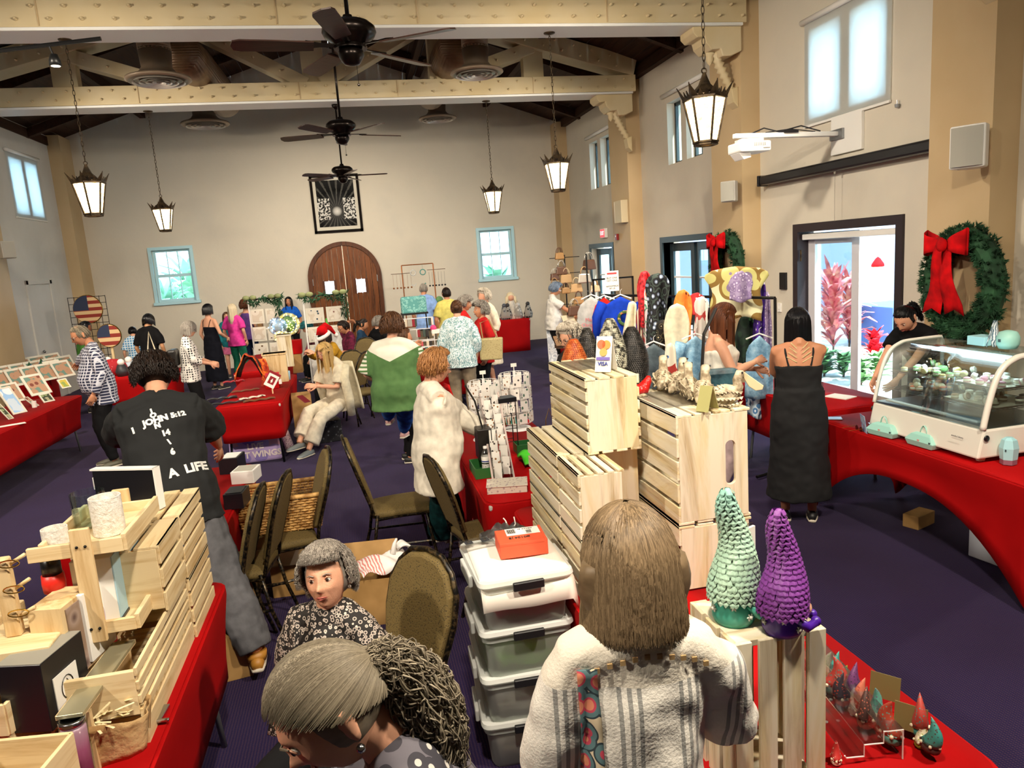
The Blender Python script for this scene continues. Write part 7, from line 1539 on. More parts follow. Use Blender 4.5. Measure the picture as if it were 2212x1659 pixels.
# far wall table: doll, metal art, white cloth
t=thing('white_tablecloth','white and silver patterned cloth hanging off the handbag table end','tablecloth',(3.72,13.35,.76));MB().sheet(lambda u,v: V((u-.5)*.55,-.02-.06*v+.03*math.sin(14*u),-.72*v) if v> .02 else V((u-.5)*.5,.1,.0),20,8,.006).build('cloth',patm('silver_damask','#d8dce2',[(0,'#b4bcc8'),(.25,'#e6eaee'),(.6,'#c4ccd6')],14),t,smooth=True)
t=thing('angel_doll','cream haired doll in a pale dress on the red far table','doll',AY(1105,668,16.9));t.location.z=.745;MB().lathe([(.16,0),(.14,.10),(.08,.28),(.07,.36),(.04,.42)],14).build('dress',cloth('doll_lace','#d8d0c4'),t,smooth=True);MB().ball((0,0,.50),.085).build('head',SK['fair'],t,smooth=True);MB().ball((0,.02,.53),(.10,.09,.10)).tube([(-.08,0,.52),(-.12,-.02,.36)],[.05,.03],7).tube([(.08,0,.52),(.12,-.02,.36)],[.05,.03],7).build('hair',M0('doll_hair','#dccca8',.8),t,smooth=True)
for px,py,lb,c_ in ((1088,665,'grey metal owl sculpture on the far red table','#4c5058'),(1098,700,'dark speckled sculpture at the front of the far red table','#34302e'),(1120,695,'white framed picture on the far red table','#c8c4bc'),(1140,675,'black wire ornament on the far red table','#282420')):
    p=AY(px,py,16.8);t=thing('sculpture',lb,'sculpture',V(p.x,16.75,.745));MB().lathe([(.09,0),(.11,.10),(.07,.22),(.05,.30)],10,sy=.6).build('body',patm('sculpt'+c_.strip('#'),c_,[(0,c_),(.4,'#8c8880')],18),t,smooth=True);MB().ball((0,0,.33),.05,8,6).build('head',M0('sc'+c_.strip('#'),c_,.5),t)
# copper ladder rack by the far wall
cop=M0('copper_pipe','#a8683c',.3,.7);y=16.9;a=AY(868,574,y);b=AY(935,574,y);a.x=1.10;b.x=1.80
t=thing('ladder_shelf','copper pipe ladder shelf with hanging moon chimes by the far wall','shelf',(1.45,y,0));h_=2.16
for x in (-.36,.36): MB().tube([(x,0,0),(x,.12,h_)],.014,8).build('upright',cop,t)
for z in (.35,.75,1.12,1.3,h_): MB().tube([(-.36,.12*z/h_,z),(.36,.12*z/h_,z)],.012,8).build('rung',cop,t)
MB().tube([(-.62,.0,1.98),(-.15,0,1.98)],.008,6).tube([(.2,0,2.02),(.62,0,2.02)],.008,6).build('branch',M0('driftwood','#6c5844',.8),t)
for k in range(12): x=(-.58+.08*k) if k< 6 else (.24+.07*(k-6));MB().tube([(x,0,1.97),(x,0,1.70)],.002,4).ball((x,0,1.66),.022,6,4).build('chime',black_m if k> 5 else cop,t)
for x,c_ in ((-.12,'#c8c8c4'),(.10,'#4c8c84')): MB().tube([V(x+.06*math.cos(q),-.01,1.98+.06*math.sin(q)) for q in [2*math.pi*i/14 for i in range(14)]],.012,5,close=True).tube([(x,-.01,2.05),(x,0,2.16)],.002,4).tube([(x-.05,-.01,1.72),(x,-.01,1.68),(x+.05,-.01,1.73)],.015,5).build('moon_chime',M0('chime'+c_.strip('#'),c_,.4),t)
p=AY(893,640,16.9);t=thing('blue_bowl','dark blue bowl on the copper ladder shelf','bowl',V(p.x+.05,16.88,1.31));MB().lathe([(.05,0),(.11,.05),(.13,.09),(.12,.09),(.04,.02)],16,cap=False).build('bowl',M0('cobalt_glaze','#1c3c6c',.3),t,smooth=True)
t=thing('potted_plant','blue mug with a green plant right of the ladder shelf','plant',V(1.85,16.7,1.13));MB().lathe([(.08,0),(.10,.14)],12).build('pot',M0('cobalt_glaze','#1c3c6c',.3),t);MB().ball((0,0,.2),(.09,.08,.09),8,6).build('plant',leafg,t);MB().box((0,0,-.56),(.2,.3,1.12)).build('plinth',wash_z,t)
# turquoise luggage and craft racks in the middle
t=thing('rolling_case','turquoise patterned rolling case standing high behind the craft racks','luggage',AY(893,655,12.9)-V(0,0,.16));MB().box((0,0,.13),(.44,.22,.30)).build('case',patm('turquoise_print','#6cb0ac',[(0,'#3c7c80'),(.2,'#8cc8c0'),(.5,'#5ca09c')],26),t,bevel=.04);MB().tube([(-.2,0,0),(-.22,0,-1.36)],.012,6).tube([(.2,0,0),(.22,0,-1.36)],.012,6).b2((-.23,-.15,-.03),(.23,.15,-.0)).build('cart_frame',black_m,t)
def craft(label,px,py,y,w_,h_,cols,seed,m_frame=wirew):
    p=AY(px,py,y);t=thing('craft_rack',label,'craft display',V(p.x,p.y,.745),0,'craft displays on the middle tables');rn=random.Random(seed)
    for x in (-w_/2,w_/2): MB().bar((x,0,0),(x,0,h_),.012,.012).build('post',m_frame,t)
    for k in range(3): z=h_*(k+1)/3;MB().bar((-w_/2,0,z),(w_/2,0,z),.012,.012).build('rail',m_frame,t)
    for k in range(max(6,int(w_/.05))*2):
        x=rn.uniform(-w_/2,w_/2);z=h_*(1+rn.randint(0,2))/3;MB().box((x,rn.uniform(-.05,.01),z-h_*.13),(.045,.02,h_*.22)).build('hanging_item',M0('ci'+cols[k % len(cols)].strip('#'),cols[k % len(cols)],.7),t,bevel=.006)
craft('white rack hung with red and black crocheted items under the turquoise case',905,720,12.2,.50,.55,['#2c2a28','#8c1c28','#e8e4dc','#3c4c44','#d8ccb4'],1);craft('display of coloured key fobs beside the green-shirted woman',930,745,10.9,.40,.30,['#2c5c3c','#c84c5c','#e0d8c8','#3c6c8c','#6c4c34'],2);craft('low rack of earth coloured straps at the elbow of the green shirt',925,770,10.5,.5,.26,['#7c8c5c','#8c6c4c','#b8a888','#4c6c64'],3)
t=thing('tissue_box','small pink and white box at the pointing hand','box',AY(945,715,11.2));MB().box((0,0,0),(.18,.12,.06)).build('box',paper_m,t);MB().ball((-.06,0,.05),(.05,.05,.05),8,6).build('pink_pompom',M0('hot_pink','#e0407c',.8),t)
# ================================================================ belts table with scarf stand, gift baskets
def at(px,py,z): return G(px,py,z)
blk=M0('black_leather','#16130f',.4);brn=M0('brown_leather','#6c4424',.5);mapm=cardm('map_card','#e0dac8','#5c6450',20)
for lb,px,py,rz_,m_,L,w_ in (('coiled black belts at the left of the red table',480,862,8,blk,.34,.10),('black belt with silver studs at the table edge',492,872,5,blk,.40,.05),('brown leather pouch strip at the front of the table',560,865,12,brn,.36,.07),('row of white tags on the brown leather strip',545,860,22,mapm,.30,.06),('dark brown braided strap across the belts',530,845,14,brn,.34,.05),('red patterned cloth pouch behind the belts',505,825,10,patm('red_paisley','#a82430',[(0,'#e8c8b8'),(.2,'#a8202c')],30),.28,.10)):
    p=at(px,py,.75);solo(MB().sheet(lambda u,v: V((u-.5)*L,(v-.5)*w_,.012+.012*abs(math.sin(9*u))),14,3,.01),'leather_strap',lb,'belt',m_,V(p.x,p.y,.748),R(rz_),'leather goods on the red table')
p=at(598,838,.75);t=thing('red_gift_box','red open gift box with tags at the table corner','gift box',V(p.x-.05,p.y+.05,.748));MB().box((0,0,.06),(.17,.14,.12)).build('box',red_m,t,bevel=.004);MB().box((0,.07,.13),(.17,.008,.12)).build('raised_lid',M0('rose_red','#c42838',.5),t);MB().box((.02,-.075,.09),(.05,.004,.04)).box((.10,-.05,.08),(.04,.03,.06)).build('price_tag',paper_m,t)
t=thing('scarf_stand','curved black stand draped with orange and gold scarves','scarf display',at(545,835,.75));arcp=[V(-.16+.34*k/10*1.0,0,.40*math.sin(math.pi*(.12+.80*k/10))) for k in range(11)]
MB().tube([V(p.x,p.y,p.z) for p in arcp],.035,8).build('arch',blk,t,smooth=True);orange_s=patm('orange_gold_scarf','#d88a30',[(0,'#f0d060'),(.3,'#e07020'),(.5,'#a82c14'),(.7,'#e8b040')],8,'noise');MB().sheet(lambda u,v: V(-.20+.40*u,(v-.5)*.12-.03,.44*math.sin(math.pi*(.08+.86*u))+.02*math.sin(20*u)+.0),16,5,.012).build('draped_scarf',orange_s,t,smooth=True);MB().sheet(lambda u,v: V(.17+.03*math.sin(4*v)+(u-.5)*.09,-.05+.02*math.sin(12*u),.36-.40*v),6,10,.01).build('hanging_scarf',orange_s,t,smooth=True)
p=at(600,825,.95);t=thing('flag_card','white card bearing a dark red square with a white flame shape','sign',at(585,850,.80)+V(0,.22,.12),R(20));Mf=FR((0,0,0),(.8,0,-.55),(.55,0,.8));MB().b2((-.065,-.08,0),(.065,.08,.004)).xf(Mf).build('card',paper_m,t);MB().b2((-.038,-.042,.004),(.038,.05,.007)).xf(Mf).build('red_square',M0('deep_red_print','#8c1420',.5),t);MB().prism([(-.0,-.03,.0075),(.014,-.01,.0075),(.003,.035,.0075),(-.014,.0,.0075)],(0,0,.001)).xf(Mf).build('flame',paper_m,t);MB().b2((-.075,-.02,-.008),(.075,.11,-.002)).xf(Mf).build('red_sleeve',M0('deep_red_print','#8c1420',.5),t)
MB().tube([(0,.01,-.16),(0,.01,0)],.008,6).build('stick',pine_z,t)
def cabinet(lb,px,py,ztop,sx,sy,m_,z0=.745):
    p=at(px,py,ztop);t=thing('display_box',lb,'box',V(p.x,p.y,z0),R(4));MB().box((0,0,(ztop-z0)/2),(sx,sy,ztop-z0)).build('box',m_,t,bevel=.004);MB().box((0,0,ztop-z0-.01),(sx+.02,sy+.02,.02)).build('top',m_,t);return t
cabinet('plain wooden display box behind the belts',592,762,1.14,.30,.22,pine_z);cabinet('white topped wooden box beside the gift bags',612,722,1.25,.22,.2,wash_z)
solo(MB().lathe([(.035,0),(.035,.14),(.03,.15)],14),'black_tumbler','black tumbler standing behind the white cup','cup',blackpl,V(-1.24,11.15,.745),smooth=True);solo(MB().lathe([(.03,0),(.034,.12),(.028,.125)],14),'water_cup','pale blue and clear bottle at the corner beside the white cloth','cup',M0('pale_blue_panel','#a9cddc',.5),V(at(622,812,.8).x,at(622,812,.8).y,.745),smooth=True)
gold_l=M0('warm_fairy_light','#fff0a0',.3,emit='#ffe870',es=7);blue_l=M0('cool_fairy_light','#c0e8ff',.3,emit='#90ccff',es=6)
def glow(lb,px,py,y,r,m_,lm,n,seed):
    p=AY(px,py,y);t=thing('gift_basket',lb,'gift basket',p,0,'glowing gift baskets');rn=random.Random(seed);MB().ball((0,0,0),(r,r*.8,r),12,8).build('film_wrap',film_m,t,smooth=True);MB().ball((0,0,0),(r*.6,r*.5,r*.7),9,6).build('greenery',m_,t)
    b_=MB()
    for k in range(n): q=V(rn.gauss(0,1),rn.gauss(0,1),rn.gauss(0,1)).normalized()*r*rn.uniform(.6,1.0);b_.ball(V(q.x,q.y*.8,q.z),.010,5,3)
    b_.build('fairy_lights',lm,t,kind='stuff');return t
glow('basket glowing with yellow fairy lights beneath the vendor in blue',623,700,13.3,.20,leafg,gold_l,60,1);glow('cellophane basket with cold blue fairy lights left of the yellow one',600,705,13.0,.16,M0('silver_tinsel','#a8c0d0',.3),blue_l,40,2);glow('small golden lit arrangement above the wooden display box',605,728,12.6,.10,M0('gold_tinsel','#d8c070',.3),gold_l,22,3)
t=thing('red_pedestal','red draped box under the yellow glowing basket','display box',AY(628,735,13.3)-V(0,0,.12));MB().box((0,0,0),(.34,.26,.24),taper=1.08).build('box',red_m,t,bevel=.01);MB().box((0,0,-.28),(.3,.24,.34)).build('plinth',cardb,t)
p=AY(572,965,8.9);t=thing('tote_sack','lilac printed reusable shopping bag with lettering under the belts table','shopping bag',V(-1.35,9.0,0),R(4));lil=patm('lilac_bag_print','#a890c8',[(0,'#e0b0b8'),(.2,'#8c7cc0'),(.45,'#b8a0d0'),(.7,'#d8a0a8')],5);MB().rings([[V(x*.30*k,y*.14*k,z) for x,y in ((-1,-1),(1,-1),(1,1),(-1,1))] for k,z in ((.95,0),(1,.05),(.96,.30),(.7,.38))]).build('bag',lil,t,bevel=.03);writing('LIVE\n BUT WINGS',.10,M0('cream_print','#efe0dc',.6),t,FR((0,-.147,.15),(1,0,0),(0,0,1)),bold=.004)
for sg in (-1,1): MB().tube([(-.10,sg*.1,.36),(-.06,sg*.1,.48),(.06,sg*.1,.48),(.10,sg*.1,.36)],.012,6).build('handle',lil,t)
solo(MB().tube([(0,0,.62),(.05,0,.3),(.10,.02,.03)],[.03,.05,.06],9),'rolled_fabric','pink dotted roll of fabric leaning at the lilac bag','fabric',cardm('pink_dots','#e8c8cc','#5c3c4c',60),V(-1.08,9.15,0),smooth=True)
# ================================================================ art prints on the left table
art=[patm('rose_print','#b08c74',[(0,'#7c4438'),(.25,'#b48c70'),(.6,'#6c8c80')],9),patm('yellow_print','#c8b854',[(0,'#f0e8b0'),(.3,'#c4b048'),(.6,'#8c9c50')],10),patm('green_print','#56604a',[(0,'#8c9c6c'),(.3,'#3c4434'),(.6,'#a09c7c')],14),patm('blue_glare_print','#a8c8e4',[(0,'#e8f0f8'),(.3,'#9cc4ec'),(.6,'#c8d8e8')],5)]  # the last print has pale blue glare painted into its pattern
matw=M0('ivory_frame','#ded8c8',.6)
def frame(lb,px,py,w_,h_,ai,lean=35,rz_=55,z=.75,fm=matw):
    p=G(px,py,z);t=thing('framed_print',lb,'picture',V(min(p.x,-3.88),p.y,.75),R(rz_),'framed prints on the left table');c,s_=math.cos(R(lean)),math.sin(R(lean));Mx=FR((0,0,.004),(1,0,0),(0,s_,c))
    f_=min(w_,h_)*.12;MB().b2((-w_/2,0,-.012),(w_/2,f_,0)).b2((-w_/2,h_-f_,-.012),(w_/2,h_,0)).b2((-w_/2,f_,-.012),(-w_/2+f_,h_-f_,0)).b2((w_/2-f_,f_,-.012),(w_/2,h_-f_,0)).xf(Mx).build('frame',fm,t)
    MB().b2((-w_/2+f_,f_,-.010),(w_/2-f_,h_-f_,-.004)).xf(Mx).build('print',art[ai],t)
frame('rose and teal print in a white frame, largest at the centre of the table',92,852,.30,.34,0);frame('yellow patterned print leaning behind the rose one',132,815,.28,.34,1);frame('tall narrow print with blue glare nearest at the front edge',45,893,.17,.40,3,38);frame('small dark landscape print at the edge of the table',108,868,.15,.14,2,40);frame('narrow bookmark print lying near the edge',80,877,.06,.22,0,60);frame('long narrow print between the glare and the left edge',25,905,.06,.28,2,50);frame('brown print behind the blue glare',40,868,.24,.30,0);frame('pale yellow print behind the plaid man\'s hand',145,838,.14,.16,1)
for k in range(14): 
    frame('%s framed print on the left table, %s' % (['cream','white','ivory','off-white'][k % 4],['leftmost of the front row','second of the front row','third of the front row','fourth of the front row','last of the front row','leftmost of the middle row','second of the middle row','third of the middle row','fourth of the middle row','last of the middle row','leftmost of the last row','second of the last row','third of the last row','last of the last row'][k]),18+(k % 5)*32+(k//5)*6,838-(k//5)*13-(k % 5)*6,.34,.30,(k*3) % 3,28,62)
solo(MB().box((0,0,.002),(.10,.30,.003)),'paper_sheet','white price sheet lying at the front edge of the print table','paper',paper_m,V(G(25,918,.75).x-.02,G(25,918,.75).y,.748),R(-60));solo(MB().tube([(-.0,0,0),(.0,0,.08)],.028,12),'rolled_card','white rolled card standing at the edge of the print table','card',paper_m,G(75,880,.75))
# ================================================================ far left: grid panel, flag rounds, wreath table
star_m=M0('flag_round','#c8a878',.6,fn=lambda t_: (lambda s_: t_.col(t_.mix(t_.math('MULTIPLY',t_.math('LESS_THAN',s_[0],0.02),t_.math('GREATER_THAN',s_[2],-.02)),t_.ramp(t_.wave(t_.coord(),2.4,0,'Z'),[(0,'#8c2c20'),(.5,'#d8b888')],'CONSTANT'),t_.ramp(t_.voro(t_.coord(),15,rand=.2),[(0,'#e8dcc0'),(.22,'#25304c')],'CONSTANT'))))(t_.sep(t_.coord())))
t=thing('grid_panel','black wire grid panel standing in the far left corner','display panel',(-5.20,16.0,0),R(-8))
for k in range(7): MB().tube([(-.36+.12*k,0,.3),(-.36+.12*k,0,2.0)],.006,5).build('wire',black_m,t)
for k in range(14): MB().tube([(-.36,0,.3+.13*k),(.36,0,.3+.13*k)],.006,5).build('wire',black_m,t)
for lb,px,py,y,r in (('round wooden stars and stripes plaque hung on the grid panel',190,668,15.9,.27),('second stars and stripes round on the table below the grid',236,725,13.6,.19)):
    p=AY(px,py,y);t=thing('wooden_plaque',lb,'plaque',p,R(-6));MB().lathe([(r,-.015),(r,.015)],32).xf(Matrix.Rotation(R(90),4,'X')).build('disc',star_m,t);MB().tube([V(r*math.cos(q),0,r*math.sin(q)) for q in [2*math.pi*k/32 for k in range(32)]],.014,6,close=True).build('rope_edge',gilt,t)
    if y< 15: MB().b2((-.02,.02,.745-p.z),(.02,.05,0)).build('easel',pine_z,t)
p=AY(248,765,13.0);t=thing('red_gift_mound','heap of red dotted ribbon bows and silver foil on the crosswise table','gift wrap',V(p.x,12.8,.75));MB().ball((0,0,.12),(.22,.16,.15),14,8).build('red_bow',patm('red_dotted','#a81420',[(0,'#f0d8d0'),(.10,'#a81420')],24),t,smooth=True)
for k in range(8): q=2*math.pi*k/8;MB().prism([V(.15*math.cos(q),.1*math.sin(q),.05),V(.34*math.cos(q+.2),.2*math.sin(q),.02),V(.30*math.cos(q-.2),.2*math.sin(q),.16)],(0,0,.006)).build('foil_leaf',M0('silver_tinsel','#a8c0d0',.3),t)
for lb,px,py,y,c_ in (('small white haired holiday doll in red by the flag round',222,712,13.2,'#b01c24'),('silver foil ribbon pile right of the red bows',275,765,12.9,'#b8c4d0'),('dark parcel tray at the corner of the crosswise table',262,790,12.6,'#2c2c30'),('white cellophane basket behind the tote bag',365,728,13.0,'#dce6ee')):
    p=AY(px,py,y);t=thing('holiday_decoration',lb,'decoration',V(p.x,p.y,.75));m_=M0('deco'+c_.strip('#'),c_,.5);MB().lathe([(.08,0),(.10,.08),(.06,.18)],12).build('body',m_,t,smooth=True);MB().ball((0,0,.22),.055,10,6).build('top',paper_m,t,smooth=True)
for k,(px,py) in enumerate(((88,775),(60,770))):
    p=AX(px,py,-5.3);t=thing('tabletop_tree',['small beaded tabletop tree by the left wall','tiny tabletop tree left of the beaded one'][k],'decoration',V(p.x,p.y,.7));MB().lathe([(.12,0),(.07,.12),(.09,.12),(.04,.24),(.05,.24),(.0,.36)],12).build('tree',needle_m,t);b_=MB()
    for i in range(14): b_.ball((.1*(1-i/16)*math.cos(i*2.4),.1*(1-i/16)*math.sin(i*2.4),.03+.02*i),.018,6,4)
    b_.build('baubles',patm('baubles','#a03040',[(0,'#c02838'),(.4,'#3050a0'),(.6,'#c8c8d0')],9),t,kind='stuff');MB().box((0,0,-.35),(.3,.3,.70)).build('plinth',red_m,t)
# ================================================================ art panels with garlands beside the arched door
def artpanel(lb,cx,y,w_,h_,rz_,seed):
    t=thing('art_panel',lb,'display panel',(cx,y,0),R(rz_));rn=random.Random(seed)
    for x in (-w_/2,w_/2): MB().bar((x,0,0),(x,0,h_),.03,.03).build('post',whitepl,t)
    for z in (.4,1.05,h_): MB().bar((-w_/2,0,z),(w_/2,0,z),.02,.03).build('rail',whitepl if z< h_ else black_m,t)
    k=0
    for zz in (1.32,.95,.60):
        for xx in (-.25,.25):
            m_=patm('sketch%d' % ((k+seed) % 4),'#d8ccbc',[(0,['#5c4844','#6c5438','#384c5c','#7c4c44'][(k+seed) % 4]),(.16,'#ddd4c6'),(.6,'#cfc2b0')],7+k % 3)
            MB().box((xx*w_,-.02,zz),(w_*.44,.012,.30)).build('mount',matw,t);MB().box((xx*w_,-.03,zz),(w_*.33,.006,.22)).build('artwork',m_,t);k += 1
    g_=MB();
    for i in range(170): f=rn.random();p=V(-w_/2-.08+(w_+.16)*f,-.03+rn.uniform(-.05,.05),h_+.03-.10*math.sin(math.pi*((f*2) % 1))+rn.uniform(-.05,.05));d=V(rn.uniform(-1,1),rn.uniform(-.5,.5),rn.uniform(-1,.6)).normalized();s2=d.orthogonal().normalized();g_.add([p-s2*.015,p+s2*.015,p+d*.10],[(0,1,2)])
    for i in range(60): p=V(w_/2+rn.uniform(-.07,.07),-.04,h_-.45*rn.random());d=V(rn.uniform(-.6,.6),-.3,-1).normalized();s2=d.orthogonal().normalized();g_.add([p-s2*.015,p+s2*.015,p+d*.11],[(0,1,2)])
    g_.build('garland',needle_m,t,kind='stuff')
    for x in (-w_*.42,w_*.40):
        for sg in (-1,1): MB().ball((x+sg*.07,-.07,h_+.04),(.075,.03,.05),8,6).build('bow_loop',M0('sage_ribbon','#8c9464',.6),t,smooth=True)
artpanel('white panel of small sketches with a garland left of the vendor in blue',-1.90,16.2,.62,1.68,-6,1);artpanel('white panel of framed art with a garland in front of the arched door',-.62,14.9,.78,1.70,4,2)
t=thing('wine_bottle_craft','decorated green bottle standing before the right art panel','bottle',(-.58,14.2,1.02));MB().lathe([(.04,0),(.045,.14),(.02,.2),(.015,.27)],12).build('bottle',M0('lit_green_glass','#4ca038',.2),t,smooth=True);MB().box((0,0,-.14),(.5,.3,.27)).build('white_riser',cloth('white_linen','#e4e2dc'),t)
MB().box((0,0,-.65),(.7,.5,.74)).build('covered_stand',cloth('white_linen','#e4e2dc'),t,bevel=.02)
# ================================================================ the people
def who(label,px,py,face,H=1.66,lean=0.0,neck=0.0,sit=None,hair='short',**k):
    """place a figure so that the top of its head is seen at pixel (px, py); targets ('g', px, py, z) or ('y', px, py, distance) are points in the hall"""
    s=H/1.70;hz=sit if sit is not None else .93*s;nk=lean*.6+neck;hs=dict(HS[hair]) if isinstance(hair,str) else hair
    top=hz+.53*s*math.cos(lean)+.25*s*math.cos(nk)+hs.get('vol',.01)+.004;fwd=.53*s*math.sin(lean)-.015+.135*s*math.sin(nk)+.02*s*math.cos(nk)+.10*s*math.sin(nk)
    p=G(px,py,top);a=R(face);loc=V(p.x-math.cos(a)*fwd,p.y-math.sin(a)*fwd,0)
    if k.get('at'): loc=V(*k.pop('at'),0)
    def cv(t):
        if t is None or not isinstance(t[0],str): return t
        q=G(t[1],t[2],t[3]) if t[0]== 'g' else AY(t[1],t[2],t[3]);return tuple(rotz(q-loc,-(a-math.pi/2)))
    for n in ('lh','rh','lf','rf'):
        if n in k: k[n]=cv(k[n])
    return person(label,loc,face,H=H,lean=lean,neck=neck,sit=sit,hair=hs,**k)
def A(m,sleeve=.4,**k): return dict(mat=m,sleeve=sleeve,**k)
def wv(name,base,ink_,axis_scale,thr=.75):
    def fn(t_):
        v=t_.coord();a=t_.math('GREATER_THAN',t_.wave(v,axis_scale,0,'X'),thr);b=t_.math('GREATER_THAN',t_.wave(v,axis_scale,0,'Z'),thr);t_.col(t_.mix(t_.math('MAXIMUM',a,b),base,ink_))
    return M0(name,base,.9,fn=fn,spec=.2)
c_black,c_cream,c_denim,c_khaki,c_red=cloth('black_jersey','#101012'),cloth('cream_linen','#d8ceb8'),cloth('mid_blue_jeans','#2c5aa0',.2,9),cloth('khaki_cotton','#8c7c66'),cloth('crimson_knit','#b81c1c')
plaid,plaid2=wv('navy_white_check','#34384e','#ccced8',9,.78),wv('sky_check','#4c90c4','#d4e4ee',7,.7);teal_d,grey_t=cloth('dark_teal_velvet','#123c3e',.2),cloth('grey_twill','#5c5c60',.08);leop=patm('leopard_print','#2a2420',[(0,'#1a1614'),(.24,'#8c8078'),(.34,'#c8bcb0'),(.46,'#1c1816')],62)
polka=M0('polka_dots','#e8e4dc',.9,fn=lambda t_: t_.col(t_.mix(t_.math('LESS_THAN',t_.voro(t_.coord(),30,rand=.12),.36),'#e6e2da','#141416')))
who('man in a navy and white checked shirt looking down at the framed prints',160,705,205,1.76,.10,.45,belly=.9,b=1.1,skin='tan',hair='crop',hcol='salt',top=A(plaid,.95,z0=-.17),bottom=dict(mat=c_black),shoes='#5c5a4a',det=1,glasses=black_m,rh=('g',128,836,.86))
who('person with black hair in green beyond the checked shirt',186,693,20,1.60,.1,.3,hcol='black',skin='brown',top=A(cloth('leaf_green_knit','#3c6c2c')),bottom=dict(mat=c_black))
who('boy in a sky blue checked shirt seen from behind',285,705,100,1.38,.1,.3,hcol='black',top=A(plaid2),bottom=dict(mat=c_denim))
pt=who('shopper in a dark shirt with a cream tote on the shoulder, facing the far wall',321,677,75,1.66,.1,.35,hair='bob',hcol='black',skin='olive',top=A(c_black),bottom=dict(mat=cloth('pale_jeans','#7c98a8')))
t=thing('tote_bag','cream canvas tote bag hanging at the back of the dark shirted shopper','tote bag',pt['t'].location+V(.12,-.30,1.02));MB().sheet(lambda u,v: V((u-.5)*.36,.03*math.sin(5*u),-.34*v),8,6,.06).build('bag',cream_c,t,smooth=True);MB().tube([(-.08,0,0),(-.03,.06,.35),(.05,.0,.02)],.012,6).build('handle',cream_c,t)
pt=who('grey-blonde woman in a black and white polka dot top, side on',408,692,8,1.60,.05,.2,hair='bob',hcol='grey',top=A(polka,.62),bottom=dict(mat=c_black),glasses=black_m,rh=(.12,.30,.98),lh=(-.10,.30,.98));t=thing('shoulder_bag','black shoulder bag under the arm of the polka dot woman','handbag',pt['t'].location+V(-.17,-.10,1.12));MB().box((0,0,0),(.12,.26,.24)).build('bag',blk,t,bevel=.03)
who('dark-haired woman in a sleeveless black top and long navy skirt',447,655,50,1.68,hair='bob',hcol='black',dress=dict(mat=cloth('navy_black','#0c0e18'),hem=.18,w=.24),rh=(.18,.22,1.0))
who('girl in a pink dress and teal cardigan facing the room',487,673,285,1.42,hair='long',hcol='brown',top=A(cloth('teal_cardigan','#1c6c74'),.95,z1=.46,fold=1.6),bottom=dict(mat=cloth('pink_skirt','#d06c94'),kind='skirt',hem=.62,w=.22),det=1)
who('woman with long pale blonde hair in a hot pink top',500,655,65,1.62,hair='long',hcol='cream',top=A(cloth('hot_pink_top','#e0409c')),bottom=dict(mat=cloth('green_trousers','#1c6c54')))
pt=who('auburn curly-haired woman in a purple top with a tan tote',528,645,60,1.64,hair='curly',hcol='auburn',top=A(cloth('purple_top','#5c4080'),0,tank=1),bottom=dict(mat=cloth('ink_jeans','#1c2c4c')));t=thing('tote_bag','tan tote bag on the shoulder of the purple topped woman','tote bag',pt['t'].location+V(.27,-.05,1.12));MB().box((0,0,-.12),(.10,.32,.34)).build('bag',M0('tan_leather','#a07848',.5),t,bevel=.02)
who('smiling vendor in a bright blue top and glasses between the art panels',622,640,262,1.60,hair='long',hcol='black',skin='tan',top=A(cloth('azure_top','#1c60c8')),bottom=dict(mat=c_black),glasses=black_m,rh=(.30,.12,.95),det=1)
who('person with teal dyed hair bent over the gift table',655,697,200,1.55,.5,.4,sit=.55,hair='curly',hcol='teal',top=A(cloth('mauve_blouse','#8c4c5c'),.95),bottom=dict(mat=c_black))
sp_=who('person in a red and white holiday hat and a mustard jacket',695,716,205,1.62,.35,.3,sit=.55,hair='bob',hcol='dark',top=A(cloth('mustard_jacket','#b08424'),.95),bottom=dict(mat=c_black),glasses=black_m,lh=(-.1,.5,.95),rh=(.1,.5,.95))
h_=MB().lathe([(.108,.025),(.112,.05),(.10,.08)],18,sy=1.15).xf(sp_['Mh']).build('hat_fur_band',M0('white_fur','#f0ece8',.9),sp_['t'],smooth=True);MB().tube([(0,0,.07),(0,-.04,.14),(.02,-.12,.15),(.04,-.17,.07),(.05,-.19,-.05)],[(.10,.11),.085,.06,.04,.02],14).xf(sp_['Mh']).build('hat_cone',bow_m,sp_['t'],smooth=True);MB().ball((.05,-.195,-.08),.038).xf(sp_['Mh']).build('pompom',M0('white_fur','#f0ece8',.9),sp_['t'],smooth=True)
who('bearded man in a maroon shirt resting a hand behind his head',735,693,205,1.74,.05,.45,sit=.48,hcol='dark',skin='tan',top=A(cloth('maroon_print','#5c1c34',.25,20),.45),bottom=dict(mat=c_black),glasses=black_m,rh=(.10,-.10,1.22),rpole=(.8,.2,.3),lh=(-.15,.35,.72),det=1)
who('seated woman with a dark ponytail in a denim jacket',787,688,350,1.62,0,.35,sit=.48,hair='pony',hcol='dark',skin='tan',top=A(cloth('deep_denim','#24405c'),.95),bottom=dict(mat=c_black));who('seated grey-haired person in a black jacket beyond the denim jacket',817,682,50,1.62,0,.2,sit=.48,hair='fluffy',hcol='grey',top=A(c_black,.95),bottom=dict(mat=c_black))
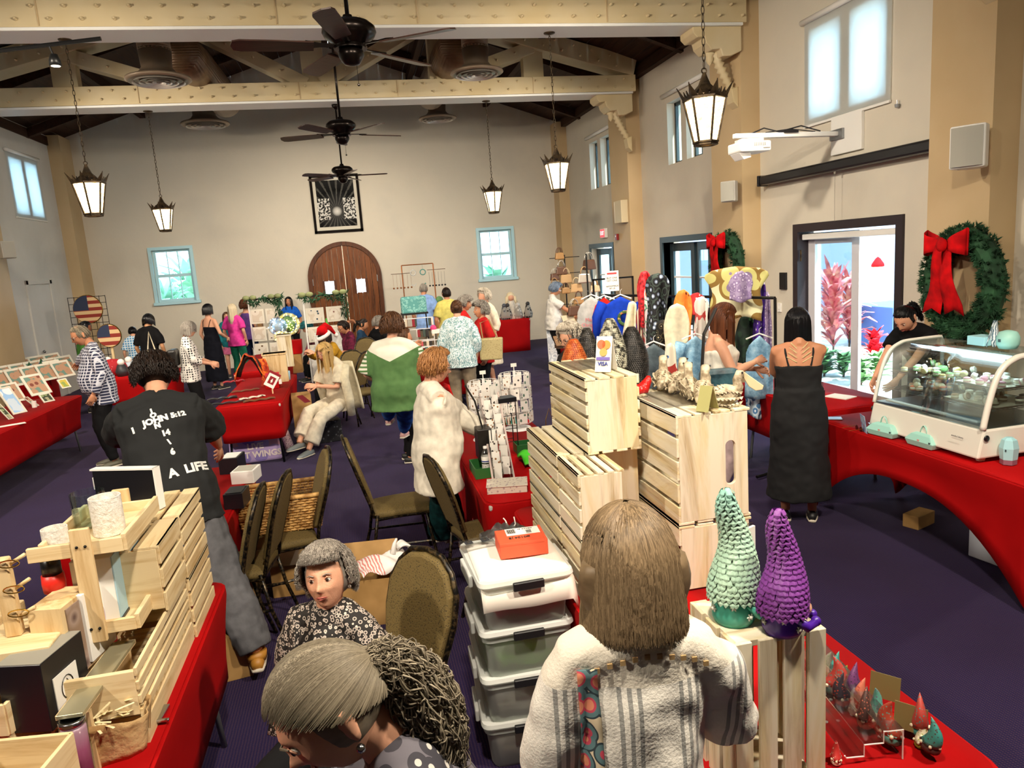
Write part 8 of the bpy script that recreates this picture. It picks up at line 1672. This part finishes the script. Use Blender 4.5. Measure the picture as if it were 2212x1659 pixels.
rag=M0('green_raglan','#4c7c3c',.9,fn=lambda t_: (lambda s_: t_.col(t_.mix(t_.math('MAXIMUM',t_.math('GREATER_THAN',t_.math('SUBTRACT',s_[2],t_.math('MULTIPLY',t_.math('ABSOLUTE',s_[0]),.45)),1.27),t_.math('MULTIPLY',t_.math('GREATER_THAN',t_.math('ABSOLUTE',s_[0]),.255),t_.math('GREATER_THAN',t_.wave(t_.coord(rot=(0,0,0)),8,0,'Z'),.45))),t_.ramp(t_.noise(t_.coord(),9,3),[(.3,'#446a38'),(.7,'#567c46')]),'#dcd8c8')))(t_.sep(t_.coord())))
who('heavy-set woman in a green and white raglan shirt and blue jeans, from behind',845,675,72,1.70,.08,.15,b=1.42,belly=.7,hair='fluffy',hcol='brown',top=A(rag,.48,wide=.02,z0=-.16),bottom=dict(mat=c_denim,len=.92),shoes='#d8a8a0',lf=('g',842,958,.03),rf=('g',872,985,0),rh=(.30,.42,.98),lh=(-.22,.25,1.02))
who('woman reaching a bare arm across the craft table behind the green shirt',872,706,5,1.50,.1,.1,hcol='brown',skin='tan',top=A(c_red,.3),bottom=dict(mat=c_black),rh=('y',948,712,9.2),lh=('y',945,716,9.35))
who('man in a pale blue shirt facing the copper ladder shelf',914,612,78,1.76,.05,.2,hair='crop',hcol='grey',skin='tan',top=A(cloth('pale_blue_shirt','#88a8dc')),bottom=dict(mat=c_khaki),b=1.15);who('dark-haired person in a yellow shirt from behind',963,620,95,1.70,hair='crop',hcol='dark',skin='tan',b=1.2,top=A(cloth('butter_yellow','#d8cc70')),bottom=dict(mat=patm('blue_floral','#4c68a8',[(0,'#c8d4ec'),(.25,'#3c58a0')],20)))
pt=who('woman in a pale blue and white patterned top and khaki trousers, from behind',985,647,78,1.66,.03,.05,b=1.22,belly=.2,hair='bun',hcol='brown',top=A(M0('aqua_brush_print','#b4ccd0',.9,fn=lambda t_: t_.col(t_.ramp(t_.noise(t_.coord((1,1,.5)),42,3,.7,2.0),[(.40,'#6c9498'),(.5,'#dce6e6')],'CONSTANT'))),.8,z0=-.14),bottom=dict(mat=c_khaki),shoes='#c8c0b0')
t=thing('woven_bag','pale gold woven shoulder bag behind the arm of the patterned top','handbag',pt['t'].location+V(.42,-.02,1.12),R(-15));MB().box((0,0,-.14),(.30,.09,.30),taper=1.15).build('bag',cardm('gold_weave','#b0a070','#8c7c50',60),t,bevel=.02);MB().tube([(-.1,0,0),(-.12,0,.22),(.0,0,.26),(.1,0,0)],.010,6).build('strap',M0('tan_leather','#a07848',.5),t)
who('grey curly-haired woman in red facing right, behind the patterned top',1006,637,345,1.60,0,.2,hair='curly',hcol='grey',skin='tan',top=A(c_red),bottom=dict(mat=c_khaki),det=1);who('smiling grey-haired woman in a red top with a thin black strap',1036,648,195,1.58,hair='curly',hcol='grey',skin='tan',top=A(c_red),bottom=dict(mat=c_black),det=1)
who('tall white-haired woman in a cream tunic and skirt',1042,622,205,1.68,0,.15,hair='fluffy',hcol='white',top=A(c_cream,.75,z0=-.25),bottom=dict(mat=c_cream,kind='skirt',hem=.45,w=.26));who('woman with blue-grey hair in a white T-shirt and black trousers at the handbags',1205,610,345,1.64,.05,.45,b=1.2,belly=.4,hair='fluffy',hcol='bluegrey',skin='tan',glasses=wirew,top=A(cloth('white_tee','#d8d4cc')),bottom=dict(mat=c_black),rh=(.1,.45,1.0),det=1)
who('white-haired woman in black glasses behind the crates, looking down left',1222,697,205,1.60,.1,.35,hair='fluffy',hcol='white',skin='fair',top=A(c_black,.95),bottom=dict(mat=c_black),glasses=black_m,rh=('y',1180,872,4.55),det=1)
# seated woman in cream with a phone and a draped cardigan
bl=who('seated woman with long golden hair in cream reading her phone',692,741,222,1.70,.10,.5,sit=.55,b=.95,hair=dict(HS['long'],n=520,part=1,len=.40,hairline=.5),hcol='blonde',top=A(cloth('cream_blouse','#d0c6ae'),.42,wide=.015),bottom=dict(mat=c_cream,flare=.045,len=.80),shoes='#7c8484',glasses=M0('clear_pink_frames','#d8b0a8',.3),det=1,lh=(-.05,.36,.80),rh=(.08,.34,.78),lf=('g',668,985,.0),rf=('g',648,970,.08))
q=bl['sp'];MB().sheet(lambda u,v: q((-.20+.40*u)*(1+.10*v),-.15-.02*math.sin(9*u)-.05*v,.47-.62*v),12,8,.02).tube([q(-.20,-.05,.45),q(-.25,.05,.30),q(-.24,.02,.05),q(-.22,.0,-.18)],[.05,.06,.055,.05],10).tube([q(.20,-.05,.45),q(.25,.05,.30),q(.25,.02,.05),q(.23,.0,-.12)],[.05,.06,.055,.05],10).build('draped_cardigan',cloth('oat_knit','#d6ccb0'),bl['t'],smooth=True)
t=thing('phone','dark red phone held by the seated woman in cream','phone',G(656,862,.84));MB().box((0,0,0),(.075,.15,.009)).build('case',M0('phone_red','#6c2028',.3),t,bevel=.003);t.rotation_euler=(R(25),0,R(40))
t=thing('black_case','black patterned case on the carpet under the seated woman in cream','case',G(700,960,0)+V(.05,.2,0),R(10));MB().box((0,0,.14),(.34,.26,.28)).build('case',cardm('damask_black','#16161a','#5c5c60',24),t,bevel=.01)
# woman in the white cardigan
wc=who('copper-haired woman in a white cardigan, side on at the earring table',945,752,12,1.60,.04,.22,b=1.18,belly=.55,bust=.6,hair=dict(HS['fluffy'],vol=.016,len=.07,n=480),hcol='strawb',skin='fair',top=A(cloth('white_cardigan','#e4dccb'),.97,off=.018,z0=-.24,wide=.012),bottom=dict(mat=teal_d,flare=.05),shoes='#a8845c',glasses=chrome_m,det=2,rh=('y',1003,895,5.28),lh=(-.05,.42,.95),lf=('g',985,1185,0),rf=('g',955,1192,0))
q=wc['sp'];MB().sheet(lambda u,v: q(-.055+.11*u,.10+.10*v-.05*v*v,.50-.26*v),5,8,.01).build('red_top_front',c_red,wc['t'],smooth=True);MB().tube([q(.06,-.05,.50),q(.075,.05,.49),q(.07,.14,.36),q(.02,.175,.10)],.006,6).tube([q(-.06,-.05,.50),q(-.075,.05,.49),q(-.07,.14,.36),q(-.02,.175,.10)],.006,6).build('lanyard',M0('maroon_cord','#5c1020',.6),wc['t'])
t=thing('black_handbag','small black bag at the hip of the woman in the white cardigan','handbag',wc['t'].location+V(.34,.02,.93));MB().box((0,0,0),(.10,.16,.22)).tube([(0,0,.1),(-.04,0,.3),(-.1,0,.42)],.008,5).build('bag',blk,t,bevel=.02)
# red-haired shopper and the woman in the black dress
rh_=who('woman with long auburn hair in a white tank top with a teal leather bag',1570,652,340,1.68,0,.35,b=1.15,bust=.7,belly=.2,hair=dict(HS['long'],n=520,len=.50),hcol='auburn',top=A(cloth('ivory_tank','#e0dccf'),0,tank=1,z1=.40),bottom=dict(mat=cloth('blush_trousers','#b8a0a0')),shoes='#a07850',det=1,rh=(.08,.30,1.18),lh=(-.02,.32,1.10))
p=AY(1553,830,rh_['t'].location.y-.25);t=thing('leather_bag','large teal leather shoulder bag of the auburn-haired woman','handbag',p,R(-10));MB().box((0,0,0),(.34,.13,.26),taper=.92).build('bag',M0('teal_leather','#2c4c58',.4,fn=lambda t_: (t_.col(t_.ramp(t_.noise(t_.coord(),8,4),[(.35,'#1c343e'),(.65,'#46707c')])),t_.bump(t_.noise(t_.coord(),9,3),.5,.02))),t,bevel=.035);MB().tube([(-.14,0,.12),(-.10,.05,.42),(.02,.10,.62)],.014,6).build('strap',blk,t)
bd=who('woman with long black hair in a black slip dress, from behind',1722,662,62,1.66,.02,.35,b=1.12,hair=dict(HS['long'],n=560,len=.40,r=.005),hcol='black',skin='tan',dress=dict(mat=M0('black_rayon','#0b0b0d',.85),hem=.20,w=.25,z1=.34),shoes='#141416',det=1,lh=(-.02,.34,1.02),rh=(.06,.36,.98),lpole=(-1,-.3,.1),rpole=(1,-.3,.0))
for sg in (-1,1):
    for k in range(4): z0=.36+.035*k;MB().tube([bd['sp'](sg*.02,-.115,z0),bd['sp'](sg*(.09-.01*k),-.09,z0+.04)],.003,4).build('tied_strap',M0('yellow_check','#d8cc94',.8),bd['t'])
who('vendor with a black ponytail bending over the macaron case',1945,668,197,1.66,.55,.45,hair='pony',hcol='black',skin='fair',top=A(c_black,.30),bottom=dict(mat=c_black),lh=(-.12,.72,.92),rh=(.10,.62,.95),det=1)
who('seller reaching a bare arm over the prints from the left edge',-48,700,352,1.62,.25,.2,hair='bob',hcol='grey',skin='tan',top=A(cloth('blush_shirt','#d0b8b0'),.5),bottom=dict(mat=c_black),rh=('g',62,846,.98),lh=('g',55,838,.98))
# man in the black T-shirt
def decal(P,shirt,txt,size,x,z,rot,mat,bold=.002):
    me=text_mesh(txt,size,0,bold);o=P['sp'](x,-.4,z);up=(P['sp'](x,-.4,z+.1)-o).normalized();X_=V(1,0,0);n=X_.cross(up);Mx=FR(o,X_*math.cos(rot)+up*math.sin(rot),up*math.cos(rot)-X_*math.sin(rot))
    if 'bvh' not in P: dg=bpy.context.evaluated_depsgraph_get();P['bvh']=BVHTree.FromObject(shirt,dg)
    bm=bmesh.new();bm.from_mesh(me);bmesh.ops.triangulate(bm,faces=bm.faces);bmesh.ops.subdivide_edges(bm,edges=[e for e in bm.edges if e.calc_length()> .012],cuts=1)
    for v in bm.verts:
        p=Mx @ v.co;h=P['bvh'].ray_cast(p,-n);v.co=(h[0] if h[0] else p-n*.25)+n*.004
    bm.to_mesh(me);bm.free();me.materials.clear();me.materials.append(mat);ob=bpy.data.objects.new('shirt_lettering',me);C.objects.link(ob);ob.parent=P['t']
ts=who('man in a black T-shirt with white lettering and grey trousers, leaning forward',328,770,103,1.86,.42,.50,b=1.28,hair=dict(HS['short'],vol=.018,n=700,len=.06,curl=.006,up=1),hcol='dark',skin='fair',top=A(M0('black_tshirt','#17191a',.9,fn=lambda t_: t_.bump(t_.noise(t_.coord(),7,3),.35,.02)),.46,wide=.025,z0=-.10,fold=1.3),bottom=dict(mat=grey_t,flare=.035,fold=1.4),shoes='#b07a2c',shoe_h=.05,det=2,lh=('g',275,1030,.86),rh=('g',500,1010,.90),lf=('g',470,1500,0),rf=('g',568,1462,0))
wl=M0('white_shirt_print','#e8e8e4',.7);s0=ts['top'];r0=R(10)
for tx,sz,x,z in (('J',.040,-.035,.475),('O',.040,-.028,.445),('1',.046,-.135,.375),('JOHN',.050,-.02,.412),('5:12',.044,.095,.432),('N',.040,-.014,.378),('14',.042,.022,.33),('\\',.040,.032,.298),('6',.044,.042,.262),('GET  A  LIFE',.068,.025,.158)): decal(ts,s0,tx,sz,x,z,r0,wl,.003 if sz< .08 else .005)
# seated old woman in the leopard print jacket
ow=who('seated old woman with tousled grey hair and a leopard print jacket, looking at the camera',692,1183,238,1.58,.12,-.28,sit=.47,hyaw=R(16),hroll=R(6),b=1.05,fat=1.04,skin='old',hair=dict(n=1900,len=.095,vol=.020,r=.0020,curl=.006,bangs=1,up=1,cfreq=16,seg=14,hairline=.5),hcol='grey',top=A(leop,.95,wide=.03,z0=-.14,off=.018),bottom=dict(mat=c_black),det=2,nose=1.1,at=(-.19,2.66))
q=ow['sp']
for sg in (-1,1): MB().sheet(lambda u,v: q(sg*(.05+.05*u+.02*v),.085+.105*math.sin(1.6*v+.25)-.03*u,.515-.34*v),4,8,.014).build('jacket_lapel',leop,ow['t'],smooth=True);MB().ball((sg*.083,.0,-.045),.007,8,6).xf(ow['Mh']).build('earring',M0('pearl','#dcd4cc',.2),ow['t'],smooth=True)
MB().ball(q(.02,.185,.16),.014,6,5).build('green_brooch',M0('emerald','#2c8c3c',.3),ow['t'])
# curly grey ponytail at the bottom edge
cw_=who('woman with a long curly grey ponytail bending down at the bottom edge, side on',622,1434,190,1.64,.38,.45,hair=dict(n=2600,len=.06,vol=.008,r=.0018,seg=12,tie=dict(path=[(0,-.086,.005),(0,-.112,-.03),(0,-.112,-.09),(0,-.09,-.155),(0,-.05,-.215),(0,.01,-.28)],rad=[.02,.034,.046,.052,.048,.03],n=1700,curl=.010,seg=44)),hcol='salt',skin='fair',top=A(patm('charcoal_print','#34343a',[(0,'#c8c4bc'),(.2,'#3a3840'),(.5,'#6c6870')],26),.9),bottom=dict(mat=cloth('grey_blue_jeans','#5c6c70',.2,9)),det=2,lh=(-.10,.45,.95),rh=(.06,.50,.95));[MB().ball((k*.083,.0,-.05),.008,8,6).xf(cw_['Mh']).build('earring',chrome_m,cw_['t'],smooth=True) for k in (-1,1)]
# woman in the white striped blouse, back to the camera
def strp(t_):
    s_=t_.sep(t_.coord());f=t_.math('FRACT',t_.math('MULTIPLY',t_.math('ADD',s_[0],.5),7.6));r_=t_.ramp(f,[(0,'#e4e0d6'),(.30,'#9a9a96'),(.37,'#e8e4da'),(.45,'#9a9a96'),(.52,'#e8e4da'),(.60,'#9a9a96'),(.67,'#e4e0d6')],'CONSTANT')
    t_.col(t_.mix(t_.math('GREATER_THAN',s_[2],1.30),r_,'#e6dfcf'));t_.bump(t_.math('ADD',t_.wave(t_.coord((1,1,.25)),6,3,'X'),t_.noise(t_.coord(),150,2)),.25,.008)
wb=who('woman with an ash-brown bob in a white striped blouse, back to the camera',1352,1078,84,1.63,.0,.12,b=.90,belly=.2,hair=dict(n=2600,len=.255,vol=.026,r=.0034,seg=12,spread=1.18,curl=.0015),hcol='ash',skin='fair',top=A(M0('striped_gauze','#e4e0d6',.9,fn=strp),.72,wide=.030,z0=-.20,off=.016,fold=1.5),bottom=dict(mat=c_khaki),det=2,rh=(.14,.30,1.05),lh=(-.12,.24,.98),lpole=(-.45,-.7,-.4))
dg=bpy.context.evaluated_depsgraph_get();bv=BVHTree.FromObject(wb['top'],dg);mb=MB();YK=[]
def onb(x,z): h=bv.ray_cast(wb['sp'](x,-.5,z),V(0,1,0));return (h[0] if h[0] else wb['sp'](x,-.14,z))+V(0,-.004,0)
mb.sheet(lambda u,v: onb(-.125+.042*(u-.5)+.012*v,.455-.58*v),4,26,.004);mb.build('floral_bag_strap',patm('floral_strap','#7c8c8c',[(0,'#e08c6c'),(.32,'#c8485c'),(.42,'#5c7c80'),(.62,'#2c3c44'),(.7,'#d8c8a8')],22),wb['t'],smooth=True)
for k in range(11): p=onb(-.13+.026*k,.475-.0016*(k-5)**2);YK.append(MB().box(p,(.011,.004,.011)).build('yoke_stitch',M0('tan_embroidery','#b89868',.8),wb['t']))
